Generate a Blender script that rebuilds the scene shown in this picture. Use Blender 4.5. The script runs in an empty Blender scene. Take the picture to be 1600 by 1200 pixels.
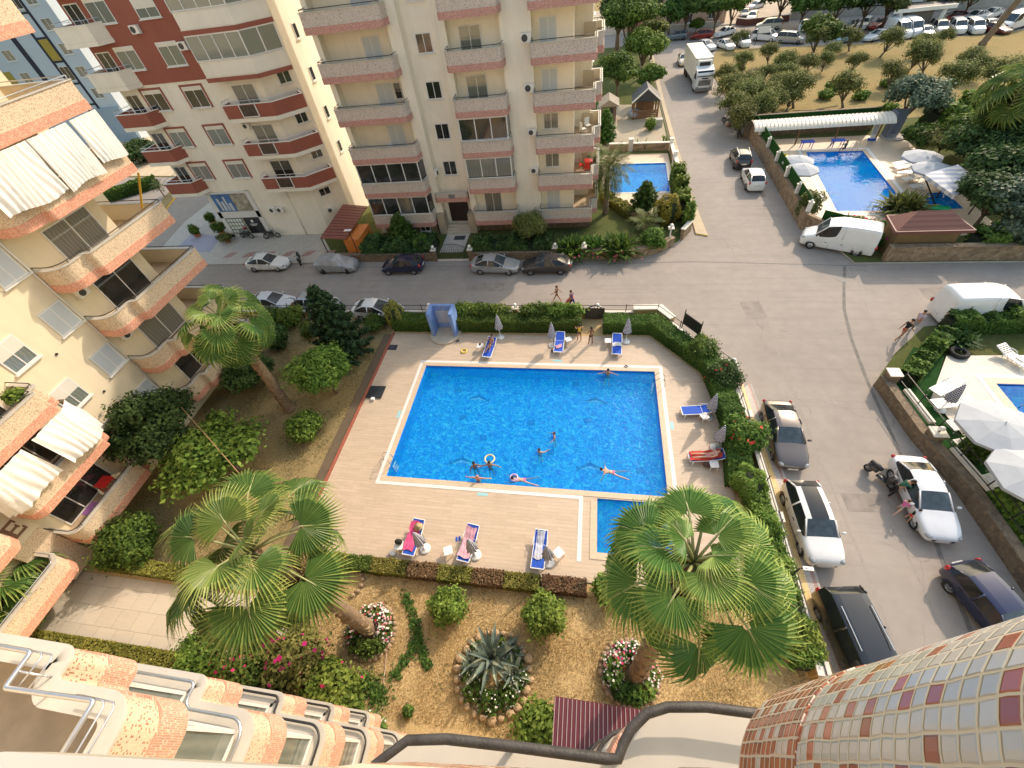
import bpy, bmesh, math, random
import numpy as np
from mathutils import Vector, Matrix
random.seed(7); RNG = np.random.default_rng(11)
SC = bpy.context.scene
COL = SC.collection
PI = math.pi
rad = math.radians
# ------------------------------------------------------------------ camera survey
# The camera was solved from the photograph (pool edges and building verticals); site() turns a
# surveyed pixel of the photograph into the point of the place that stands there at height z.
EYE = 22.5
F_PX = 667.15
_p, _r, _y = rad(41.5289), rad(-9.2097), rad(14.7089)
CAM_M = Matrix.Rotation(_y, 3, 'Z') @ Matrix.Rotation(_p, 3, 'X') @ Matrix.Rotation(_r, 3, 'Z')
def ray(px, py): return CAM_M @ Vector(((px - 800) / F_PX, -(py - 600) / F_PX, -1.0))
def site(px, py, z=0.0):
    d = ray(px, py); t = (z - EYE) / d.z
    return Vector((d.x * t, d.y * t, z))
def crop(x0, y0, s): return lambda x, y, z=0.0: site(x0 + x / s, y0 + y / s, z)
def on_y(px, py, Y):                       # point of the vertical plane y = Y -> (x, z)
    d = ray(px, py); t = Y / d.y
    return d.x * t, EYE + d.z * t
def on_x(px, py, X):
    d = ray(px, py); t = X / d.x
    return d.y * t, EYE + d.z * t
# ------------------------------------------------------------------ colour, materials
def lin(h):
    h = h.lstrip('#'); o = []
    for i in (0, 2, 4):
        c = int(h[i:i+2], 16) / 255
        o.append(c / 12.92 if c <= .04045 else ((c + .055) / 1.055) ** 2.4)
    return tuple(o)
def rgb(c): return lin(c) if isinstance(c, str) else tuple(c)
MATS = {}
class NT:
    def __init__(s, m):
        s.t = m.node_tree; s.n = s.t.nodes; s.l = s.t.links
    def node(s, typ, **kw):
        n = s.n.new(typ)
        for k, v in kw.items():
            if k in ('operation', 'blend_type', 'data_type', 'noise_dimensions', 'feature', 'attribute_name', 'interpolation', 'wave_type', 'bands_direction', 'voronoi_dimensions', 'distance', 'clamp', 'use_clamp', 'offset', 'offset_frequency', 'squash', 'squash_frequency', 'gradient_type', 'mode', 'type', 'vector_type', 'layer_name'): setattr(n, k, v)
            else: s.put(n.inputs[k.replace('_', ' ')] if k.replace('_', ' ') in n.inputs else n.inputs[int(k[1:])], v)
        return n
    def put(s, sock, v):
        if isinstance(v, bpy.types.NodeSocket): s.l.new(v, sock)
        elif isinstance(v, tuple) and len(v) == 3 and sock.type == 'RGBA': sock.default_value = (*v, 1)
        else: sock.default_value = v
    def math(s, op, a, b=0.0, c=0.0):
        n = s.n.new('ShaderNodeMath'); n.operation = op
        for i, v in enumerate((a, b, c)): s.put(n.inputs[i], v)
        return n.outputs[0]
    def mix(s, f, a, b, mode='MIX'):
        n = s.n.new('ShaderNodeMix'); n.data_type = 'RGBA'; n.blend_type = mode
        s.put(n.inputs[0], f); s.put(n.inputs[6], a); s.put(n.inputs[7], b)
        return n.outputs[2]
    def noise(s, scale, detail=3.0, rough=.55, vec=None, dist=0.0):
        n = s.node('ShaderNodeTexNoise', Scale=scale, Detail=detail, Roughness=rough, Distortion=dist)
        if vec is not None: s.l.new(vec, n.inputs['Vector'])
        return n.outputs['Fac']
    def ramp(s, f, stops):
        n = s.n.new('ShaderNodeValToRGB'); e = n.color_ramp.elements
        while len(e) < len(stops): e.new(.5)
        for i, (p, c) in enumerate(stops):
            e[i].position = p; c = rgb(c) if not isinstance(c, (int, float)) else (c, c, c); e[i].color = (*c, 1)
        s.l.new(f, n.inputs[0]); return n.outputs[0]
    def obj(s):
        return s.n.new('ShaderNodeTexCoord').outputs['Object']
    def uv(s): return s.n.new('ShaderNodeTexCoord').outputs['UV']
def shade(c, k): return tuple(min(1, x * k) for x in c)
def base_mat(name):
    m = bpy.data.materials.new(name); m.use_nodes = True
    t = NT(m); b = t.n['Principled BSDF']; return m, t, b
def mat(name, col, rough=.6, var=.18, scale=2.5, metal=0.0, bump=0.0, bscale=30.0, coat=0.0, stain=0.0, spec=.5, emit=None):
    """Plain surface with fine and broad tonal variation."""
    if name in MATS: return MATS[name]
    m, t, b = base_mat(name); c = rgb(col)
    o = t.obj()
    n1 = t.noise(scale, 5.0, .6, o)
    f = t.ramp(n1, [(.25, shade(c, 1 - var)), (.75, shade(c, 1 + var))])
    if stain:
        ms = t.node('ShaderNodeMapping'); ms.inputs['Scale'].default_value = (1, 1, .16); t.l.new(o, ms.inputs[0])
        n2 = t.math('MULTIPLY_ADD', t.noise(1.5, 5.0, .65, ms.outputs[0], .3), .6, t.math('MULTIPLY', t.noise(.35, 5.0, .6, o, .6), .4))
        k = t.ramp(n2, [(.44, 0.0), (.66, 1.0)])
        f = t.mix(t.math('MULTIPLY', k, stain), f, shade(c, .55))
    t.put(b.inputs['Base Color'], f)
    b.inputs['Roughness'].default_value = rough; b.inputs['Metallic'].default_value = metal
    b.inputs['Specular IOR Level'].default_value = spec
    if coat: b.inputs['Coat Weight'].default_value = coat; b.inputs['Coat Roughness'].default_value = .05
    if bump:
        bn = t.node('ShaderNodeBump', Strength=bump, Distance=.02); t.l.new(t.noise(bscale, 4.0, .6, o), bn.inputs['Height'])
        t.l.new(bn.outputs[0], b.inputs['Normal'])
    MATS[name] = m; return m
def leaf_mat(name, dark, mid, light, trans=.25, rough=.62):
    if name in MATS: return MATS[name]
    m, t, b = base_mat(name)
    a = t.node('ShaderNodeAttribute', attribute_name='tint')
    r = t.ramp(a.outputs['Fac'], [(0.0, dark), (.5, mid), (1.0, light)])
    oi = t.n.new('ShaderNodeObjectInfo')
    hv = t.n.new('ShaderNodeHueSaturation')
    t.put(hv.inputs['Hue'], t.math('MULTIPLY_ADD', oi.outputs['Random'], .03, .485))
    t.put(hv.inputs['Value'], t.math('MULTIPLY_ADD', oi.outputs['Random'], .3, .85))
    t.l.new(r, hv.inputs['Color']); r = hv.outputs[0]
    t.l.new(r, b.inputs['Base Color']); b.inputs['Roughness'].default_value = rough
    b.inputs['Specular IOR Level'].default_value = .16
    tr = t.n.new('ShaderNodeBsdfTranslucent'); t.l.new(r, tr.inputs[0])
    mx = t.n.new('ShaderNodeMixShader'); mx.inputs[0].default_value = trans
    t.l.new(b.outputs[0], mx.inputs[1]); t.l.new(tr.outputs[0], mx.inputs[2])
    t.l.new(mx.outputs[0], t.n['Material Output'].inputs[0])
    MATS[name] = m; return m
def mosaic_mat(name, tile, prob, white, red, grout, rough=.35, gap=.09, bump=.4):
    """Glazed square tiles laid by UV (metres); some cells are red by chance."""
    if name in MATS: return MATS[name]
    m, t, b = base_mat(name)
    sp = t.n.new('ShaderNodeSeparateXYZ'); t.l.new(t.uv(), sp.inputs[0])
    wob = t.noise(9.0, 2.0, .5, t.uv())
    v = t.math('DIVIDE', sp.outputs[1], tile)
    row = t.math('FLOOR', v)
    u0 = t.math('DIVIDE', sp.outputs[0], tile)
    u = t.math('ADD', u0, t.math('MULTIPLY', wob, .35))
    v = t.math('ADD', v, t.math('MULTIPLY', wob, .3)); row = t.math('FLOOR', v)
    colm = t.math('FLOOR', u)
    cv = t.n.new('ShaderNodeCombineXYZ'); t.put(cv.inputs[0], colm); t.put(cv.inputs[1], row)
    wn = t.n.new('ShaderNodeTexWhiteNoise'); wn.noise_dimensions = '3D'; t.l.new(cv.outputs[0], wn.inputs['Vector'])
    isred = t.math('LESS_THAN', wn.outputs['Value'], prob)
    s2 = t.n.new('ShaderNodeSeparateColor'); t.l.new(wn.outputs['Color'], s2.inputs[0])
    w = t.ramp(s2.outputs[0], [(0.0, shade(rgb(white), .84)), (1.0, shade(rgb(white), 1.08))])
    r = t.ramp(s2.outputs[1], [(0.0, shade(rgb(red), .7)), (1.0, shade(rgb(red), 1.25))])
    c = t.mix(isred, w, r)
    fu = t.math('ABSOLUTE', t.math('SUBTRACT', t.math('FRACT', u), .5)); fv = t.math('ABSOLUTE', t.math('SUBTRACT', t.math('FRACT', v), .5))
    e = t.math('MAXIMUM', fu, fv)
    g = t.math('GREATER_THAN', e, .5 - gap)
    c = t.mix(g, c, rgb(grout))
    t.l.new(c, b.inputs['Base Color'])
    t.put(b.inputs['Roughness'], t.math('MULTIPLY_ADD', g, .5, rough))
    if bump:
        h = t.n.new('ShaderNodeMapRange'); h.inputs[1].default_value = .5 - gap * 2.2; h.inputs[2].default_value = .5 - gap * .6
        h.inputs[3].default_value = 1; h.inputs[4].default_value = 0; t.l.new(e, h.inputs[0])
        bn = t.node('ShaderNodeBump', Strength=bump, Distance=.004); t.l.new(h.outputs[0], bn.inputs['Height'])
        t.l.new(bn.outputs[0], b.inputs['Normal'])
    MATS[name] = m; return m
# ------------------------------------------------------------------ mesh builder
class MB:
    def __init__(s): s.v = []; s.f = []; s.m = []; s.uv = []; s.hasuv = False
    def face(s, idx, m=0, uv=None):
        s.f.append(tuple(idx)); s.m.append(m); s.uv.append(uv)
        if uv: s.hasuv = True
    def add(s, verts, faces, m=0, M=None):
        o = len(s.v)
        s.v += [tuple(M @ Vector(p)) if M is not None else tuple(p) for p in verts]
        for f in faces: s.face([i + o for i in f], m)
        return s
    def box(s, c, d, rz=0.0, m=0, M=None):
        hx, hy, hz = d[0] / 2, d[1] / 2, d[2] / 2
        V = [(-hx,-hy,-hz),(hx,-hy,-hz),(hx,hy,-hz),(-hx,hy,-hz),(-hx,-hy,hz),(hx,-hy,hz),(hx,hy,hz),(-hx,hy,hz)]
        T = Matrix.Translation(c) @ Matrix.Rotation(rz, 4, 'Z')
        if M is not None: T = M @ T
        return s.add(V, [(0,3,2,1),(4,5,6,7),(0,1,5,4),(1,2,6,5),(2,3,7,6),(3,0,4,7)], m, T)
    def bar(s, a, b, w, h, m=0):                    # box along a segment
        a, b = Vector(a), Vector(b); d = b - a; L = d.length
        if L < 1e-6: return s
        q = d.to_track_quat('X', 'Z').to_matrix().to_4x4()
        return s.box((L / 2, 0, 0), (L, w, h), 0, m, Matrix.Translation(a) @ q)
    def prism(s, poly, z0, z1, m=0, mtop=None, bottom=True):
        n = len(poly); o = len(s.v)
        ar = sum(poly[i][0] * poly[(i+1) % n][1] - poly[(i+1) % n][0] * poly[i][1] for i in range(n))
        if ar < 0: poly = poly[::-1]
        s.v += [(p[0], p[1], z0) for p in poly] + [(p[0], p[1], z1) for p in poly]
        for i in range(n):
            j = (i + 1) % n; s.face((o + i, o + j, o + n + j, o + n + i), m)
        s.face([o + n + i for i in range(n)], m if mtop is None else mtop)
        if bottom: s.face([o + n - 1 - i for i in range(n)], m)
        return s
    def holed(s, poly, holes, z, m=0):
        from mathutils.geometry import tessellate_polygon
        loops = [[Vector((p[0], p[1], 0)) for p in poly]] + [[Vector((p[0], p[1], 0)) for p in h] for h in holes]
        o = len(s.v); flat = [p for l in loops for p in l]; s.v += [(p.x, p.y, z) for p in flat]
        for a, b, c in tessellate_polygon(loops):
            A, B, C_ = flat[a], flat[b], flat[c]
            k = (B.x-A.x)*(C_.y-A.y) - (B.y-A.y)*(C_.x-A.x)
            s.face((o+a, o+b, o+c) if k > 0 else (o+a, o+c, o+b), m)
        return s
    def sheet(s, poly, z, m=0):
        ar = sum(poly[i][0] * poly[(i+1) % len(poly)][1] - poly[(i+1) % len(poly)][0] * poly[i][1] for i in range(len(poly)))
        if ar < 0: poly = poly[::-1]
        o = len(s.v); s.v += [(p[0], p[1], z) for p in poly]; s.face(range(o, o + len(poly)), m); return s
    def tube(s, pts, r, n=8, m=0, closed=False, caps=True):
        pts = [Vector(p) for p in pts]; k = len(pts)
        rs = r if isinstance(r, (list, tuple)) else [r] * k
        o = len(s.v); up = Vector((0, 0, 1)); prev = None
        for i, p in enumerate(pts):
            if closed: d = pts[(i+1) % k] - pts[i-1]
            else: d = pts[min(i+1, k-1)] - pts[max(i-1, 0)]
            d.normalize()
            if prev is None:
                a = d.orthogonal().normalized() if abs(d.z) > .95 else d.cross(up).normalized()
            else:
                a = prev - d * prev.dot(d)
                a = a.normalized() if a.length > 1e-6 else d.orthogonal().normalized()
            prev = a; b = d.cross(a)
            for j in range(n):
                t = 2 * PI * j / n; s.v.append(tuple(p + (a * math.cos(t) + b * math.sin(t)) * rs[i]))
        for i in range(k if closed else k - 1):
            q = (i + 1) % k
            for j in range(n):
                l = (j + 1) % n; s.face((o + i*n + j, o + i*n + l, o + q*n + l, o + q*n + j), m)
        if caps and not closed:
            s.face([o + j for j in range(n)][::-1], m); s.face([o + (k-1)*n + j for j in range(n)], m)
        return s
    def lathe(s, prof, n=16, c=(0,0,0), m=0, M=None, closed_ends=True):
        o = len(s.v); T = Matrix.Translation(c) if M is None else M
        for r, z in prof:
            for j in range(n):
                t = 2 * PI * j / n; s.v.append(tuple(T @ Vector((r * math.cos(t), r * math.sin(t), z))))
        for i in range(len(prof) - 1):
            for j in range(n):
                l = (j + 1) % n; s.face((o + i*n + j, o + i*n + l, o + (i+1)*n + l, o + (i+1)*n + j), m)
        if closed_ends:
            s.face([o + j for j in range(n)][::-1], m); s.face([o + (len(prof)-1)*n + j for j in range(n)], m)
        return s
    def ball(s, c, r, n=12, m=0, sq=(1,1,1)):
        k = max(4, n // 2); pr = [(r * math.sin(PI * i / k), -r * math.cos(PI * i / k)) for i in range(k + 1)]
        pr[0] = (r * .02, -r); pr[-1] = (r * .02, r)
        return s.lathe(pr, n, m=m, M=Matrix.Translation(c) @ Matrix.Diagonal((*sq, 1)))
    def wall(s, path, z0, z1, m=0, flip=False, u0=0.0):   # vertical strip with metric UV
        u = u0
        for a, b in zip(path[:-1], path[1:]):
            L = math.hypot(b[0]-a[0], b[1]-a[1]); o = len(s.v)
            s.v += [(a[0],a[1],z0),(b[0],b[1],z0),(b[0],b[1],z1),(a[0],a[1],z1)]
            U = [(u,z0),(u+L,z0),(u+L,z1),(u,z1)]
            if flip: s.face((o+3,o+2,o+1,o), m, U[::-1])
            else: s.face((o,o+1,o+2,o+3), m, U)
            u += L
        return s
    def quad(s, a, b, c, d, m=0, uv=None):
        o = len(s.v); s.v += [tuple(a), tuple(b), tuple(c), tuple(d)]; s.face((o,o+1,o+2,o+3), m, uv); return s
    def build(s, name, mats, parent=None, smooth=False, world=False):
        me = bpy.data.meshes.new(name)
        V = s.v
        if world and parent is not None:
            W = wm(parent).inverted(); V = [tuple(W @ Vector(p)) for p in V]
        me.from_pydata(V, [], s.f)
        for x in (mats if isinstance(mats, (list, tuple)) else [mats]): me.materials.append(x)
        if len(me.materials) > 1: me.polygons.foreach_set('material_index', s.m)
        if s.hasuv:
            ul = me.uv_layers.new(name='UVMap'); dat = []
            for f, uv in zip(s.f, s.uv):
                if uv: 
                    for p in uv: dat += [p[0], p[1]]
                else:
                    for i in f: dat += [s.v[i][0] + s.v[i][1], s.v[i][2]]
            ul.data.foreach_set('uv', dat)
        if smooth: me.polygons.foreach_set('use_smooth', [True] * len(s.f))
        me.validate(); me.update()
        return link(name, me, parent)
WMAT = {}
def wm(o):
    M = WMAT.get(o.name)
    return M if M is not None else Matrix.Identity(4)
def link(name, data, parent=None, loc=None, rz=0.0):
    o = bpy.data.objects.new(name, data); COL.objects.link(o)
    L = Matrix.Identity(4)
    if loc is not None: o.location = loc; L = Matrix.Translation(loc)
    if rz: o.rotation_euler = (0, 0, rz); L = L @ Matrix.Rotation(rz, 4, 'Z')
    if parent is not None: o.parent = parent; L = wm(parent) @ L
    WMAT[o.name] = L
    return o
def tag(o, label, cat, group=None, kind=None):
    o['label'] = label; o['category'] = cat
    if group: o['group'] = group
    if kind: o['kind'] = kind
    return o
def thing(name, label, cat, loc=(0,0,0), rz=0.0, group=None):
    return tag(link(name, None, None, loc, rz), label, cat, group)
def structure(o, label=None):
    o['kind'] = 'structure'
    if label: o['label'] = label
    return o
def dup(o, loc=None, rz=None, label=None, group=None, parent=None, scale=None):
    c = o.copy(); COL.objects.link(c)
    if parent is not None: c.parent = parent
    if loc is not None: c.location = loc
    if rz is not None: c.rotation_euler = (0, 0, rz)
    if scale is not None: c.scale = (scale,)*3 if isinstance(scale, (int, float)) else scale
    if label: c['label'] = label
    if group: c['group'] = group
    WMAT[c.name] = Matrix.Translation(c.location) @ c.rotation_euler.to_matrix().to_4x4()
    for ch in list(o.children): dup(ch, parent=c)
    return c
def np_obj(name, V, faces_per, mats, tint=None, parent=None, mi=None, smooth=False):
    """V: (N*k,3) vertices of N separate k-gons."""
    V = np.asarray(V, dtype=np.float32).reshape(-1, 3); n = len(V) // faces_per
    me = bpy.data.meshes.new(name)
    me.vertices.add(len(V)); me.vertices.foreach_set('co', V.ravel())
    me.loops.add(len(V)); me.loops.foreach_set('vertex_index', np.arange(len(V), dtype=np.int32))
    me.polygons.add(n); me.polygons.foreach_set('loop_start', np.arange(0, len(V), faces_per, dtype=np.int32))
    for x in (mats if isinstance(mats, (list, tuple)) else [mats]): me.materials.append(x)
    if mi is not None: me.polygons.foreach_set('material_index', np.asarray(mi, dtype=np.int32))
    if smooth: me.polygons.foreach_set('use_smooth', np.ones(n, dtype=bool))
    if tint is not None:
        at = me.color_attributes.new(name='tint', type='BYTE_COLOR', domain='CORNER')
        t = np.repeat(np.clip(np.asarray(tint, dtype=np.float32), 0, 1), faces_per)
        c = np.stack([t, t, t, np.ones_like(t)], 1)
        at.data.foreach_set('color', c.ravel())
    me.update(calc_edges=True)
    return link(name, me, parent)
def fillet(pts, radii, n=6):
    """Round the corners of an open polyline in plan."""
    out = [Vector(pts[0][:2])]
    for i in range(1, len(pts) - 1):
        a, p, b = Vector(pts[i-1][:2]), Vector(pts[i][:2]), Vector(pts[i+1][:2])
        r = radii[min(i - 1, len(radii) - 1)] if isinstance(radii, (list, tuple)) else radii
        u, w = (a - p).normalized(), (b - p).normalized()
        ang = u.angle(w)
        if r <= 0 or ang > 3.1: out.append(p); continue
        d = min(r / math.tan(ang / 2), (a - p).length * .49, (b - p).length * .49); r = d * math.tan(ang / 2)
        c = p + (u + w).normalized() * (r / math.sin(ang / 2))
        s, e = p + u * d - c, p + w * d - c
        a0 = math.atan2(s.y, s.x); da = math.atan2(e.y, e.x) - a0
        while da > PI: da -= 2 * PI
        while da < -PI: da += 2 * PI
        out += [c + Vector((math.cos(a0 + da * k / n), math.sin(a0 + da * k / n))) * r for k in range(n + 1)]
    out.append(Vector(pts[-1][:2])); return out
def offset(path, d):
    """Shift an open polyline sideways (positive = to the left of its direction)."""
    out = []
    for i, p in enumerate(path):
        t1 = (path[i] - path[i-1]).normalized() if i > 0 else None
        t2 = (path[i+1] - path[i]).normalized() if i < len(path) - 1 else None
        if t1 is None: t1 = t2
        if t2 is None: t2 = t1
        n = Vector((-(t1.y + t2.y), t1.x + t2.x))
        if n.length < 1e-6: n = Vector((-t1.y, t1.x))
        n.normalize(); k = max(.35, n.dot(Vector((-t1.y, t1.x))))
        out.append(p + n * d / k)
    return out
# ------------------------------------------------------------------ foliage
def rand_dirs(n):
    v = RNG.normal(size=(n, 3)); return v / np.linalg.norm(v, axis=1, keepdims=True)
def leaf_cards(P, N, size, tint, aspect=1.7, fold=.25):
    """One folded pointed card (two tris as one quad) per point P facing about N."""
    n = len(P); N = N + RNG.normal(scale=.45, size=(n, 3)); N /= np.linalg.norm(N, axis=1, keepdims=True) + 1e-9
    a = np.cross(N, rand_dirs(n)); a /= np.linalg.norm(a, axis=1, keepdims=True) + 1e-9
    b = np.cross(N, a)
    s = (size * RNG.uniform(.65, 1.35, n))[:, None]
    L = a * s * aspect * .5; W = b * s * .5
    Q = np.stack([P - L, P + W + N * s * fold * .3, P + L - N * s * fold * .5, P - W + N * s * fold * .3], 1)
    return Q.reshape(-1, 3)
def blob_points(blobs, n, shell=.55):
    """Points spread through ellipsoid clumps; returns points, outward dirs and a light/dark value."""
    vol = np.array([b[3] * b[4] * b[5] for b in blobs]) ** .75; cnt = np.maximum(1, (n * vol / vol.sum()).astype(int))
    Ps, Ns, Ts = [], [], []
    for b, k in zip(blobs, cnt):
        d = rand_dirs(k); r = shell + (1 - shell) * RNG.random(k) ** .6
        r *= 1 + .24 * np.sin(d[:, 0] * 5 + b[0] * 3) * np.cos(d[:, 1] * 4 + b[1] * 3) + (.45 * RNG.random(k) ** 6 if shell < .9 else 0)
        P = np.array(b[:3]) + d * r[:, None] * np.array(b[3:6])
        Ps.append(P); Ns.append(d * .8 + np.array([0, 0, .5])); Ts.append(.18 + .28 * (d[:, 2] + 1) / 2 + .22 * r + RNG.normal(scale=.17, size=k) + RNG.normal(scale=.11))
    return np.concatenate(Ps), np.concatenate(Ns), np.concatenate(Ts)
def foliage(name, blobs, n, size, m, parent=None, aspect=1.7, shell=.55):
    P, N, T = blob_points(blobs, n, shell)
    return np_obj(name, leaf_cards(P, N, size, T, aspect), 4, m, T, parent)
# ------------------------------------------------------------------ shared materials
def asphalt_mat():
    m, t, b = base_mat('asphalt'); o = t.obj()
    big = t.noise(.16, 6.0, .62, o, .5); mid = t.noise(1.3, 5.0, .6, o); fine = t.noise(38.0, 3.0, .7, o)
    c = t.ramp(big, [(.3, (.25, .21, .182)), (.55, (.325, .273, .233)), (.75, (.385, .325, .275))])
    c = t.mix(.28, c, t.ramp(mid, [(.3, (.17, .148, .13)), (.7, (.39, .335, .287))]))
    c = t.mix(.3, c, t.ramp(fine, [(.35, (.16, .15, .14)), (.65, (.54, .49, .44))]))
    mp = t.node('ShaderNodeMapping'); mp.inputs['Scale'].default_value = (.05, 1.1, 1); t.l.new(o, mp.inputs[0])
    st = t.noise(2.0, 4.0, .6, mp.outputs[0]); c = t.mix(t.math('MULTIPLY', t.ramp(st, [(.5, 0.0), (.7, 1.0)]), .22), c, (.15, .145, .14))
    wv = t.node('ShaderNodeVectorMath', operation='ADD'); t.l.new(o, wv.inputs[0])
    nz = t.node('ShaderNodeTexNoise', Scale=.8, Detail=4.0); t.l.new(o, nz.inputs['Vector']); t.l.new(nz.outputs['Color'], wv.inputs[1])
    vo = t.node('ShaderNodeTexVoronoi', feature='DISTANCE_TO_EDGE', Scale=.16); t.l.new(wv.outputs[0], vo.inputs['Vector'])
    ck = t.math('MULTIPLY', t.math('LESS_THAN', vo.outputs['Distance'], .0035), t.ramp(t.noise(.3, 2.0, .5, o), [(.45, 0.0), (.6, 1.0)]))
    c = t.mix(t.math('MULTIPLY', ck, .22), c, (.06, .057, .055))
    t.l.new(c, b.inputs['Base Color']); b.inputs['Roughness'].default_value = .85; b.inputs['Specular IOR Level'].default_value = .3
    bn = t.node('ShaderNodeBump', Strength=.35, Distance=.01); t.l.new(fine, bn.inputs['Height']); t.l.new(bn.outputs[0], b.inputs['Normal'])
    return m
def plank_mat(name, c1, c2, grout, w=1.2, h=.2, rot=0.0, mortar=.006, var=.5):
    m, t, b = base_mat(name); o = t.obj()
    mp = t.node('ShaderNodeMapping'); mp.inputs['Rotation'].default_value = (0, 0, rot); t.l.new(o, mp.inputs[0])
    br = t.node('ShaderNodeTexBrick', offset=.37, offset_frequency=2, squash=1.0, Color1=rgb(c1), Color2=rgb(c2), Mortar=rgb(grout), Scale=1.0)
    br.inputs['Mortar Size'].default_value = mortar; br.inputs['Mortar Smooth'].default_value = .2; br.inputs['Bias'].default_value = 0
    br.inputs['Brick Width'].default_value = w; br.inputs['Row Height'].default_value = h
    t.l.new(mp.outputs[0], br.inputs['Vector'])
    ms = t.node('ShaderNodeMapping'); ms.inputs['Scale'].default_value = (1.0, 7.0, 1); t.l.new(mp.outputs[0], ms.inputs[0])
    grain = t.noise(1.6, 6.0, .65, ms.outputs[0], .4)
    c = t.mix(var * .55, br.outputs['Color'], t.ramp(grain, [(.28, shade(rgb(c1), .62)), (.72, shade(rgb(c2), 1.18))]))
    dirt = t.noise(.35, 5.0, .6, o); c = t.mix(t.math('MULTIPLY', t.ramp(dirt, [(.5, 0.0), (.75, 1.0)]), .22), c, shade(rgb(c1), .6))
    t.l.new(c, b.inputs['Base Color']); b.inputs['Roughness'].default_value = .55
    return m
def soil_mat(name, pal, scale=1.0):
    m, t, b = base_mat(name); o = t.obj()
    big = t.noise(.28 * scale, 6.0, .65, o, .7); mid = t.noise(2.2, 6.0, .7, o, .3); fine = t.noise(24.0, 4.0, .75, o)
    c = t.ramp(big, [(.3, pal[0]), (.5, pal[1]), (.68, pal[2])])
    c = t.mix(.45, c, t.ramp(mid, [(.32, shade(rgb(pal[0]), .75)), (.5, pal[1]), (.7, pal[3])]))
    c = t.mix(.4, c, t.ramp(fine, [(.36, shade(rgb(pal[0]), .45)), (.66, shade(rgb(pal[2]), 1.3))]))
    t.l.new(c, b.inputs['Base Color']); b.inputs['Roughness'].default_value = .95; b.inputs['Specular IOR Level'].default_value = .15
    bn = t.node('ShaderNodeBump', Strength=.9, Distance=.05); t.l.new(t.noise(14.0, 5.0, .75, o), bn.inputs['Height']); t.l.new(bn.outputs[0], b.inputs['Normal'])
    return m
def stone_mat(name, c1, c2, c3, joint, scale=2.4):
    m, t, b = base_mat(name); o = t.obj()
    nz = t.node('ShaderNodeTexNoise', Scale=3.0, Detail=2.0); t.l.new(o, nz.inputs['Vector'])
    wv = t.node('ShaderNodeVectorMath', operation='MULTIPLY_ADD'); t.l.new(nz.outputs['Color'], wv.inputs[0]); wv.inputs[1].default_value = (.25, .25, .25); t.l.new(o, wv.inputs[2])
    v1 = t.node('ShaderNodeTexVoronoi', Scale=scale); t.l.new(wv.outputs[0], v1.inputs['Vector'])
    v2 = t.node('ShaderNodeTexVoronoi', feature='DISTANCE_TO_EDGE', Scale=scale); t.l.new(wv.outputs[0], v2.inputs['Vector'])
    sc_ = t.n.new('ShaderNodeSeparateColor'); t.l.new(v1.outputs['Color'], sc_.inputs[0])
    c = t.ramp(sc_.outputs[0], [(.1, c1), (.5, c2), (.9, c3)])
    c = t.mix(.3, c, t.ramp(t.noise(9.0, 4.0, .6, o), [(.3, shade(rgb(c1), .6)), (.7, shade(rgb(c3), 1.1))]))
    e = t.math('LESS_THAN', v2.outputs['Distance'], .045); c = t.mix(t.math('MULTIPLY', e, .75), c, rgb(joint))
    t.l.new(c, b.inputs['Base Color']); b.inputs['Roughness'].default_value = .85
    bn = t.node('ShaderNodeBump', Strength=.7, Distance=.03); t.l.new(v2.outputs['Distance'], bn.inputs['Height']); t.l.new(bn.outputs[0], b.inputs['Normal'])
    return m
def paver_mat(name, c1, c2, grout, w, h, mortar=.008):
    return plank_mat(name, c1, c2, grout, w, h, 0, mortar, .3)
def pool_tile_mat(name, a, b_, c_, grout, tile=.12):
    """Blue glass mosaic with the mottled light of water caustics painted into its colour."""
    m, t, b = base_mat(name); o = t.obj()
    br = t.node('ShaderNodeTexBrick', offset=0.0, Color1=rgb(a), Color2=rgb(b_), Mortar=rgb(grout), Scale=1.0)
    br.inputs['Brick Width'].default_value = tile; br.inputs['Row Height'].default_value = tile; br.inputs['Mortar Size'].default_value = .007; br.inputs['Bias'].default_value = -.1
    g = t.n.new('ShaderNodeNewGeometry'); s1 = t.n.new('ShaderNodeSeparateXYZ'); t.l.new(g.outputs['Normal'], s1.inputs[0])
    so = t.n.new('ShaderNodeSeparateXYZ'); t.l.new(o, so.inputs[0])
    up = t.math('GREATER_THAN', t.math('ABSOLUTE', s1.outputs[2]), .5)
    cb = t.n.new('ShaderNodeCombineXYZ'); t.put(cb.inputs[0], t.math('ADD', so.outputs[0], t.math('MULTIPLY', so.outputs[1], t.math('SUBTRACT', 1.0, up))))
    t.put(cb.inputs[1], t.math('ADD', t.math('MULTIPLY', so.outputs[1], up), t.math('MULTIPLY', so.outputs[2], t.math('SUBTRACT', 1.0, up))))
    t.l.new(cb.outputs[0], br.inputs['Vector'])
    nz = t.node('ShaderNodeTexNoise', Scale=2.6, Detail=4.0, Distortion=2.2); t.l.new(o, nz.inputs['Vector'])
    c = t.mix(.8, br.outputs['Color'], t.ramp(nz.outputs['Fac'], [(.40, a), (.48, b_), (.54, b_), (.61, c_)]))  # noise mottling paints caustic light over the tile colours
    t.l.new(c, b.inputs['Base Color']); b.inputs['Roughness'].default_value = .4
    return m
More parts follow.
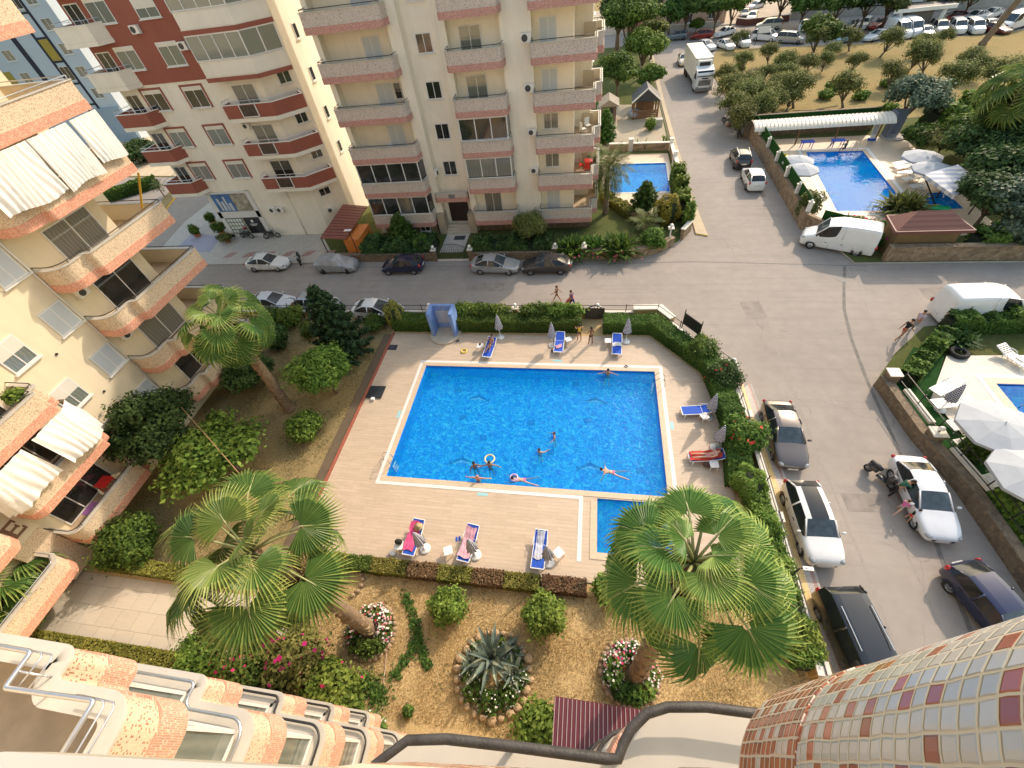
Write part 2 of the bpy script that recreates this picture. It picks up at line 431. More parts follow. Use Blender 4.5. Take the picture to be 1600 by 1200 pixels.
def water_mat(name, tintc, scale=2.2, strength=.35, deep=.0):
    """Clear water: Fresnel mirror over a tinted clear body, rippled, with scattered, mottled light painted in as a diffuse blue."""
    m = bpy.data.materials.new(name); m.use_nodes = True; t = NT(m); t.n.remove(t.n['Principled BSDF'])
    o = t.obj()
    h1 = t.noise(scale, 3.0, .5, o, .8); h2 = t.noise(scale * 3.4, 2.0, .5, o, .6)
    h = t.math('ADD', h1, t.math('MULTIPLY', h2, .3))
    bn = t.node('ShaderNodeBump', Strength=strength, Distance=.08); t.l.new(h, bn.inputs['Height'])
    tr = t.n.new('ShaderNodeBsdfTransparent'); tr.inputs[0].default_value = (*rgb(tintc), 1)
    gl = t.n.new('ShaderNodeBsdfGlossy'); gl.inputs['Roughness'].default_value = .04; t.l.new(bn.outputs[0], gl.inputs['Normal'])
    fr = t.n.new('ShaderNodeFresnel'); fr.inputs[0].default_value = 1.24; t.l.new(bn.outputs[0], fr.inputs['Normal'])
    mx = t.n.new('ShaderNodeMixShader'); t.l.new(fr.outputs[0], mx.inputs[0]); t.l.new(tr.outputs[0], mx.inputs[1]); t.l.new(gl.outputs[0], mx.inputs[2])
    df = t.n.new('ShaderNodeBsdfDiffuse'); t.l.new(t.ramp(t.noise(scale * 1.9, 3.0, .6, o, 1.8), [(.4, (0, .30, .95)), (.5, (.0, .43, 1.0)), (.62, (.01, .66, 1.0))]), df.inputs[0])  # light scattered by the ripples, painted as mottled diffuse colour
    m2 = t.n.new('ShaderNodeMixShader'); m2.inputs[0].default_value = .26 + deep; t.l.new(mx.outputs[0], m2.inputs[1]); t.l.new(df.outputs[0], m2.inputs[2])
    t.l.new(m2.outputs[0], t.n['Material Output'].inputs[0]); return m
def stripe_mat(name, c1, c2, n, axis='Z', rough=.8):
    m, t, b = base_mat(name); s = t.n.new('ShaderNodeSeparateXYZ'); t.l.new(t.obj(), s.inputs[0])
    f = t.math('GREATER_THAN', t.math('FRACT', t.math('MULTIPLY', s.outputs['XYZ'.index(axis)], n)), .5)
    t.l.new(t.mix(f, rgb(c1), rgb(c2)), b.inputs['Base Color']); b.inputs['Roughness'].default_value = rough; return m
ASPH = asphalt_mat()
DECK = plank_mat('deck_plank_tile', (.50, .39, .285), (.575, .455, .34), (.33, .25, .18), 1.2, .2)
DECK2 = plank_mat('deck_plank_tile_pale', (.56, .50, .42), (.64, .57, .48), (.36, .32, .27), 1.2, .2)
DECK3 = paver_mat('deck_beige_tile', (.60, .47, .33), (.66, .52, .38), (.4, .32, .24), .33, .33)
COPE = plank_mat('coping_tile', (.58, .455, .32), (.64, .50, .36), (.42, .33, .24), .3, .3)
GRATE = mat('white_grate', (.72, .70, .66), .5, .1, 12)
SOIL = soil_mat('dry_soil', [(.32, .21, .10), (.58, .42, .20), (.70, .52, .28), (.46, .34, .16)])
LAWN = soil_mat('thin_lawn', [(.17, .15, .07), (.30, .23, .11), (.45, .33, .17), (.2, .2, .07)])
FIELD = soil_mat('dry_field', [(.16, .17, .065), (.36, .255, .105), (.40, .285, .125), (.17, .20, .06)], .35)
GREEN = soil_mat('green_lawn', [(.05, .075, .022), (.085, .125, .03), (.17, .15, .06), (.08, .11, .028)])
EARTH = soil_mat('bare_earth', [(.34, .28, .2), (.45, .38, .28), (.52, .45, .34), (.4, .33, .24)])
STONE = stone_mat('rubble_stone', (.17, .11, .065), (.27, .185, .11), (.36, .26, .16), (.22, .18, .14), 3.4)
STONE2 = stone_mat('brown_stone_wall', (.14, .10, .065), (.20, .14, .09), (.26, .19, .12), (.15, .12, .09), 5.0)
CONC = mat('concrete', (.46, .43, .39), .85, .15, 1.5, stain=.35, bump=.2)
KERB = mat('kerb_stone', (.42, .39, .35), .85, .15, 2.0, stain=.3)
PAVG = paver_mat('grey_paver', (.40, .36, .33), (.47, .43, .40), (.24, .22, .2), .2, .1, .012)
PAVR = paver_mat('red_paver', (.36, .19, .15), (.43, .25, .21), (.24, .2, .18), .2, .1, .012)
PAVY = paver_mat('yellow_tile', (.62, .45, .19), (.68, .50, .23), (.4, .29, .14), .4, .4, .014)
PAVC = paver_mat('pale_flagstone', (.43, .40, .36), (.49, .46, .41), (.28, .26, .23), .5, .5, .012)
SLAB = paver_mat('terrace_slab', (.50, .44, .36), (.56, .50, .41), (.3, .26, .21), 1.1, .9, .014)
YELL = mat('yellow_paint', (.75, .50, .06), .6, .12, 6)
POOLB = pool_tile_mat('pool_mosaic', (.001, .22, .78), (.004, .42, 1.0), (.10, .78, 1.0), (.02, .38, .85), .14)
POOLD = pool_tile_mat('pool_mosaic_dark', (.002, .14, .62), (.003, .20, .75), (.004, .28, .85), (.02, .22, .6), .14)
POOLK = pool_tile_mat('pool_mosaic_small', (.012, .20, .62), (.02, .32, .8), (.05, .46, .92), (.10, .45, .75), .1)
POOLE = pool_tile_mat('pool_mosaic_east', (.003, .18, .70), (.004, .28, .85), (.01, .40, .95), (.02, .3, .7), .14)
WATER = water_mat('pool_water', (.93, 1.0, 1.0), 2.2, 1.0)
WATER2 = water_mat('pool_water_calm', (.80, .94, 1.0), 1.0, .3)
PLAST = mat('white_plastic', (.78, .78, .77), .35, .04, 3)
WHITE = mat('white_paint', (.78, .76, .72), .5, .06, 3)
FRAME = mat('white_window_frame', (.74, .73, .71), .4, .05, 5)
STEEL = mat('stainless_steel', (.62, .62, .62), .22, .06, 8, metal=1.0)
ALU = mat('aluminium_rail', (.58, .59, .62), .32, .08, 6, metal=.85)
IRON = mat('black_iron', (.028, .026, .026), .5, .2, 8)
OLDIRON = mat('weathered_iron', (.05, .045, .042), .55, .45, 9, bump=.3, bscale=60)
DARKIN = mat('dark_interior', (.035, .033, .03), .9, .3, 1)
FABB = mat('blue_canvas', (.012, .085, .52), .75, .12, 8)
MARB = mat('white_marble', (.56, .52, .46), .3, .08, 1.4, stain=.2)
CREAM = mat('cream_render', (.80, .69, .50), .85, .05, .6, stain=.22)
CREAMC = mat('cream_render_pale', (.88, .81, .69), .85, .05, .6, stain=.25)
CREAMR = mat('ivory_render', (.82, .77, .68), .85, .04, .6, stain=.2)
BRICKRED = mat('brick_red_render', (.30, .095, .065), .8, .08, .8, stain=.1)
PLASTER = mat('balcony_plaster', (.76, .68, .53), .85, .06, 1.0, stain=.12)
MOSA = mosaic_mat('speckled_mosaic', .042, .24, (.70, .56, .40), (.46, .29, .19), (.62, .50, .36), .5, .10, .2)
MOSO = mosaic_mat('orange_mosaic', .042, .72, (.72, .40, .28), (.60, .22, .13), (.72, .45, .34), .5, .10, .2)
MOSC = mosaic_mat('grey_pink_mosaic', .055, .25, (.62, .54, .48), (.42, .31, .27), (.56, .49, .44), .5, .10, .2)
MOSP = mosaic_mat('pink_mosaic', .055, .7, (.58, .33, .28), (.45, .18, .15), (.56, .36, .31), .5, .10, .2)
MOSW = mosaic_mat('own_speckled_mosaic', .03, .15, (.62, .52, .39), (.38, .16, .09), (.60, .49, .37), .4, .10, .3)
MOSWO = mosaic_mat('own_orange_mosaic', .03, .86, (.62, .44, .35), (.52, .24, .16), (.62, .48, .38), .4, .11, .3)
MOSN = mosaic_mat('near_tile_mosaic', .037, .22, (.56, .54, .50), (.40, .13, .075), (.66, .58, .44), .2, .06, .8)
MOSNO = mosaic_mat('near_orange_tile', .036, .86, (.60, .55, .50), (.40, .13, .07), (.66, .55, .42), .22, .085, .9)
def glass_mat(name, tint, rough=.06, curtain=None):
    m, t, b = base_mat(name)
    if curtain:
        s = t.n.new('ShaderNodeSeparateXYZ'); t.l.new(t.obj(), s.inputs[0])
        w = t.math('SINE', t.math('ADD', t.math('MULTIPLY', t.math('ADD', s.outputs[0], s.outputs[1]), 31.0), t.math('MULTIPLY', t.noise(1.7, 2.0, .5, t.obj()), 9.0)))
        c = t.mix(t.math('MULTIPLY_ADD', w, .16, .5), rgb(tint), rgb(curtain)); t.l.new(c, b.inputs['Base Color'])
    else: t.put(b.inputs['Base Color'], t.ramp(t.noise(.9, 3.0, .5, t.obj()), [(.3, shade(rgb(tint), .6)), (.7, shade(rgb(tint), 1.5))]))
    b.inputs['Roughness'].default_value = rough; b.inputs['Specular IOR Level'].default_value = .9; b.inputs['Coat Weight'].default_value = .6; b.inputs['Coat Roughness'].default_value = .03
    return m
GLASS = glass_mat('window_glass', (.03, .032, .033))
GLASSC = glass_mat('curtained_glass', (.10, .10, .09), .08, (.34, .33, .29))
GLASSG = glass_mat('greenish_glass', (.10, .13, .12), .08, (.26, .28, .25))
SHUT = stripe_mat('roller_shutter', (.50, .54, .58), (.60, .64, .67), 14, 'Z', .5)  # white slats in shadow: the blue grey of the shade is in their colour
SHUTW = stripe_mat('white_shutter', (.66, .63, .56), (.74, .71, .63), 11, 'Z', .5)
CURT = mat('white_curtain_cloth', (.80, .77, .72), .9, .06, 2.0)
LF = dict(
 palm=leaf_mat('fan_palm_leaf', (.022, .06, .022), (.095, .19, .045), (.42, .47, .13), .3, .36),
 palmd=leaf_mat('date_palm_leaf', (.03, .05, .02), (.10, .13, .04), (.26, .26, .09), .22, .5),
 dark=leaf_mat('dark_leaf', (.016, .036, .014), (.045, .09, .028), (.11, .18, .05), .25),
 hedge=leaf_mat('hedge_leaf', (.02, .045, .012), (.07, .135, .026), (.18, .26, .05), .28),
 bright=leaf_mat('bright_leaf', (.035, .07, .014), (.11, .19, .032), (.27, .35, .07), .3),
 olive=leaf_mat('olive_leaf', (.045, .06, .022), (.13, .155, .045), (.30, .30, .09), .28),
 yellow=leaf_mat('yellow_leaf', (.10, .10, .015), (.33, .29, .04), (.55, .48, .08), .3),
 golden=leaf_mat('golden_hedge_leaf', (.05, .055, .012), (.17, .17, .035), (.36, .32, .08), .25),
 brown=leaf_mat('dry_hedge_leaf', (.06, .035, .02), (.15, .085, .045), (.27, .17, .09), .2),
 conifer=leaf_mat('conifer_needle', (.012, .028, .014), (.03, .066, .026), (.08, .14, .05), .15),
 blue=leaf_mat('blue_green_leaf', (.04, .065, .045), (.10, .15, .10), (.22, .28, .18), .2),
 agave=leaf_mat('agave_leaf', (.06, .09, .075), (.15, .20, .17), (.34, .38, .27), .1),
 magenta=leaf_mat('magenta_bract', (.30, .004, .06), (.52, .012, .13), (.7, .05, .22), .35),
 white=leaf_mat('white_petal', (.55, .52, .5), (.75, .73, .70), (.85, .83, .8), .25),
 pink=leaf_mat('pink_petal', (.5, .05, .10), (.68, .14, .2), (.8, .3, .36), .3),
 red=leaf_mat('red_petal', (.4, .02, .02), (.6, .05, .03), (.75, .15, .08), .3),
 dry=leaf_mat('dry_frond', (.10, .065, .035), (.24, .165, .085), (.42, .31, .18), .15),
 grass=leaf_mat('dry_grass_blade', (.30, .20, .09), (.54, .40, .20), (.70, .56, .32), .35),
 ggrass=leaf_mat('green_grass_blade', (.03, .05, .012), (.08, .12, .03), (.2, .2, .06), .25),
 turf=leaf_mat('plastic_turf_blade', (.01, .04, .008), (.02, .085, .015), (.06, .15, .03), .1))
BARK = mat('bark', (.16, .115, .08), .95, .35, 6, bump=.8, bscale=18)
BARKG = mat('grey_bark', (.17, .145, .115), .95, .3, 6, bump=.8, bscale=18)
PALMB = mat('palm_bark', (.23, .16, .105), .95, .4, 9, bump=1.0, bscale=14)
PALMP = mat('palm_petiole', (.30, .32, .14), .5, .2, 5)
# ------------------------------------------------------------------ the setting
HX0, HX1, HY0, HY1 = -11.75, 4.66, 11.42, 20.68        # main pool
KX0, KX1, KY0, KY1 = .88, 4.66, 8.05, 11.02            # children's pool
DZ = .15
def rect(x0, y0, x1, y1): return [(x0, y0), (x1, y0), (x1, y1), (x0, y1)]
MAINQ, KIDQ = rect(HX0, HY0, HX1, HY1), rect(KX0, KY0, KX1, KY1)
POOL3Q = [(2.0, 47.0), (8.2, 46.75), (8.45, 53.9), (2.3, 54.3)]
POOL2Q = [(22.45, 41.5), (28.3, 41.2), (29.1, 54.4), (23.55, 54.8)]
KID2Q = [(29.5, 41.3), (32.5, 41.25), (32.5, 44.4), (30.9, 44.4)]
SEQ = [(24.6, 6.0), (34.0, 6.0), (34.0, 20.3), (24.2, 20.3)]
ALLQ = [MAINQ, KIDQ, POOL3Q, POOL2Q, KID2Q, SEQ]
def inside(p, poly):
    r = False
    for i in range(len(poly)):
        a, b = poly[i], poly[i-1]
        if (a[1] > p[1]) != (b[1] > p[1]) and p[0] < (b[0]-a[0]) * (p[1]-a[1]) / (b[1]-a[1]) + a[0]: r = not r
    return r
def sheet_obj(name, poly, z, m, label=None):
    hs = [q for q in ALLQ if all(inside(p, poly) for p in q)]
    return structure(MB().holed(poly, hs, z).build(name, m), label)
def block(name, poly, z0, z1, m, mside=None, label=None):
    hs = [q for q in ALLQ if all(inside(p, poly) for p in q)]
    mb = MB(); k = 1 if mside else 0
    ar = sum(poly[i][0] * poly[(i+1) % len(poly)][1] - poly[(i+1) % len(poly)][0] * poly[i][1] for i in range(len(poly)))
    if ar < 0: poly = poly[::-1]
    mb.wall(list(poly) + [poly[0]], z0, z1, k); mb.holed(poly, hs, z1, 0)
    return structure(mb.build(name, [m] + ([mside] if mside else [])), label)
sheet_obj('ground', [(-420, -160), (420, -160), (420, 620), (-420, 620)], -.10, FIELD)
sheet_obj('road', [(-95, -14), (140, -14), (140, 150), (-95, 150)], 0.0, ASPH)
# our plot: garden soil with the pool deck, west lawn, slab path
FENCE = [Vector(p) for p in ((-44, 26.35), (5.3, 26.45), (9.45, 20.9), (9.75, 12.5), (9.85, -13))]
block('garden_ground', [(-44, -13), (9.85, -13), (9.75, 12.5), (9.45, 20.9), (5.3, 26.45), (-44, 26.35)], -.09, .10, SOIL, KERB)
sheet_obj('lawn', [(-28, 4.6), (-15.75, 4.6), (-15.75, 25.9), (-30, 25.9)], .115, LAWN)
sheet_obj('garden_path', [(-27.6, 1.2), (-13.2, 1.2), (-14.5, 4.05), (-28, 4.2)], .125, SLAB)
sheet_obj('pool_deck', [(-15.4, 6.55), (7.6, 6.55), (8.1, 12.0), (8.2, 16.0), (8.0, 18.6), (7.5, 20.6), (4.5, 24.15), (-15.4, 24.15)], DZ, DECK)
# kerb edge of the deck on the west side
bo = MB(); bo.box((-15.5, 15.3, .15), (.16, 17.8, .16)); structure(bo.build('deck_kerb', mat('red_kerb', (.33, .10, .06), .8, .2, 4)))
bo = MB(); bo.box((-15.95, 15.3, .14), (.62, 17.4, .08)); structure(bo.build('planting_bed', soil_mat('dark_bed_soil', [(.10, .075, .055), (.16, .12, .085), (.2, .15, .1), (.13, .11, .06)])))
# pavement between the garden fence and the south street
def strip_of(path, d0, d1, z0, z1, name, m, ms=None):
    a, b = offset(path, d0), offset(path, d1)
    return block(name, a + b[::-1], z0, z1, m, ms)
PV = [Vector((9.6, 19.8)), Vector((9.95, 12.5)), Vector((10.0, -13))]
strip_of(PV, -.05, .52, -.05, .13, 'pavement', PAVY, KERB)
strip_of(PV, .52, .80, -.05, .128, 'paver_strip', PAVG, KERB)
strip_of(PV, .80, .93, -.05, .127, 'red_paver_strip', PAVR, KERB)
strip_of(PV, .93, 1.05, -.05, .135, 'kerb', KERB)
# apartment plot across the west street, its pavement and the shop forecourt
CPLOT = [(-25.4, 35.0), (4.5, 34.7), (6.2, 35.5), (8.0, 37.0), (9.1, 39.0), (9.5, 48), (9.6, 110), (-30, 110), (-30, 41)]
block('apartment_ground', CPLOT, -.08, .14, GREEN, KERB)
block('side_pavement', [(9.7, 38.4), (10.7, 38.0), (10.3, 46), (10.25, 75.0), (10.7, 108), (9.8, 108)], -.06, .12, mat('sandy_kerb_paving', (.50, .41, .28), .9, .12, 3), YELL)
block('shop_forecourt', [(-48, 34.6), (-25.5, 34.6), (-25.5, 41), (-30.1, 41), (-30.1, 60), (-49.5, 60), (-50, 44)], -.07, .13, PAVC, KERB)
for i in range(6):
    x = -39.2 + i * 2.35
    sheet_obj('red_paver_diamond', [(x, 35.7), (x + 1.0, 35.9), (x + 1.35, 36.9), (x + .35, 36.7)], .142, PAVR)
sheet_obj('purple_forecourt', [(-46.6, 37.0), (-41.5, 37.0), (-42.2, 40.2), (-46.9, 41.4)], .138, mat('mauve_coating', (.33, .32, .40), .7, .08, 2))
block('road_median', [(-57.3, 47.4), (-55.6, 47.6), (-58.6, 56.8), (-60.2, 56.3)], -.05, .16, LAWN, YELL)
block('far_pavement', [(-95, 62), (-62, 58.4), (-60.6, 62), (-66, 92), (-95, 92)], -.05, .14, mat('sandy_pavement', (.55, .44, .30), .9, .15, 1.0), YELL)
# east plots
block('east_garden_ground', [(18.75, 69), (18.75, 38.6), (20.5, 36), (21.2, 33.3), (75, 33.0), (75, 62), (50, 64), (34.9, 62.6), (20.4, 64.3)], -.075, .14, GREEN, KERB)
block('south_east_ground', [(18.0, 20.4), (20, 22.9), (22.8, 25.6), (29.2, 26.5), (75, 26.6), (75, -13), (20.6, -13), (19.7, 8.0), (19.25, 13), (18.5, 16.2)], -.075, .14, GREEN, KERB)
block('dry_field', [(18.75, 69.2), (20.4, 64.5), (34.9, 62.8), (50, 64.2), (75, 62.2), (140, 60), (140, 97), (78, 96.5), (60, 95.4), (44, 96.6), (31, 99.0), (22, 101.5), (18.9, 92)], -.07, .13, FIELD, KERB)
block('far_plot', [(-20, 150), (-20, 122.3), (22, 120.3), (38, 119.0), (60, 114.6), (90, 109.5), (140, 103), (140, 150)], -.06, .15, mat('far_paving', (.40, .33, .25), .9, .2, .5), KERB)
# darker patched trench across the junction
def ribbon(path, w, z, name, m):
    a, b = offset(path, w / 2), offset(path, -w / 2); mb = MB()
    for i in range(len(path) - 1): mb.quad((*a[i], z), (*b[i], z), (*b[i+1], z), (*a[i+1], z))
    return structure(mb.build(name, m))
TAR = mat('tar_patch', (.17, .155, .14), .9, .35, 3)
ribbon(fillet([(20.4, 33.0), (19.5, 30.4), (18.6, 27.6), (18.0, 24.4), (17.6, 20.5), (17.4, 16.6), (17.2, 13.0), (16.7, 8.9), (16.2, 3)], 3, 5), .2, .004, 'road_trench', TAR)
TAR2 = mat('thin_tar', (.17, .16, .15), .9, .3, 5)
ribbon([Vector((-30, 33.9)), Vector((-5, 33.75)), Vector((9, 33.95)), Vector((22, 33.0))], .09, .0045, 'road_seam', TAR2)
PALE = mat('pale_seam', (.30, .262, .228), .9, .15, 5)
ribbon([Vector((14.2, 75)), Vector((13.9, 55)), Vector((13.6, 40)), Vector((13.9, 34.2))], .12, .0042, 'road_seam', PALE)
ribbon([Vector((13.2, 33.4)), Vector((13.0, 20)), Vector((13.3, 8)), Vector((13.4, -8))], .12, .0042, 'road_seam', PALE)
ribbon([Vector((15.0, 20)), Vector((15.4, 8)), Vector((15.1, -8))], .08, .0043, 'road_seam', PALE)
for x, y, a, b_, r_ in ((14.6, 12.0, 2.2, 1.0, .05), (-9, 30.5, 3.4, 1.2, 0), (16.5, 47, 1.6, 3.8, 0), (26, 29.5, 3.2, 1.3, .03), (12.4, 27.5, 1.4, 2.0, .1)):
    structure(MB().box((x, y, .0025), (a, b_, .005), r_).build('road_patch', mat('patch_asphalt', (.26, .225, .195), .9, .25, 1.6)))
mh = MB().lathe([(.01, 0), (.34, 0), (.34, .006), (.01, .006)], 24, (19.6, 31.2, .003)); structure(mh.build('manhole_cover', mat('cast_iron', (.2, .19, .18), .7, .2, 20)))
# ------------------------------------------------------------------ pools
def basin(root, q, ztop, depth, mfloor, mwall, mnorth):
    mb = MB(); z1, z0 = ztop - .02, ztop - depth
    mb.quad(*[(*p, z0) for p in q], 0)
    for i in range(4):
        a, b = q[i], q[(i+1) % 4]
        mb.quad((*b, z0), (*a, z0), (*a, z1), (*b, z1), 2 if i == 2 else 1)
    mb.build('basin', [mfloor, mwall, mnorth], root, world=True)
def grow(q, d):
    c = [Vector(p) for p in q]; o = []
    for i in range(4):
        e1 = (c[i] - c[i-1]).normalized(); e2 = (c[(i+1) % 4] - c[i]).normalized()
        n1, n2 = Vector((e1.y, -e1.x)), Vector((e2.y, -e2.x)); b = (n1 + n2).normalized()
        o.append(c[i] + b * d / max(.3, b.dot(n1)))
    return o
def ring(root, q, d0, d1, z, name, m):
    a, b = grow(q, d0), grow(q, d1); mb = MB()
    for i in range(4):
        j = (i + 1) % 4
        mb.quad((*a[i], z), (*b[i], z), (*b[j], z), (*a[j], z)); mb.quad((*b[i], z - .03), (*b[j], z - .03), (*b[j], z), (*b[i], z)); mb.quad((*a[j], z - .05), (*a[i], z - .05), (*a[i], z), (*a[j], z))
    mb.build(name, m, root, world=True)
def water(root, q, z, m):
    MB().sheet(q, z).build('water_surface', m, root, world=True)
mp = thing('swimming_pool', 'large rectangular blue mosaic pool full of bathers in the central deck', 'pool', ((HX0+HX1)/2, (HY0+HY1)/2, 0))
basin(mp, MAINQ, DZ, 1.15, POOLB, POOLE, POOLD)  # darker mosaic on the north wall: its shade is painted in
mb = MB(); w = .32
mb.box(((HX0+HX1)/2, HY1 + w/2, DZ), (HX1-HX0 + 2*w, w, .05)); mb.box((HX0 - w/2, (HY0+HY1)/2, DZ), (w, HY1-HY0, .05)); mb.box((HX1 + w/2, (HY0+HY1)/2, DZ), (w, HY1-HY0, .05)); mb.box(((HX0+HX1)/2, HY0 - w/2, DZ), (HX1-HX0 + 2*w, w, .05))
mb.build('coping', COPE, mp, world=True)
mb = MB(); gx0, gx1, gy1 = HX0 - w, HX1 + w, HY1 + w
mb.box(((gx0+gx1)/2, gy1 + .11, DZ - .01), (gx1-gx0 + .44, .22, .05)); mb.box((gx0 - .11, (HY0-w+gy1)/2, DZ - .01), (.22, gy1-HY0+w, .05)); mb.box((gx1 + .11, (HY0-w+gy1)/2, DZ - .01), (.22, gy1-HY0+w, .05))
mb.box(((gx0-.22+.1)/2, HY0 - w - .11, DZ - .01), (.1-gx0+.22, .22, .05)); mb.box((.1 - .11, (HY0 - w - .22 + 7.5)/2, DZ - .01), (.22, HY0 - w - .22 - 7.5, .05))
mb.build('overflow_grate', GRATE, mp, world=True)
water(mp, MAINQ, DZ - .10, WATER)
BT = HY0, HY1
def dolphin(cx, cy, s, z, root, flip=1):
    mb = MB(); top = [(-1.0, -.06), (-.78, .0), (-.5, .17), (-.1, .30), (.02, .50), (.16, .30), (.5, .14), (.85, -.16), (1.0, -.02), (1.12, -.02), (1.02, -.24), (1.1, -.5), (.95, -.42), (.78, -.30)]
    bot = [(.4, -.05), (0, .08), (-.3, -.02), (-.34, -.22), (-.46, -.04), (-.75, -.10)]
    mb.sheet([(cx + flip*x*s, cy + y*s) for x, y in top + bot], z, 0)
    belly = [(-.9, -.10), (-.6, -.06), (-.4, -.09), (0, .03), (.4, -.09), (.75, -.33), (.35, -.19), (0, -.10), (-.45, -.21)]
    mb.sheet([(cx + flip*x*s, cy + y*s - .02) for x, y in belly], z + .004, 1)
    mb.build('dolphin_mosaic', [mat('dolphin_navy_tile', (.004, .10, .45), .4, .25, 9), mat('dolphin_pale_tile', (.25, .60, .85), .4, .2, 9)], root, world=True)
FZ = DZ - 1.145
for px, py, fl in ((748, 622, 1), (930, 626, 1), (722, 720, -1), (922, 729, -1)):
    p = site(px, py, FZ); dolphin(p.x, p.y, .78, FZ + .004, mp, fl)
mb = MB()
for px, py in ((716, 610), (900, 600), (918, 657), (755, 684), (723, 652), (1000, 735), (830, 660), (860, 706)):
    p = site(px, py, FZ); mb.box((p.x, p.y, FZ + .006), (.5, .42, .01), .2)
mb.build('floor_drain_mosaic', mat('drain_tile', (.004, .16, .62), .4, .3, 14), mp, world=True)
kp = thing('children_pool', 'small square children pool joined to the near right corner of the big pool', 'pool', ((KX0+KX1)/2, (KY0+KY1)/2, 0))
basin(kp, KIDQ, DZ, .5, POOLK, POOLK, POOLK); water(kp, KIDQ, DZ - .08, WATER2)
mb = MB(); mb.box((KX0 - .18, (KY0+KY1)/2 - .1, DZ), (.36, KY1-KY0 - .2, .05)); mb.box(((KX0+KX1)/2, KY0 - .18, DZ + .002), (KX1-KX0 + .72, .36, .05)); mb.box((KX1 + .18, (KY0+KY1)/2 - .1, DZ), (.36, KY1-KY0 - .2, .05))
mb.build('coping', COPE, kp, world=True)
# pool ladders
def ladder(name, label, loc, rz):
    t = thing(name, label, 'ladder', loc, rz)
    for s in (-1, 1):
        MB().tube([(.55, s*.24, 0), (.5, s*.24, .55), (.3, s*.24, .8), (.05, s*.24, .78), (-.12, s*.24, .5), (-.14, s*.24, -.9)], .024, 8).build('rail', STEEL, t, True)
    for k in range(3): MB().box((-.15, 0, -.2 - .28*k), (.09, .48, .03)).build('step', PLAST, t)
    return t
ladder('pool_ladder', 'steel handrail ladder at the near left corner of the big pool', (HX0, 12.35, DZ), PI)
ladder('pool_ladder', 'steel ladder at the far right corner of the big pool', (HX1, 19.6, DZ), 0)
mb = MB()
for x, y, a in ((-5.6, 10.72, 0), (5.35, 16.2, PI/2), (-12.45, 16.1, PI/2), (-2.0, 21.5, 0)):
    mb.box((x, y, DZ + .004), (.62, .2, .004), a)
structure(mb.build('depth_marking', mat('pale_blue_tile', (.30, .55, .58), .4, .2, 20)))
# ------------------------------------------------------------------ building pieces
def facing(x, y, z, a): return Matrix.Translation((x, y, z)) @ Matrix.Rotation(a, 4, 'Z')
def bbox(mb, M, c, d, m=0): mb.box(c, d, 0, m, M)
def window(root, x, y, z, a, w, h, pane=None, shutter=0.0, surround=None, cols=2, name='window', sill=True, fr=.07, depth=.05):
    """Framed window standing 4 cm proud of a wall that faces angle a (0 = south)."""
    M = facing(x, y, z, a); f = MB(); pane = pane or GLASS; o = depth
    for s in (-1, 1): bbox(f, M, (s * (w/2 - fr/2), -o/2, h/2), (fr, o, h))
    bbox(f, M, (0, -o/2, fr/2), (w - 2*fr, o, fr)); bbox(f, M, (0, -o/2, h - fr/2), (w - 2*fr, o, fr))
    for k in range(1, cols): bbox(f, M, (-w/2 + w * k / cols, -o/2 + .004, h/2), (fr * .8, o, h - 2*fr))
    if sill: bbox(f, M, (0, -.07, -.04), (w + .18, .16, .06))
    if surround:
        t = .16
        for s in (-1, 1): bbox(f, M, (s * (w/2 + t/2), -.03, h/2), (t, .07, h + .02), 1)
        bbox(f, M, (0, -.03, h + t/2), (w + 2*t, .07, t), 1)
    ob = f.build(name, [FRAME] + ([surround] if surround else []), root, world=True)
    p = MB(); bbox(p, M, (0, -o*.4, (h*(1-shutter))/2 + fr/2), (w - 2*fr, .012, h*(1-shutter) - fr)); p.build('pane', pane, ob, world=True)
    if shutter > 0:
        p = MB(); bbox(p, M, (0, -o*.7, h - fr - (h*shutter)/2 + .02), (w - 2*fr, .02, h*shutter)); p.build('roller_shutter', SHUTW if shutter < .9 else SHUT, ob, world=True)
    return ob
def ac_unit(root, x, y, z, a, s=1.0):
    M = facing(x, y, z, a); b = MB(); bbox(b, M, (0, -.2, .3*s), (.8*s, .3, .58*s))
    for k in (-1, 1): bbox(b, M, (k*.3*s, -.1, -.02), (.04, .3, .05))
    ob = b.build('air_conditioner', WHITE, root, world=True)
    g = MB(); g.lathe([(.02, 0), (.23*s, 0), (.23*s, .02), (.02, .02)], 16, M=M @ Matrix.Translation((-.1*s, -.352, .3*s)) @ Matrix.Rotation(PI/2, 4, 'X'))
    g.build('fan_grille', mat('grille_dark', (.06, .06, .06), .6, .3, 40), ob, world=True)
    return ob
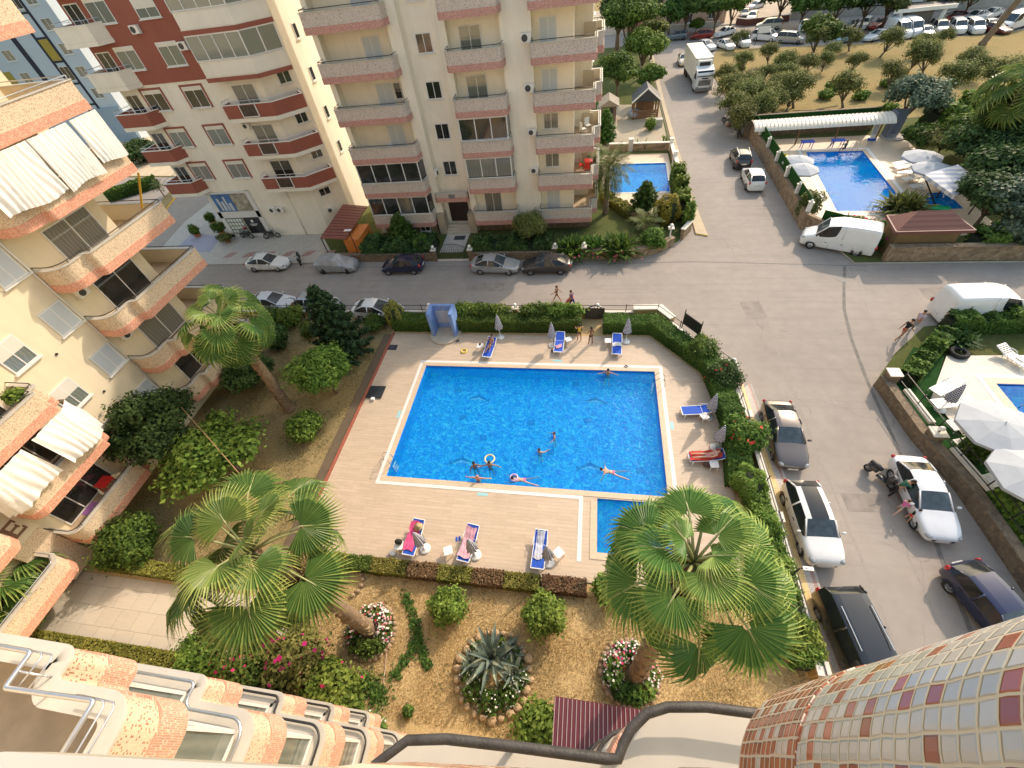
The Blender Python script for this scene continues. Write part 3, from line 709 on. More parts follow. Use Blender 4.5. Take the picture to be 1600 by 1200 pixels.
def balcony(root, path, zc, mos, band, rail=IRON, railz=.15, posts=True, cap=MARB, inner=None, hband=.45, h=1.0, floor=None, slabm=None, cw=.24, rr=.025, name='balcony', bh=.33, roff=.07, bo=.035):
    path = [Vector(p[:2]) for p in path]; inner = inner or PLASTER
    inn = offset(path, .16); zb = zc - h - bh
    fl = MB(); fl.sheet([tuple(p) for p in (floor or inn)], zc - h, 0); fl.sheet([tuple(p) for p in (floor or offset(path, -.03))], zb, 1)
    b = fl.build(name, [slabm or mat('balcony_floor_tile', (.52, .40, .27), .5, .1, 3), inner], root, world=True)
    w = MB(); w.wall(path, zb + hband, zc - .05, 0); w.wall(offset(path, -bo), zb, zb + hband, 1)
    o1, o2 = offset(path, -bo), path
    for i in range(len(path) - 1): w.quad((*o2[i], zb+hband), (*o1[i], zb+hband), (*o1[i+1], zb+hband), (*o2[i+1], zb+hband), 1)
    w.wall(inn, zc - h, zc - .05, 2, flip=True)
    w.build('parapet', [mos, band, inner], b, world=True)
    c = MB(); a0, a1 = offset(path, -.05), offset(path, cw - .05)
    for i in range(len(path) - 1):
        c.quad((*a0[i], zc), (*a0[i+1], zc), (*a1[i+1], zc), (*a1[i], zc)); c.quad((*a0[i], zc-.05), (*a0[i+1], zc-.05), (*a0[i+1], zc), (*a0[i], zc)); c.quad((*a1[i+1], zc-.05), (*a1[i], zc-.05), (*a1[i], zc), (*a1[i+1], zc))
    c.build('parapet_cap', cap, b, world=True)
    if rail:
        r = MB(); q = offset(path, roff); r.tube([(*p, zc + railz) for p in q], rr, 8)
        if posts:
            L = 0
            for i in range(len(q) - 1):
                d = (q[i+1] - q[i]).length; L += d
                if L > 1.1 or i == 0: r.tube([(*q[i], zc - .01), (*q[i], zc + railz)], rr * .8, 6); L = 0
        r.build('rail', rail, b, True, world=True)
    return b
def curtain(root, path, z1, z0, amp=.07, wl=.28, lift=0.0, seed=0, m=None):
    """A cloth hung outside a balcony, folded along its run and bellying at the foot."""
    rnd = random.Random(seed); P = [Vector(p[:2]) for p in path]; L = [0]
    for a, b in zip(P[:-1], P[1:]): L.append(L[-1] + (b - a).length)
    n = max(12, int(L[-1] / .06)); rows = 9; mb = MB(); ph = rnd.random() * 6
    def at(s):
        for i in range(len(P) - 1):
            if s <= L[i+1] or i == len(P) - 2:
                t = (s - L[i]) / (L[i+1] - L[i]); d = (P[i+1] - P[i]).normalized(); return P[i].lerp(P[i+1], t), Vector((d.y, -d.x))
    for j in range(rows + 1):
        v = j / rows
        for i in range(n + 1):
            s = L[-1] * i / n; p, nn = at(s); 
            w1 = s + .12 * math.sin(s * 2.9 + v * 2.1 + ph) + .25 * v * math.sin(s * .9 + ph * 2)
            env = .45 + .55 * math.sin(w1 * 1.3 + ph) ** 2
            f = amp * ((.3 + .7 * v) * env * math.sin(w1 / wl * 2 * PI + ph) + .45 * math.sin(w1 * 3.1 + v * 3.0 + ph) + .22 * math.sin(w1 * 13.7 + v * 6 + 2 * ph) * (1 - .5 * v))
            q = p + nn * (f + .05 + lift * math.sin(v * PI * .55) * (.7 + .3 * math.sin(s * 1.1 + ph)))
            zz = z1 + (z0 - z1) * v + (.10 * math.sin(s * 1.9 + ph) * v if v > .8 else 0)
            mb.v.append((q.x, q.y, zz))
    for j in range(rows):
        for i in range(n): a = j * (n + 1) + i; mb.face((a, a + 1, a + n + 2, a + n + 1))
    return mb.build('curtain', m or CURT, root, True, world=True)
FLH = 3.16
CURT2 = mat('grey_white_awning_cloth', (.66, .64, .61), .9, .08, 2.0)
# ------------------------------------------------------------------ the neighbouring block on the west (letter E)
LB = thing('apartment_block', 'cream apartment block on the left with letter E panel and orange banded balconies', 'apartment building', (-34, 8, 0))
mb = MB(); mb.prism([(-48, -10), (-28, -10), (-28, 20.4), (-31.2, 20.4), (-31.2, 23.5), (-48, 23.5)], 0, 25.6)
mb.build('wall', CREAM, LB, world=True)
mb = MB(); mb.prism([(-48.6, -10.6), (-25.6, -10.6), (-25.6, 24.0), (-48.6, 24.0)], 25.6, 26.0); mb.build('roof', MARB, LB, world=True)
caps = [3.05 + FLH * k for k in range(7)]
for k, zc in enumerate(caps):
    path = fillet([(-28, 15.03), (-26.4, 15.03), (-26.4, 16.62), (-26.02, 16.62), (-25.98, 22.35), (-31.2, 22.35)], [.75, .25, .25, .06], 6)
    fl = [(-28, 15.2)] + [tuple(p) for p in offset(path, .16)[1:]] + [(-31.2, 20.4), (-28, 20.4)]
    balcony(LB, path, zc, MOSA, MOSO, rail=IRON if k < 4 else ALU, floor=fl, slabm=mat('balcony_floor_tile', (.52, .40, .27), .5, .1, 3))
    path = fillet([(-28, 10.2), (-26.35, 10.2), (-26.35, 9.72), (-25.95, 9.72), (-25.95, 5.3), (-28, 5.3)][::-1], [.5, .1, .1, .3, .01][::1], 5)
    balcony(LB, path, zc, MOSA, MOSO, rail=IRON)
    path = fillet([(-28, -7.0), (-25.85, -7.0), (-25.85, 3.9), (-26.4, 4.25), (-28, 4.25)], [.3, .25, .25, .2], 5)
    balcony(LB, path, zc, MOSA, MOSO, rail=ALU)
    zf = zc - 1.0
    # door behind each north balcony, windows of the bare wall
    window(LB, -27.99, 18.2, zf + .06, PI/2, 2.9, 2.15, GLASSC if k % 2 else GLASS, name='balcony_door', sill=False)
    window(LB, -27.99, 14.15, zf + 1.05, PI/2, 1.35, 1.5, SHUT, shutter=.93)
    window(LB, -27.99, 11.35, zf + 1.1, PI/2, 1.35, 1.5, GLASSG, shutter=.45)
    window(LB, -27.99, 7.6, zf + .06, PI/2, 3.2, 2.2, GLASS, name='balcony_door', sill=False, cols=3)
    window(LB, -27.99, .6, zf + .06, PI/2, 3.4, 2.2, GLASS, name='balcony_door', sill=False, cols=3)
    if k in (1, 2, 4): ac_unit(LB, -27.99, 15.9, zf + 2.0, PI/2, .8)
mb = MB(); mb.wall([Vector((-27.4, 4.3)), Vector((-27.4, 5.25)), Vector((-28, 5.25))], .3, 25.6, 0); mb.wall([Vector((-28, 3.7)), Vector((-27.4, 3.7)), Vector((-27.4, 4.3))], .3, 25.6, 0)
mb.build('mosaic_pier', MOSA, LB, world=True)
mb = MB(); mb.box((-27.36, 4.75, 5.6), (.05, 1.08, 3.3)); pn = mb.build('letter_panel', mat('panel_cream', (.68, .60, .45), .7, .06, 4), LB, world=True)
mb = MB(); ex = -27.325
for c, d in (((ex, 4.52, 4.78), (.03, .16, .9)), ((ex, 4.8, 5.17), (.028, .5, .13)), ((ex, 4.75, 4.78), (.028, .38, .12)), ((ex, 4.8, 4.4), (.028, .5, .13)), ((ex, 5.02, 5.1), (.027, .08, .26)), ((ex, 5.02, 4.46), (.027, .08, .26)), ((ex, 4.93, 4.78), (.027, .07, .26)), ((ex, 4.44, 5.17), (.027, .1, .13)), ((ex, 4.44, 4.4), (.027, .1, .13))): mb.box(c, d)
mb.build('letter_e', mat('letter_brown', (.20, .105, .06), .6, .1, 5), pn, world=True)
# drain pipe with brackets, and vents on the wall
mb = MB(); mb.tube([(-27.93, 14.95, .3), (-27.93, 14.95, 25)], .045, 8)
mb.build('drain_pipe', WHITE, LB, True, world=True)
for z in (5.9, 9.0, 12.2): MB().lathe([(.01, 0), (.07, 0), (.07, .03), (.01, .03)], 12, M=facing(-27.97, 12.6, z, 0) @ Matrix.Rotation(PI/2, 4, 'Y')).build('vent', DARKIN, LB, world=True)
# hung cloths
npath = fillet([(-26.3, 15.0), (-26.3, 16.55), (-25.93, 16.6), (-25.88, 22.3)], [.5, .25], 4)
c18 = caps[5] - 1.36; no = offset(npath, -.06)
curtain(LB, [(-26.2, 15.1), (-25.95, 16.9), (-25.86, 18.1)], c18, caps[4] - .45, .06, .26, .15, 1)
curtain(LB, [(-25.86, 18.15), (-25.86, 20.4)], c18, caps[4] - .6, .06, .24, .15, 2)
curtain(LB, [(-25.86, 20.6), (-25.86, 22.3)], c18, caps[4] - .35, .05, .2, .1, 3)
c6 = caps[2] - 1.0 - .36
curtain(LB, [(-27.2, 10.35), (-26.3, 10.3), (-25.85, 9.6), (-25.84, 7.9)][::-1], caps[2] - 1.36, caps[1] - .35, .08, .3, .35, 4)
curtain(LB, [(-25.84, 7.4), (-25.84, 5.4), (-26.4, 5.15)][::-1], caps[2] - 1.36, caps[1] - .2, .09, .3, .25, 5)
mb = MB(); mb.bar((-25.9, 22.2, caps[4]-1.4), (-26.3, 21.2, caps[3]+.1), .25, .02); mb.build('sun_blind', mat('yellow_cloth', (.72, .42, .04), .8, .1, 4), LB, world=True)
# ------------------------------------------------------------------ the block the photograph is taken from
OB = thing('apartment_block', 'own apartment block at the bottom with curved speckled mosaic balconies and pipe rails', 'apartment building', (-4, -6, 0))
mb = MB(); mb.prism([(-30, -16), (9.4, -16), (9.4, -2.6), (-30, -2.6)], .05, 25.5); mb.build('wall', CREAM, OB, world=True)
own = [3.08 + FLH * k for k in range(5)]               # parapet caps of the floors seen below the camera
WP = fillet([(-15, .22), (-7.5, .22), (-7.5, -.2), (-6.06, -.2), (-6.06, -2.6)][::-1], [.42, .1, .38], 8)
for k, zc in enumerate(own):
    b = balcony(OB, WP, zc, MOSW, MOSWO, rail=None, cap=MARB, slabm=mat('terrace_floor', (.33, .27, .2), .6, .15, 3), cw=.34, floor=[(-15, -2.6), (-15, -.05), (-7.85, -.05), (-7.85, -.5), (-6.4, -.5), (-6.4, -2.6)], hband=.6)
    if k in (4, 3):
        mb = MB()
        if k == 4:
            zr = zc + .28
            mb.tube([(*p, zr) for p in fillet([(-15, .12), (-7.86, .10), (-7.86, -.34), (-6.37, -.29), (-6.34, -2.5)], .05, 3)], .034, 10)
            for dx, dz in ((.16, -.06), (.25, -.14)):
                mb.tube([(-8.3, .12, zr + dz), (-7.86 + dx - .05, .11, zr + dz), (-7.86 + dx, .06, zr + dz), (-7.86 + dx - .03, -.36, zr + dz)], .013, 6)
                mb.tube([(-6.75, -.27, zr + dz), (-6.37 + dx - .08, -.28, zr + dz), (-6.37 + dx - .03, -.34, zr + dz), (-6.34 + dx - .03, -2.5, zr + dz)], .013, 6)
            for x_, y_ in ((-7.86, -.14), (-6.36, -.85), (-6.35, -1.9)):
                mb.tube([(x_, y_, zr), (x_ + .1, y_, zr - .05), (x_ + .3, y_, zr - .16)], .016, 6); mb.tube([(x_ + .3, y_, zr - .16), (x_ + .3, y_, zc)], .016, 6)
            for x_ in (-7.4, -9.5, -12): mb.tube([(x_, -.33 if x_ > -7.6 else .11, zr), (x_, (-.33 if x_ > -7.6 else .11), zc)], .016, 6)
        else:
            mb.tube([(*p, zc + .16) for p in offset(WP, .1)], .03, 10)
        mb.build('rail', ALU if k >= 3 else OLDIRON, b, True, world=True)
    else:
        mb = MB(); mb.tube([(*p, zc + .1) for p in offset(WP, .05)], .03, 8); mb.build('rail', IRON, b, True, world=True)
    if k < 4:    # glazed-in gallery under the floor above
        zt = own[k + 1] - 1.36; inn = offset([Vector(p) for p in [(-15, .22), (-7.5, .22), (-7.5, -.2), (-6.06, -.2), (-6.06, -2.6)][::-1]], .3)
        g = MB(); f = MB()
        for a, c in zip(inn[:-1], inn[1:]):
            if (c - a).length < .3: continue
            nseg = max(1, int((c - a).length / .9))
            for i in range(nseg):
                p, q = a.lerp(c, i / nseg), a.lerp(c, (i + 1) / nseg)
                f.bar((*p, zc + .03), (*p, zt), .06, .05); g.quad((*p, zc + .05), (*q, zc + .05), (*q, zt), (*p, zt))
            f.bar((*a, zc + .05), (*c, zc + .05), .06, .06); f.bar((*a, zt - .04), (*c, zt - .04), .06, .06)
        fo = f.build('gallery_window', FRAME, OB, world=True); g.build('pane', GLASSG if k > 1 else GLASSC, fo, world=True)
# east bay: floor below the camera with its black pipe rail, and the camera floor's tiled parapet
EPr = [Vector(p) for p in ((-1.4, -2.6), (-1.36, -.6), (-1.21, -.2), (-1.04, -.06), (-.79, -.02), (-.38, .0), (.2, .02), (.27, .03), (.30, .10), (.35, .18), (.45, .27), (.58, .32), (.81, .35), (1.07, .355), (4.5, .36))]
EP = [Vector((4.5, -2.6))] + offset(EPr, -.035)[::-1]
for k, zc in enumerate([3.08 + FLH * k for k in range(6)]):
    b = balcony(OB, EP, zc, MOSW, MOSWO, rail=None, slabm=mat('terrace_floor', (.33, .27, .2), .6, .15, 3), cw=.3, floor=[(-1.0, -2.6), (-1.0, -.35), (.62, -.3), (.7, .1), (4.2, .12), (4.2, -2.6)], hband=.6)
    mb = MB(); q = offset(EPr, .0); mb.tube([(*p, zc + .17) for p in q], .03 if k == 5 else .025, 12)
    for i in (len(q)//3, len(q)//2, 2*len(q)//3): mb.tube([(*q[i], zc - .02), (*q[i], zc + .17)], .02, 8)
    mb.build('rail', OLDIRON, b, True, world=True)
NP = fillet([(.475, -2.4), (.475, .272), (4.5, .312), (4.5, -2.4)][::-1], [.3, .30], 14)
b = balcony(OB, NP, 22.12, MOSN, MOSNO, rail=None, cw=.34, hband=.42, bh=.36, bo=.003, floor=[(.8, -2.4), (.8, 0), (4.2, 0), (4.2, -2.4)])
AP = [Vector(p) for p in ((.46, -.05), (-.1, -.075), (-.5, -.115), (-.85, -.2), (-1.1, -.36), (-1.25, -.6), (-1.3, -2.4))]
b = balcony(OB, AP, 22.04, MOSN, MOSNO, rail=None, cw=.30, floor=[(.4, -.3), (-.8, -.4), (-1.1, -.8), (-1.1, -2.5), (.4, -2.5)])
# ------------------------------------------------------------------ pale block across the street (entrance in the middle)
CB = thing('apartment_block', 'tall cream apartment block across the street with pink banded balconies and arched gate entrance', 'apartment building', (-11, 48, 0))
YW = 40.05; HT = 26.2
mb = MB(); mb.prism([(-21.6, 40.9), (-15.0, 40.9), (-15.0, YW), (-14.75, YW), (-14.75, 40.95), (-11.75, 40.95), (-11.75, YW), (-11.2, YW), (-11.2, 40.7), (-7.1, 40.7), (-7.1, YW), (-4.75, YW), (-4.75, 40.9), (-1.7, 40.9), (-1.7, 43.8), (-.3, 43.8), (-.3, 50), (-21.6, 50)], 0, HT)
mb.build('wall', CREAMC, CB, world=True)
mb = MB(); mb.prism([(-22.4, 38.6), (.8, 38.6), (.8, 50.6), (-22.4, 50.6)], HT, HT + .5); mb.build('roof', MARB, CB, world=True)
mb = MB(); mb.prism([(-15.75, YW - .02), (-15.0, YW - .02), (-15.0, 40.9), (-15.75, 40.9)], 0, HT); mb.prism([(-22.0, 40.0), (-21.55, 40.0), (-21.55, 41.0), (-22.0, 41.0)], 0, HT); mb.build('pilaster', CREAMC, CB, world=True)
ccap = [2.62 + 3.17 * k for k in range(8)]
for k, zc in enumerate(ccap):
    zf = zc - 1.0
    lp = fillet([(-21.9, 41.0), (-21.9, 38.9), (-15.55, 38.9), (-15.45, 40.05)], [.12, .35], 5)
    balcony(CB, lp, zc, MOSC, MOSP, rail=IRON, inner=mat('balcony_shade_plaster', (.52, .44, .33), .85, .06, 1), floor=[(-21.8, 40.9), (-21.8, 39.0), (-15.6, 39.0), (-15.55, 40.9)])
    mp_ = fillet([(-11.36, 40.05), (-11.34, 38.9), (-6.95, 38.9), (-6.9, 40.05)], [.3, .3], 5)
    balcony(CB, mp_, zc, MOSC, MOSP, rail=IRON if k != 2 else ALU, floor=[(-11.2, 40.7), (-11.2, 39.0), (-7.05, 39.0), (-7.05, 40.7)])
    rp = fillet([(-4.8, 40.05), (-4.78, 38.9), (.06, 38.9), (.06, 40.6), (.56, 40.75), (.56, 44.6), (-.3, 44.6)], [.15, .06, .04, .1, .1], 4)
    balcony(CB, rp, zc, MOSC, MOSP, rail=IRON, floor=[(-4.7, 40.9), (-4.7, 39.0), (-.05, 39.0), (-.05, 40.8), (.45, 40.9), (.45, 44.5), (-.3, 44.5), (-.3, 43.8), (-1.7, 43.8), (-1.7, 40.9)])
    pan = mat('partition_plaster', (.55, .47, .34), .85, .06, 1)
    if k: MB().box((-.55, 43.7, zf + .55), (.9, .1, 1.1)).build('balcony_partition', pan, CB, world=True)
    # openings
    window(CB, -17.7, 40.89, zf + .05, 0, 1.5, 2.1, SHUTW, shutter=.95, name='balcony_door', sill=False)
    if k == 3: window(CB, -16.5, 40.89, zf + .9, 0, .7, 1.25, GLASS, cols=1)
    window(CB, -9.55, 40.69, zf + .05, 0, 1.75, 2.15, GLASSC if k in (0, 6) else GLASSG, name='balcony_door', sill=False)
    if k in (1, 2): window(CB, -3.6, 40.89, zf + .95, 0, 1.3, 1.25, GLASSC)
    else: window(CB, -3.6, 40.89, zf + .05, 0, 1.3, 2.1, SHUTW, shutter=.95, name='balcony_door', sill=False)
    if k: window(CB, -13.35, 40.94, zc + 2.5 - 3.17 + .35, 0, 1.3, 1.3, GLASS)
    if k: ac_unit(CB, -5.15, YW, zc - .1, 0, 1.0 if k > 2 else .85)
    # side windows of the east wall and the rear wing
    for yy in (47.5,): window(CB, -.29, yy, zf + 1.0, PI/2, 1.3, 1.3, GLASS)
# glazed-in balconies
def glazing(root, path, z0, z1, skip=(), pane=GLASS, name='gallery_window'):
    f = MB(); g = MB(); P = [Vector(p) for p in path]; i = 0
    for a, c in zip(P[:-1], P[1:]):
        if (c - a).length < .05: continue
        n = max(1, round((c - a).length / 1.35))
        f.bar((*a, z0 + .035), (*c, z0 + .035), .08, .07); f.bar((*a, z1 - .06), (*c, z1 - .06), .08, .12)
        for s in range(n):
            p, q = a.lerp(c, s / n), a.lerp(c, (s + 1) / n)
            f.bar((*p, z0), (*p, z1), .09, .08)
            if i not in skip: g.quad((*p, z0 + .06), (*q, z0 + .06), (*q, z1 - .1), (*p, z1 - .1))
            i += 1
    fo = f.build(name, FRAME, root, world=True); g.build('pane', pane, fo, world=True)
glp = [(-21.8, 40.8), (-21.8, 39.02), (-15.75, 39.02), (-15.5, 40.0)]
glazing(CB, glp, ccap[1] + .02, ccap[2] - 1.34); glazing(CB, glp, ccap[0] + .02, ccap[1] - 1.34, skip=(3,))
glm = [(-11.25, 40.0), (-11.2, 39.02), (-7.1, 39.02), (-7.0, 40.0)]
glazing(CB, glm, ccap[2] + .02, ccap[3] - 1.34); glazing(CB, glm, ccap[1] + .02, ccap[2] - 1.34, pane=GLASSC)
ac_unit(CB, -14.72, 40.0, 5.9, PI/2, .8)
# entrance: canopy balcony, dark door, stone piers, steps
balcony(CB, fillet([(-15.1, 40.9), (-15.1, 39.7), (-11.85, 39.7), (-11.85, 40.9)], [.15, .15], 3), 4.25, MOSC, MOSP, rail=None, h=.55)
MB().box((-13.4, 39.66, 3.95), (.6, .04, .36)).build('name_plate', mat('plate_grey', (.2, .19, .2), .5, .3, 9), CB, world=True)
MB().box((-13.3, 40.9, 1.85), (2.0, .12, 2.1)).build('entrance_door', mat('dark_wood_door', (.035, .022, .018), .4, .4, 6), CB, world=True)
mb = MB()
for x in (-14.95, -11.75): mb.box((x, 39.95, 1.1), (.75, 1.0, 2.2))
mb.build('stone_pier', mat('pier_stone', (.40, .33, .24), .8, .15, 3), CB, world=True)
mb = MB()
for i in range(5): mb.box((-13.35, 40.2 - i * .3, .78 - i * .16 - .25), (2.5, .32, .5))
mb.build('entrance_steps', mat('step_marble', (.52, .45, .36), .6, .12, 3), CB, world=True)
mb = MB(); mb.box((-13.4, 37.6, .15), (2.4, 3.4, .04)); mb.build('entrance_path', MARB, CB, world=True)
MB().box((-13.1, 38.55, .18), (1.15, .75, .02)).build('door_mat', mat('dark_mat', (.05, .055, .06), .9, .2, 20), CB, world=True)
for x0, x1 in ((-11.3, -7), (-4.8, .0)):
    mb = MB(); mb.box(((x0 + x1)/2, 40.03, .6), (x1 - x0, .04, 1.2)); mb.build('brown_plinth', STONE2, CB, world=True)
mb = MB(); mb.prism([(-21.3, 39.6), (-15.6, 39.6), (-15.6, 40.85), (-21.3, 40.85)], .02, 1.25); mb.build('plinth', STONE2, CB, world=True)
window(CB, -16.9, 39.59, .45, 0, 1.1, .7, GLASS)
# ------------------------------------------------------------------ red and ivory block with the shop
RB = thing('apartment_block', 'ivory apartment block with brick red upper corner, red balconies and a corner shop', 'apartment building', (-35, 48, 0))
Y = 40.2; HR = 26.5
body = [(-42.6, Y), (-28.3, Y), (-26.1, 42.4), (-26.1, 76), (-42.6, 76)]
mb = MB(); mb.prism([(-40.6, Y + .02), (-28.3, Y + .02), (-26.1, 42.4), (-26.1, 56), (-40.6, 56)], 0, 5.35, 0); mb.prism(body, 5.35, HR, 0); mb.build('wall', CREAMR, RB, world=True)
mb = MB(); mb.prism([(-43, 39), (-25.5, 39), (-25.5, 77), (-43, 77)], HR, HR + .5); mb.build('roof', WHITE, RB, world=True)
mb = MB(); mb.box((-37.55, Y - .02, 20.7), (10.2, .06, 11.6)); mb.box((-42.63, 44, 20.7), (.06, 7.6, 11.6)); mb.build('red_wall', BRICKRED, RB, world=True)
for k in range(7):
    zs = 6.55 + 3.15 * k; red = k >= 3
    for x in (-39.4, -35.15):
        window(RB, x, Y - (.05 if red else 0), zs, 0, 2.0, 1.65, [GLASSC, GLASSG, GLASS][k % 3] if k < 3 else GLASSG, shutter=.16 if not (k == 4 and x > -36) else .6, surround=None if red else BRICKRED, cols=2)
    # left corner balconies
    zc = 6.9 + 3.15 * k
    lp = [(-43.6, 42.5), (-43.6, 39.1), (-40.4, 39.1), (-39.75, Y)]
    def rbal(path, zc, m, white_base=True, glazed=False):
        path = [Vector(p) for p in path]; b = MB(); b.sheet([tuple(p) for p in path], zc - 1.0, 0); b.sheet([tuple(p) for p in offset(path, -.03)], zc - 1.52, 0)
        b.wall(offset(path, -.04), zc - 1.52, zc - 1.2, 0)
        bo = b.build('balcony', CREAMR, RB, world=True)
        w = MB(); w.wall(path, zc - 1.2, zc - .12, 0); w.wall(offset(path, .1), zc - 1.0, zc - .12, 0, flip=True)
        w.build('parapet', m, bo, world=True)
        a0, a1 = offset(path, -.03), offset(path, .13); c = MB()
        for i in range(len(path) - 1):
            c.quad((*a0[i], zc - .12), (*a0[i+1], zc - .12), (*a1[i+1], zc - .12), (*a1[i], zc - .12)); c.quad((*a0[i], zc - .17), (*a0[i+1], zc - .17), (*a0[i+1], zc - .12), (*a0[i], zc - .12))
        c.build('parapet_cap', WHITE, bo, world=True)
        if not glazed:
            r = MB(); q = offset(path, .05); r.tube([(*p, zc + .12) for p in q], .022, 6)
            for i in range(len(q) - 1):
                n = max(1, int((q[i+1]-q[i]).length / 1.2))
                for s in range(n): p = q[i].lerp(q[i+1], s / n); r.tube([(*p, zc - .12), (*p, zc + .12)], .018, 6)
            r.build('rail', ALU, bo, world=True)
        return bo
    rbal(lp, zc, BRICKRED if k < 3 else CREAMR)
    window(RB, -41.7, Y - (.05 if red else 0), zc - 1.0, 0, 1.4, 2.1, GLASS, name='balcony_door', sill=False)
    rp = [(-32.35, Y), (-32.35, 39.2), (-27.5, 39.2), (-25.5, 41.2), (-26.4, 42.1)]
    bo = rbal(rp, zc, BRICKRED if k < 3 else CREAMR, glazed=k >= 3)
    if k < 3:
        MB().box((-29.9, 39.15, zc - .66), (1.5, .06, .85)).build('smoked_panel', mat('smoked_panel', (.07, .05, .04), .2, .4, 3), bo, world=True)
        mb = MB()
        for dx in (-.78, .78): mb.box((-29.9 + dx, 39.13, zc - .66), (.07, .07, .95))
        mb.box((-29.9, 39.13, zc - 1.1), (1.5, .07, .07)); mb.build('panel_frame', WHITE, bo, world=True)
        window(RB, -30.2, Y - .0, zc - .98, 0, 2.2, 2.1, [GLASS, GLASSC, GLASSC][k], name='balcony_door', sill=False)
    else:
        glazing(RB, rp, zc - .1, zc + 1.62, pane=GLASSG)
        mb = MB(); mb.wall([Vector(p) for p in offset([Vector(q) for q in rp], -.06)], zc - 1.56, zc - 1.25); mb.build('red_band', BRICKRED, RB, world=True)
    window(RB, -27.2 + .35, 41.3 + .35 - .01, zs + .9, PI/4, 1.15, 1.25, GLASS)
    if k in (1, 3): ac_unit(RB, -31.6, Y, zc + .9, 0, .8)
    if k >= 3: ac_unit(RB, -33.5 if k == 3 else -37, Y - .06, zs + 1.0 if k == 3 else zs - .8, 0, .95)
    for yy in (45, 49.5, 54, 58, 62.5, 67): window(RB, -26.09, yy, zs + .2, PI/2, .7 if yy < 50 else 1.3, 1.1 if yy < 50 else 1.4, GLASS, cols=1 if yy < 50 else 2)
# shop front on the ground floor
mb = MB(); mb.box((-38.0, Y - .05, .25), (5.2, .14, .5)); mb.box((-38.0, Y - .05, 2.75), (5.2, .14, .7)); mb.box((-40.4, Y - .05, 2.65), (.5, .14, 5.2)); mb.box((-35.6, Y - .05, 2.65), (.5, .14, 5.2)); mb.box((-38.0, Y - .05, 5.15), (5.2, .138, .2))
sf = mb.build('shop_front', mat('white_cladding', (.66, .65, .64), .4, .06, 3), RB, world=True)
M = mat('shop_banner', (.06, .16, .38), .4, .5, .9)
mb = MB(); mb.box((-39.0, Y - .07, 4.1), (2.3, .05, 1.9)); mb.build('banner', M, sf, world=True)
mb = MB(); mb.box((-36.9, Y - .07, 4.1), (2.0, .05, 1.9)); mb.build('banner', mat('banner_town', (.33, .30, .24), .5, .7, 2.5), sf, world=True)
mb = MB()
for i, (w_, h_) in enumerate(((.22, 1.3), (.3, 1.0), (.2, 1.5), (.34, .8))): mb.box((-39.6 + i * .42, Y - .105, 3.25 + h_/2), (w_, .02, h_))
mb.build('banner_tower', mat('banner_pale', (.55, .58, .6), .5, .2, 5), sf, world=True)
mb = MB(); mb.box((-39.1, Y - .07, 1.45), (2.0, .05, 1.85)); mb.build('notice_window', GLASSG, sf, world=True)
mb = MB()
for i in range(5):
    for j in range(4): mb.box((-39.85 + i * .38, Y - .105, .8 + j * .43), (.28, .02, .32))
mb.build('notice_sheets', mat('paper_notice', (.62, .66, .6), .7, .15, 8), sf, world=True)
mb = MB(); mb.box((-36.95, Y - .07, 1.45), (1.9, .05, 1.85)); mb.build('dark_window', mat('black_glass', (.02, .02, .025), .15, .3, 2), sf, world=True)
mb = MB(); mb.lathe([(.01, 0), (.16, 0), (.16, .02), (.01, .02)], 16, M=facing(-36.95, Y - .1, 1.95, 0) @ Matrix.Rotation(PI/2, 4, 'X')); 
for i, w_ in enumerate((.9, .6)): mb.box((-36.95, Y - .105, 1.6 - i * .14), (w_, .02, .06))
mb.build('window_lettering', WHITE, sf, world=True)
ac_unit(RB, -33.6, Y, 2.9, 0, .9); ac_unit(RB, -32.7, Y, 2.9, 0, .9); ac_unit(RB, -27.6, 40.9, 2.3, PI/4, .9)
window(RB, -27.4, 41.1, 4.0, PI/4, 1.2, .8, GLASS)
mb = MB(); mb.tube([(-31.2, Y - .04, .1), (-31.2, Y - .04, 5.3)], .05, 8); mb.build('drain_pipe', CREAMR, RB, True, world=True)
# ------------------------------------------------------------------ pale blue tower and further houses
BT_ = thing('tower_block', 'pale blue and white tower block with a black framed strip of yellow panels', 'apartment building', (-105, 84, 0))
YB = 76.0; PB = mat('pale_blue_render', (.46, .53, .60), .8, .05, .2, stain=.08); NAVY = mat('navy_render', (.012, .016, .035), .7, .2, 1); OLIV = mat('olive_yellow_panel', (.36, .27, .04), .6, .1, 1)
mb = MB(); mb.prism([(-140, YB), (-82.5, YB), (-82.5, 92), (-140, 92)], 0, 44); mb.build('wall', PB, BT_, world=True)
mb = MB(); mb.prism([(-141, YB - 1), (-81.5, YB - 1), (-81.5, 93), (-141, 93)], 44, 44.8); mb.build('roof', WHITE, BT_, world=True)
mb = MB(); mb.prism([(-88.0, YB - .3), (-82.6, YB - .3), (-82.6, YB - .02), (-88.0, YB - .02)], 0, 5.5); mb.build('blue_plinth', mat('mid_blue_render', (.25, .33, .42), .8, .06, .3), BT_, world=True)
sx = -88.1
mb = MB()
for dx in (-1.15, 1.15): mb.box((sx + dx, YB - .04, 24), (.45, .1, 39))
for z in [4.6] + [6.2 + 3.1 * k for k in range(12)]: mb.box((sx, YB - .04, z), (1.85, .095, .25 if z > 5 else .5))
mb.box((sx - 5.3, YB - .04, 27), (1.0, .1, 34)); fr_ = mb.build('navy_strip', NAVY, BT_, world=True)
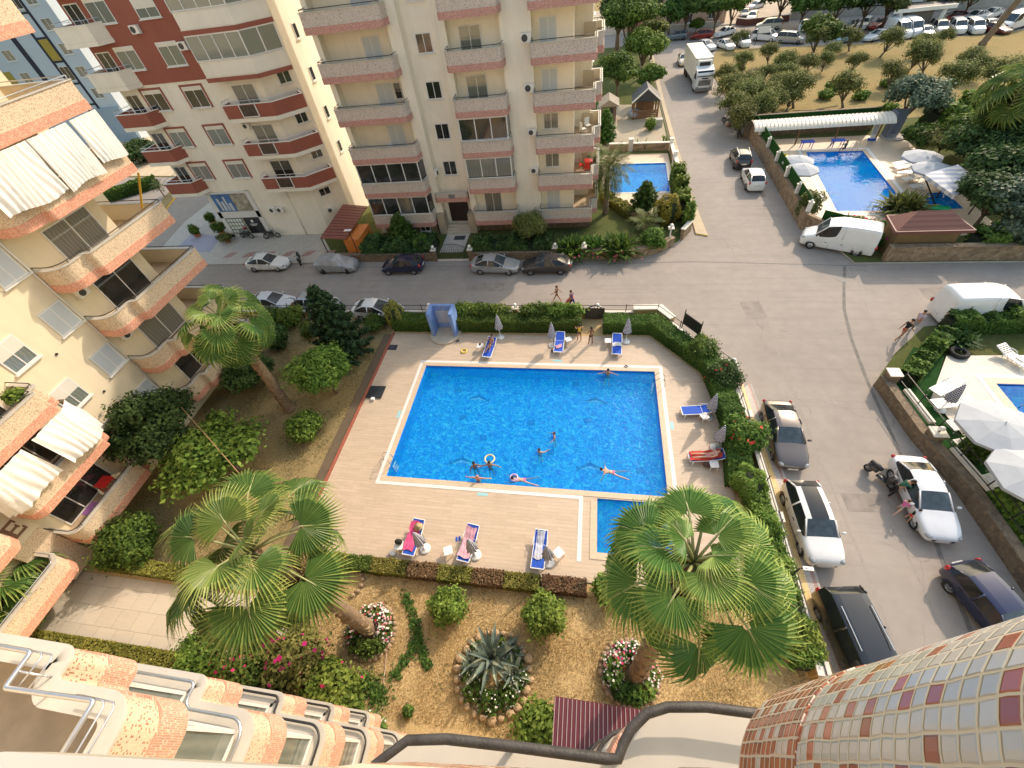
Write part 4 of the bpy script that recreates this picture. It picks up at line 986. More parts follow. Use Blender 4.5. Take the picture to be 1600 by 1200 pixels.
for k in range(12):
    z = 7.75 + 3.1 * k
    if k % 3 == 2: MB().box((sx, YB - .03, z), (1.84, .08, 2.75)).build('yellow_panel', OLIV, BT_, world=True)
    elif k % 3 == 1: window(BT_, sx, YB - .01, z - 1.1, 0, 1.8, 2.0, GLASS)
    for x in (-96.8, -108, -114, -121, -85.0): window(BT_, x, YB, z - .8, 0, 1.9, 1.5, GLASSC)
    if k % 2: MB().box((-100.5, YB - .03, z), (2.4, .07, 2.0)).build('yellow_panel', OLIV, BT_, world=True)
PH = thing('apartment_house', 'salmon pink apartment house behind the street trees at the far end', 'apartment building', (22, 128, 0))
SAL = mat('salmon_render', (.56, .37, .26), .85, .05, .4); x0, yf = 13.2, 121.5
mb = MB(); mb.prism([(6, yf + 1.5), (13.4, yf + 1.5), (13.4, yf), (26.5, yf), (26.5, 136), (6, 136)], 0, 15); mb.build('wall', SAL, PH, world=True)
mb = MB(); mb.prism([(5.4, yf - .6), (27, yf - .6), (27, 136.5), (5.4, 136.5)], 15, 15.5); mb.build('roof', mat('terracotta', (.35, .13, .08), .8, .15, 1), PH, world=True)
for k in range(5):
    for x in (23.6, 19.2, 15.2): window(PH, x, yf, .8 + 3 * k + (.3 if x == 23.6 else 0), 0, 1.3, 1.5, GLASS, cols=2)
    mb = MB(); mb.box((9.6, yf + .5, 1.2 + 3 * k), (5.0, 2.0, .2)); mb.box((9.6, yf - .45, 1.7 + 3*k), (5.0, .12, 1.0)); bo = mb.build('balcony', MOSP, PH, world=True)
    window(PH, 9.6, yf + 1.49, 1.3 + 3 * k, 0, 2.0, 2.0, GLASS, name='balcony_door', sill=False)
def house(name, label, poly, h, wall, roof, wins, rh=.4):
    cx, cy = sum(p[0] for p in poly)/len(poly), sum(p[1] for p in poly)/len(poly)
    t = thing(name, label, 'building', (cx, cy, 0)); MB().prism(poly, .1, h).build('wall', wall, t, world=True)
    MB().prism([(cx + (p[0]-cx)*1.05, cy + (p[1]-cy)*1.05) for p in poly], h, h + rh).build('roof', roof, t, world=True)
    for x, y, z, a, w, hh in wins: window(t, x, y, z, a, w, hh, GLASS)
    return t
TERR = mat('terracotta', (.35, .13, .08), .8, .15, 1)
house('apartment_house', 'white apartment house above the parked cars at the top edge', [(47, 122), (66, 119.5), (67, 134), (48, 136)], 16, WHITE, WHITE, [(50 + i * 3.2, 121.55 - i * .42, 2.0 + 3 * k, 0, 1.6, 1.5) for i in range(5) for k in range(4)])
house('apartment_house', 'grey white house with dark balconies beyond the far right parking', [(70, 122), (92, 117), (95, 134), (72, 138)], 14, mat('light_grey_render', (.55, .55, .55), .8, .08, .4), TERR, [(73 + i * 3.6, 121.2 - i * .82, 1.6 + 3 * k, -.2, 2.2, 1.6) for i in range(5) for k in range(4)])
# ------------------------------------------------------------------ hedges and boundary walls
def along(path):
    P = [Vector(p[:2]) for p in path]; L = [0]
    for a, b in zip(P[:-1], P[1:]): L.append(L[-1] + (b - a).length)
    return P, L
def hedge(name, label, path, w, h, m, per=620, size=.072, z0=.1, ragged=.08, core=True, group=None, cat='hedge'):
    """Clipped hedge: dark woody core and leaves standing off its top and sides."""
    P, L = along(path); T = L[-1]; c = P[len(P)//2]
    hw = w / 2
    n = int(per * T * (w + 2 * h)); s = RNG.random(n) * T; Q = np.zeros((n, 3)); Nn = np.zeros((n, 3)); T_ = np.zeros(n)
    side = RNG.random(n) * (w + 2 * h)
    seg = np.clip(np.searchsorted(L, s, side='right') - 1, 0, len(P) - 2)
    A = np.array([tuple(p) for p in P]); d = (A[1:] - A[:-1]); d /= np.linalg.norm(d, axis=1, keepdims=True) + 1e-9
    base = A[seg] + d[seg] * (s - np.array(L)[seg])[:, None]; nrm = np.stack([-d[seg][:, 1], d[seg][:, 0]], 1)
    wob = 1 + ragged * (np.sin(s * 2.1) + .7 * np.sin(s * 5.3 + 1))
    off = np.where(side < h, -hw, np.where(side < h + w, side - h - hw, hw)); zz = np.where(side < h, side, np.where(side < h + w, h, side - h - w)) 
    rnd = RNG.normal(scale=ragged * .8, size=n)
    off = off * (1 + rnd * .6); zz = zz * wob * (1 + rnd * .4)
    Q[:, :2] = base + nrm * off[:, None]; Q[:, 2] = z0 + np.maximum(.03, zz)
    top = (side >= h) & (side < h + w)
    Nn[:, 2] = np.where(top, 1.0, .45); sg = np.where(side < h, -1.0, np.where(top, 0, 1.0)); Nn[:, :2] = nrm * sg[:, None]
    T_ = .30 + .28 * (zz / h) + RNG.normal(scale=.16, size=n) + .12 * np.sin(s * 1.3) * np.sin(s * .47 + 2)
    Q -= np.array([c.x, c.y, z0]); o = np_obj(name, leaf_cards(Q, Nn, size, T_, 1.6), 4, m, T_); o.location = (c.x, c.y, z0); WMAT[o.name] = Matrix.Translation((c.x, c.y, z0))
    tag(o, label, cat, group)
    if core:
        mb = MB(); q1, q2 = offset(P, hw * .8), offset(P, -hw * .8)
        for i in range(len(P) - 1): mb.prism([tuple(q1[i]), tuple(q1[i+1]), tuple(q2[i+1]), tuple(q2[i])], z0 - .05, z0 + h * .82)
        mb.build('hedge_core', mat('hedge_core', (.02, .03, .012), .95, .3, 4), o, world=True)
    return o
def bush(name, label, x, y, r, h, m, n=900, size=.12, z0=.12, blobs=None, cat='shrub', group=None, flowers=None, trunk=True, shell=.5, seed=None):
    rnd = random.Random(seed if seed is not None else int(abs(x * 100 + y * 37)))
    t = thing(name, label, cat, (x, y, z0), 0, group)
    if blobs is None:
        blobs = [(0, 0, h * .52, r * .8, r * .8, h * .46)]
        for k in range(7):
            a = rnd.random() * 2 * PI; q = r * rnd.uniform(.3, .62); blobs.append((q * math.cos(a), q * math.sin(a), h * rnd.uniform(.38, .78), r * rnd.uniform(.32, .5), r * rnd.uniform(.32, .5), h * rnd.uniform(.18, .28)))
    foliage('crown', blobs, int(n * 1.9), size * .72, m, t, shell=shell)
    if trunk:
        mb = MB()
        for k in range(3):
            b = blobs[min(len(blobs)-1, k + 1)]; mb.tube([(rnd.uniform(-.05, .05), rnd.uniform(-.05, .05), -.1), (b[0]*.4, b[1]*.4, b[2]*.5), (b[0]*.9, b[1]*.9, b[2])], [.05, .035, .015], 6)
        mb.build('trunk', BARK, t)
    if flowers:
        fm, fn, fs = flowers; P, N, T = blob_points([(b[0], b[1], b[2] + .05, b[3]*1.04, b[4]*1.04, b[5]*1.06) for b in blobs], fn * 3, .95)
        k = P[:, 2] > h * .3; P, N, T = P[k][:fn], N[k][:fn], T[k][:fn]
        np_obj('flowers', leaf_cards(P, N, fs, T + .3, 1.1), 4, fm, T + .3, t)
    return t
OCH = mat('ochre_render', (.46, .31, .12), .85, .1, 1.2, stain=.2)
CAPW = mat('wall_cap_white', (.68, .63, .55), .6, .08, 2, stain=.15)
GLOBE = mat('opal_globe', (.85, .83, .78), .25, .03, 2)
def pillar(root, x, y, h, w, lamp=True, body=None, lampz=0, rz=0):
    p = MB().box((x, y, h/2), (w, w, h), rz).build('pillar', body or OCH, root, world=True)
    MB().box((x, y, h + .03), (w + .1, w + .1, .07), rz).build('pillar_cap', CAPW, p, world=True)
    if lamp:
        MB().tube([(x, y, h + .05), (x, y, h + .2)], .04, 8).build('lamp_neck', IRON, p, world=True)
        MB().ball((x, y, h + .33), .14, 14).build('lamp_globe', GLOBE, p, True, world=True)
    return p
def iron_fence(root, path, z0, z1, step=2.6, bars=False):
    P, L = along(path)
    for a, b in zip(P[:-1], P[1:]):
        n = max(1, round((b - a).length / step)); mb = MB()
        for i in range(n + 1): q = a.lerp(b, i / n); mb.tube([(*q, z0 - .1), (*q, z1 + .12)], .03, 6)
        for z in (z0 + .12, z1): mb.bar((*a, z), (*b, z), .035, .035)
        if bars:
            m_ = int((b - a).length / .14)
            for i in range(m_): q = a.lerp(b, (i + .5) / m_); mb.bar((*q, z0 + .12), (*q, z1), .014, .014)
        mb.build('iron_railing', IRON, root, world=True)
gw = thing('garden_wall', 'low ochre wall with white cap and black railing around the central pool garden', 'wall', (5.3, 26.4, 0))
wp = [Vector(p) for p in ((-44, 26.3), (5.25, 26.42), (9.42, 20.9), (9.7, 12.5), (9.78, 3.0))]
a, b = offset(wp, .1), offset(wp, -.1); mb = MB()
for i in range(len(wp) - 1): mb.prism([tuple(a[i]), tuple(a[i+1]), tuple(b[i+1]), tuple(b[i])], .0, .62)
mb.build('base_wall', OCH, gw, world=True)
a, b = offset(wp, .16), offset(wp, -.16); mb = MB()
for i in range(len(wp) - 1): mb.prism([tuple(a[i]), tuple(a[i+1]), tuple(b[i+1]), tuple(b[i])], .625, .69)
mb.build('wall_cap', CAPW, gw, world=True)
iron_fence(gw, wp[:3], .7, 1.25, 2.4); iron_fence(gw, wp[2:], .7, 1.1, 2.6)
for px, py, lp in ((669, 497, 1), (803, 500, 1), (933, 500, 1), (1127, 574, 1), (1153, 652, 0), (1199, 812, 0), (1262, 1045, 0), (560, 500, 0)):
    q = site(px, py, .6); 
    if px > 1100: q.x = 9.45 + (20.9 - q.y) * .016
    else: q.y = 26.38
    pillar(gw, q.x, q.y, 1.0, .42, bool(lp))
p = site(1005, 505, .6); mb = MB(); mb.prism([(3.5, 26.2), (5.2, 26.25), (6.0, 25.2), (6.35, 25.4), (5.5, 26.75), (3.5, 26.68)], 0, 1.0); mb.build('corner_block', OCH, gw, world=True); mb = MB(); mb.prism([(3.45, 26.15), (5.15, 26.2), (5.95, 25.1), (6.4, 25.4), (5.55, 26.8), (3.45, 26.73)], 1.0, 1.08); mb.build('corner_cap', CAPW, gw, world=True)
# black notice board on the corner of the wall, small black gate with a ring
sb = thing('notice_board', 'blank black notice board on posts above the corner of the garden wall', 'notice board', (7.25, 24.0, .6), rad(-53))
MB().box((0, 0, 1.0), (1.5, .07, .95)).build('board', mat('board_black', (.02, .02, .02), .5, .2, 3), sb)
for s in (-.78, .78): MB().tube([(s, 0, -.1), (s, 0, 1.75)], .035, 8).build('post', IRON, sb)
gt = thing('garden_gate', 'small black iron gate with a round ring in the low garden wall', 'gate', (.55, 26.1, .1))
mb = MB(); mb.tube([(.62 * math.cos(t), 0, .75 + .62 * math.sin(t)) for t in [2 * PI * i / 24 for i in range(24)]], .045, 6, closed=True); mb.build('ring', IRON, gt)
mb = MB(); mb.box((0, 0, .62), (1.5, .03, 1.05)); mb.build('gate_panel', mat('gate_dark', (.05, .045, .04), .6, .2, 4), gt)
# hedges
hedge('hedge', 'long clipped dark green hedge along the street side of the pool deck', [(-15.6, 25.0), (-11.9, 25.0)], 1.1, 1.05, LF['hedge'])
hedge('hedge', 'clipped green hedge between the blue shower and the garden gate', [(-10.2, 24.95), (-.4, 25.0)], 1.0, 1.1, LF['hedge'])
hedge('hedge', 'clipped hedge curving round the far right corner of the pool deck', fillet([(1.2, 25.0), (4.9, 25.0), (8.3, 20.9), (8.75, 16.2), (8.3, 12.2)], [.8, 1.2, 3], 4), 1.15, 1.05, LF['hedge'])
hedge('hedge', 'overgrown hedge beside the yellow pavement below the round topiary', [(8.9, 11.6), (9.2, 8), (9.3, 4.0)], .9, .9, LF['bright'], ragged=.2)
for k, (px, py, w_, m_, lb) in enumerate(((878, 497, 2.2, 'bright', 'loose pale green shrub behind the hedge left of the gate pillar'), (757, 487, 3.0, 'bright', 'tall pale green shrub behind the striped closed parasol'), (730, 492, 2.2, 'bright', 'leafy shrub just right of the blue shower'), (845, 497, 2.4, 'hedge', 'leafy shrub behind the hedge above the second blue lounger'))):
    q = site(px, py, .9); bush('shrub', lb, q.x, 25.75, w_ * .5, 1.75, LF[m_], 1500, .17, blobs=[(-w_*.4, 0, 1.1, w_*.35, .55, .55), (0, 0, 1.15, w_*.4, .6, .6), (w_*.4, .05, 1.05, w_*.35, .5, .6)])
def seg_hedge(label, x0, x1, y, m, n=1, h=.5):
    hedge('low_hedge', label, [(x0, y), (x1, y + .04)], .72, h, LF[m], per=620, size=.06, ragged=.12)
xs = [-13.6, -12.0, -10.6, -8.6, -7.0, -5.2, -3.6, -1.8]
for i, (m_, lb) in enumerate((('golden', 'golden green piece of the low hedge under the left of the deck'), ('hedge', 'green piece of the low hedge left of the first near lounger'), ('golden', 'yellowish low hedge piece under the first pink towel lounger'), ('brown', 'brown dried low hedge piece below the first near lounger'), ('golden', 'yellow green low hedge piece below the second pink towel lounger'), ('brown', 'brown dried low hedge piece between the second and third near loungers'), ('golden', 'greenish yellow low hedge piece below the third near lounger'))):
    seg_hedge(lb, xs[i], xs[i+1] - .03, 6.15, m_)
seg_hedge('brown dried low hedge piece at the right end under the overflow channel', -1.75, .4, 6.2, 'brown')
bush('shrub', 'spiky green shrub at the right end of the low hedge', 1.4, 6.2, .8, .95, LF['bright'], 700, .15)
hedge('low_hedge', 'golden low hedge on the far side of the slab path', [(-26.5, 4.75), (-18.5, 4.6)], .7, .6, LF['golden'], per=560, size=.065)
hedge('low_hedge', 'golden low hedge on the near side of the slab path', [(-27, .85), (-15.0, .85)], .75, .65, LF['golden'], per=560, size=.065)
hedge('low_hedge', 'golden low hedge beside the trunk foot of the left fan palm', [(-12.9, 1.3), (-13.6, 4.4)], .6, .5, LF['golden'], per=380, size=.08)
# ------------------------------------------------------------------ shower, covers, lamps, bollards
sh = thing('pool_shower', 'blue walled open shower stall with a curved step at the far left of the deck', 'shower', (-11.05, 24.3, DZ))
BL = mat('shower_blue', (.16, .27, .56), .7, .08, 3); mb = MB(); h = 2.35
for s in (-1, 1): mb.box((s * .88, .1, h/2), (.24, 1.25, h))
mb.box((0, .62, h/2), (1.52, .2, h)); mb.build('stall_wall', BL, sh)
MB().box((0, .505, 1.25), (1.3, .02, 1.2)).build('tile_panel', mat('shower_tile', (.36, .40, .50), .4, .12, 6), sh)
MB().lathe([(.02, 0), (1.25, 0), (1.25, .13), (.02, .13)], 28, (0, -.15, 0)).build('step', mat('shower_step', (.50, .43, .33), .6, .15, 4), sh)
MB().tube([(0, .5, 1.2), (0, .5, 2.2), (0, .2, 2.28)], .025, 8).build('shower_pipe', STEEL, sh)
hb = thing('pump_hatch', 'open black pump hatch lid at the left edge of the deck', 'hatch', (-14.75, 17.9, DZ), 0)
MB().box((0, 0, .08), (1.15, 1.1, .05)).build('lid', mat('hatch_black', (.025, .027, .03), .35, .2, 3), hb)
MB().box((0, -.65, .1), (.25, .2, .14)).build('latch', PLAST, hb)
q = site(614, 543, DZ); tag(MB().box((0, 0, .02), (.7, .55, .03)).build('drain_cover', mat('hatch_dark', (.03, .035, .05), .4, .2, 5)), 'small dark drain cover in the far left corner of the deck', 'drain cover').location = (q.x, q.y, DZ)
def street_light(label, x, y, h, arm, hue=None):
    t = thing('street_lamp', label, 'street lamp', (x, y, 0)); MB().tube([(0, 0, 0), (0, 0, h)], [.055, .035], 8).build('pole', IRON, t)
    MB().tube([(0, 0, h - .05), (arm * .7, 0, h + .05), (arm, 0, h + .03)], .03, 6).build('arm', IRON, t)
    MB().box((arm, 0, h + .02), (.42, .16, .08)).build('lamp_head', PLAST, t)
q = site(486, 487); street_light('short black lamp post behind the hedge by the parked white cars', q.x, 26.0, 2.3, -.5)
street_light('short black lamp post on the yellow pavement by the fan palm', 9.55, 7.6, 1.9, .3)
def globe_post(label, px, py, h, m, z=.14):
    q = site(px, py, z); t = thing('globe_lamp', label, 'lamp', (q.x, q.y, z)); MB().tube([(0, 0, 0), (0, 0, h)], .06, 8).build('post', m, t); MB().box((0, 0, h), (.5, .5, .08)).build('cap', CAPW, t)
    MB().ball((0, 0, h + .22), .17, 14).build('lamp_globe', GLOBE, t, True)
globe_post('white gate post with globe lamp at the corner of the apartment garden', 1044, 383, 1.7, WHITE)
# ------------------------------------------------------------------ pool furniture
def make_lounger(fab, blue=True):
    """Sun lounger, foot at -y, head at +y; back section raised."""
    t = link('sun_lounger', None); f = MB(); hw = .33
    sec = [(-.95, .30), (.25, .32), (.93, .56)]
    for s in (-1, 1): f.tube([(s*hw, y, z) for y, z in sec], .028, 6)
    f.bar((-hw, -.95, .3), (hw, -.95, .3), .05, .05); f.bar((-hw, .93, .56), (hw, .93, .56), .05, .05); f.bar((-hw, .25, .32), (hw, .25, .32), .04, .04)
    f.build('frame', PLAST, t)
    for s in (-1, 1):
        for y in (-.7, .4): MB().tube([(s*hw, y - .05, .31), (s*(hw+.03), y - .12, .0)], [.035, .025], 6).build('leg', PLAST, t)
        MB().tube([(s*(hw+.01), .1, .33), (s*(hw+.04), .2, .46), (s*(hw+.04), .5, .47), (s*(hw+.01), .6, .42)], .02, 6).build('armrest', PLAST, t)
    m = MB()
    if blue:
        for (y0, z0), (y1, z1) in zip(sec[:-1], sec[1:]):
            n = 4
            for i in range(n):
                ya, yb = y0 + (y1-y0)*i/n, y0 + (y1-y0)*(i+1)/n; za, zb = z0 + (z1-z0)*i/n, z0 + (z1-z0)*(i+1)/n; sg = -.012 * math.sin(PI * (i + .5) / n)
                m.quad((-.31, ya, za + .02), (.31, ya, za + .02), (.31, yb, zb + .02), (-.31, yb, zb + .02))
        m.build('canvas', fab, t)
    else:
        for (y0, z0), (y1, z1) in zip(sec[:-1], sec[1:]):
            n = int((y1 - y0) / .1)
            for i in range(n):
                y = y0 + (y1-y0) * (i+.5)/n; z = z0 + (z1-z0) * (i+.5)/n; m.bar((-.31, y, z + .02), (.31, y, z + .02), .07, .02)
        m.build('slats', fab, t)
    return t
LNG = make_lounger(FABB); LNG_USED = [False]
LNW = make_lounger(PLAST, False); LNW_USED = [False]
def lounger(px, py, rz, label, group, z=DZ, white=False, xy=None):
    src, used = (LNW, LNW_USED) if white else (LNG, LNG_USED)
    q = Vector((*xy, z)) if xy else site(px, py, z + .35); o = src
    if used[0]: o = dup(src, (q.x, q.y, z), rz)
    else: used[0] = True; o.location = (q.x, q.y, z); o.rotation_euler = (0, 0, rz); WMAT[o.name] = Matrix.Translation((q.x, q.y, z)) @ Matrix.Rotation(rz, 4, 'Z')
    tag(o, label, 'sun lounger', group); return o
NAVYW = stripe_mat('navy_white_stripe', (.70, .70, .72), (.02, .03, .13), 9, 'Z')
def make_parasol():
    t = link('closed_parasol', None); MB().tube([(0, 0, .05), (0, 0, 2.25)], .022, 8).build('pole', PLAST, t)
    mb = MB(); n = 20; prof = [(.04, 2.2), (.10, 2.0), (.17, 1.6), (.23, 1.2), (.27, .95)]; o = len(mb.v)
    for r, z in prof:
        for j in range(n):
            a = 2 * PI * j / n; k = r * (1 + (.22 if j % 2 else -.18) * (r / .27)); mb.v.append((k * math.cos(a), k * math.sin(a), z))
    for i in range(len(prof) - 1):
        for j in range(n): l = (j + 1) % n; mb.face((o + i*n + j, o + i*n + l, o + (i+1)*n + l, o + (i+1)*n + j))
    mb.face([o + j for j in range(n)]); mb.build('canopy', NAVYW, t)
    MB().lathe([(.02, 0), (.30, 0), (.31, .05), (.22, .10), (.05, .14), (.04, .3)], 20).build('base', PLAST, t, True)
    return t
PAR = make_parasol(); PAR_USED = [False]
def parasol(px, py, label, xy=None, z=DZ, tilt=None):
    q = Vector((*xy, z)) if xy else site(px, py, z); o = PAR
    if PAR_USED[0]: o = dup(PAR, (q.x, q.y, z), random.random() * 3)
    else: PAR_USED[0] = True; o.location = (q.x, q.y, z)
    tag(o, label, 'parasol', 'closed striped parasols by the pools'); return o
def make_table():
    t = link('side_table', None); mb = MB(); mb.prism(fillet([(-.23, 0), (-.23, -.23), (.23, -.23), (.23, .23), (-.23, .23), (-.23, 0)], .07, 4)[:-1], .38, .41); mb.build('table_top', PLAST, t)
    for sx in (-1, 1):
        for sy in (-1, 1): MB().tube([(sx*.15, sy*.15, .38), (sx*.2, sy*.2, 0)], [.03, .02], 6).build('leg', PLAST, t)
    return t
TAB = make_table(); TAB_USED = [False]
def side_table(px, py, label, xy=None, z=DZ):
    q = Vector((*xy, z)) if xy else site(px, py, z + .4); o = TAB
    if TAB_USED[0]: o = dup(TAB, (q.x, q.y, z), random.random())
    else: TAB_USED[0] = True; o.location = (q.x, q.y, z)
    tag(o, label, 'side table', 'white plastic side tables'); return o
def towel(name, label, px, py, w, l, rz, m, z=DZ + .36, cat='towel', xy=None, tilt=.0, seed=1, zup=0.0):
    q = Vector((*xy, z)) if xy else site(px, py, z); rnd = random.Random(seed); mb = MB(); nx, ny = 10, 16; ph = rnd.random() * 6
    for j in range(ny + 1):
        for i in range(nx + 1):
            u, v = i / nx - .5, j / ny - .5; dr = -max(0, abs(u * w) - .31) * 1.5
            y_ = v * l; zz = (zup * max(0, y_ - .1) * .35)
            mb.v.append((u * w * (1 + .1 * math.sin(v * 5 + ph)), y_ + .04 * math.sin(u * 6 + ph), zz + .02 + .018 * math.sin(u * 19 + v * 9 + ph) + .012 * math.sin(v * 23 + ph * 2) + dr))
    for j in range(ny):
        for i in range(nx): a = j * (nx + 1) + i; mb.face((a, a + 1, a + nx + 2, a + nx + 1))
    o = mb.build(name, m, smooth=True); o.location = (q.x, q.y, z); o.rotation_euler = (0, 0, rz); return tag(o, label, cat)
PINK = mat('pink_towel', (.66, .09, .24), .95, .35, 9); PINK2 = mat('pale_pink_towel', (.70, .38, .46), .95, .3, 14); PRINT = mat('blue_print_towel', (.50, .52, .62), .95, .5, 26); RED = mat('red_towel', (.55, .06, .04), .95, .25, 7)
GF, GN, GR = 'blue loungers along the far edge of the deck', 'blue loungers along the near edge of the deck', 'blue loungers along the right edge of the deck'
lounger(765, 543, rad(-6), 'blue lounger at the far edge with a sunbather on it', GF)
lounger(874, 535, rad(-2), 'blue lounger at the far edge with a folded pink towel', GF)
lounger(964, 538, rad(-2), 'blue lounger at the far edge with a white folded towel, nearest the corner', GF)
lounger(1090, 640, rad(-84), 'empty blue lounger on the right edge beside a leaning parasol', GR)
lounger(1104, 712, rad(-84), 'blue lounger on the right edge holding a woman on a red towel', GR)
lounger(647, 839, rad(-5), 'near lounger covered by a pink towel and a straw hat', GN)
lounger(732, 848, rad(-8), 'near lounger with a pale pink towel, middle of three', GN)
lounger(843, 858, rad(-2), 'near lounger with a blue printed towel', GN)
towel('towel', 'folded pink and white towel on the middle far lounger', 873, 541, .5, .35, .3, PINK2, seed=2)
towel('towel', 'folded white towel on the far lounger near the corner', 964, 538, .6, .35, .1, mat('white_towel', (.74, .73, .72), .95, .1, 9), seed=3)
towel('towel', 'bright pink towel on the left near lounger', 645, 838, .62, 1.5, rad(-5), PINK, seed=4, zup=1.0)
towel('towel', 'pale pink towel on the middle near lounger', 731, 848, .6, 1.55, rad(-8), PINK2, seed=5, zup=1.0)
towel('towel', 'white and blue printed towel on the right near lounger', 843, 852, .42, 1.4, rad(-4), PRINT, seed=6, zup=1.0)
towel('towel', 'red towel under the sunbathing woman at the right edge', 1102, 712, .6, 1.7, rad(-84), RED, seed=7, zup=1.0)
parasol(782, 527, 'closed striped parasol at the far edge, leftmost'); parasol(863, 540, 'closed striped parasol at the far edge, left of the towel lounger'); parasol(978, 534, 'closed striped parasol at the far edge, nearest the corner')
parasol(1106, 652, 'closed striped parasol leaning over the empty lounger on the right'); parasol(1117, 700, 'closed striped parasol behind the sunbathing woman')
parasol(664, 858, 'closed striped parasol beside the pink towel lounger'); parasol(743, 868, 'closed striped parasol beside the pale pink towel lounger'); parasol(857, 879, 'closed striped parasol beside the printed towel lounger')
side_table(750, 540, 'white side table beside the far left sunbather'); side_table(888, 530, 'white side table right of the middle far lounger'); side_table(950, 532, 'white side table left of the corner far lounger')
side_table(1101, 650, 'white side table under the leaning parasol on the right'); side_table(1116, 725, 'white side table beside the sunbathing woman on the right'); side_table(623, 852, 'white side table with a dark bag left of the pink towel lounger'); side_table(700, 860, 'white side table between the two pink towel loungers'); side_table(873, 863, 'bare white side table right of the printed towel lounger')
def prop_ball(name, label, cat, px, py, z, r, m, sq=(1,1,1)):
    q = site(px, py, z); o = MB().ball((0, 0, 0), r, 12, 0, sq).build(name, m, smooth=True); o.location = (q.x, q.y, z + r * sq[2] * .9); return tag(o, label, cat)
prop_ball('beach_bag', 'black bag on the side table by the pink towel lounger', 'bag', 624, 848, DZ + .41, .22, mat('black_cloth', (.02, .02, .02), .9, .2, 6), (1, .7, .75))
prop_ball('beach_bag', 'brown bag on the deck below the sunbathing woman', 'bag', 1103, 728, DZ, .2, mat('brown_cloth', (.10, .06, .05), .9, .2, 6), (1, .8, .8))
def ring_float(label, px, py, z, R, r, m, name='swim_ring'):
    q = site(px, py, z); mb = MB(); mb.tube([(R * math.cos(t), R * math.sin(t), 0) for t in [2 * PI * i / 28 for i in range(28)]], r, 8, closed=True); o = mb.build(name, m, smooth=True); o.location = (q.x, q.y, z + r * .8); return tag(o, label, 'swim ring')
ring_float('small yellow ring lying on the deck below the shower', 725, 549, DZ, .2, .05, mat('yellow_vinyl', (.75, .55, .04), .3, .05, 3))
def hat(label, px, py, z):
    q = site(px, py, z); t = thing('straw_hat', label, 'hat', (q.x, q.y, z)); S = mat('straw', (.42, .33, .18), .9, .2, 20)
    MB().lathe([(.02, .02), (.24, 0), (.25, .015), (.11, .04), (.10, .12), (.02, .14)], 18).build('hat_body', S, t, True); MB().lathe([(.112, .04), (.114, .04), (.107, .075), (.105, .075)], 18).build('hat_band', IRON, t)
hat('straw hat lying on the bright pink towel', 654, 823, DZ + .58)
def flipflops(label, px, py, z=DZ, m=None, rz=0):
    q = site(px, py, z); t = thing('sandals', label, 'sandals', (q.x, q.y, z), rz)
    for s in (-1, 1): MB().prism([(s*.08 - .045, -.13), (s*.08 + .04, -.13), (s*.08 + .05, .1), (s*.08, .14), (s*.08 - .05, .1)], .0, .03).build('sandal', m or mat('dark_rubber', (.03, .03, .04), .7, .2, 9), t)
flipflops('dark sandals on the deck under the shower step', 715, 533, rz=.6); flipflops('blue slippers standing between the pink towel loungers', 716, 842, m=FABB, rz=.3); flipflops('dark sandals by the pool edge at the far right', 978, 573, rz=1.0); flipflops('dark sandals beside the middle far parasol', 864, 549, rz=.2)
prop_ball('book', 'small dark object on the side table of the far left sunbather', 'book', 750, 538, DZ + .41, .1, IRON, (1, 1.3, .3))
prop_ball('white_bag', 'white bag on the ground under the pink towel lounger', 'bag', 614, 866, DZ, .18, PLAST, (1.2, .9, .7))
# ------------------------------------------------------------------ vehicles
PAINTS = {}
def paint(key, c, metal=.0, rough=.28):
    if key not in PAINTS: PAINTS[key] = mat('paint_' + key, c, rough, .06, 1.2, metal=metal, coat=.8, stain=.12)
    return PAINTS[key]
CGLASS = mat('car_glass', (.018, .022, .026), .12, .3, 1.5, coat=.25, spec=.35); WSG = mat('windscreen_glass', (.05, .066, .078), .1, .55, 3.0, coat=.5); CGLASSB = mat('car_glass_sky', (.10, .17, .19), .05, .4, 2.0, coat=1.0); TYRE = mat('tyre_rubber', (.016, .016, .017), .85, .2, 9); RIM = mat('alloy_rim', (.42, .43, .45), .3, .12, 9, metal=.8); TRIM = mat('black_trim', (.022, .022, .024), .55, .15, 6)  # windscreen and sky glass carry the sky's reflection in their base colour
LAMP = mat('headlight_glass', (.30, .32, .34), .12, .1, 9, coat=1.0); TAIL = mat('tail_light', (.42, .012, .012), .15, .15, 9, coat=1.0); PLATE = mat('number_plate', (.62, .62, .60), .4, .2, 30); CHROME = mat('chrome', (.7, .7, .7), .12, .05, 4, metal=1.0)
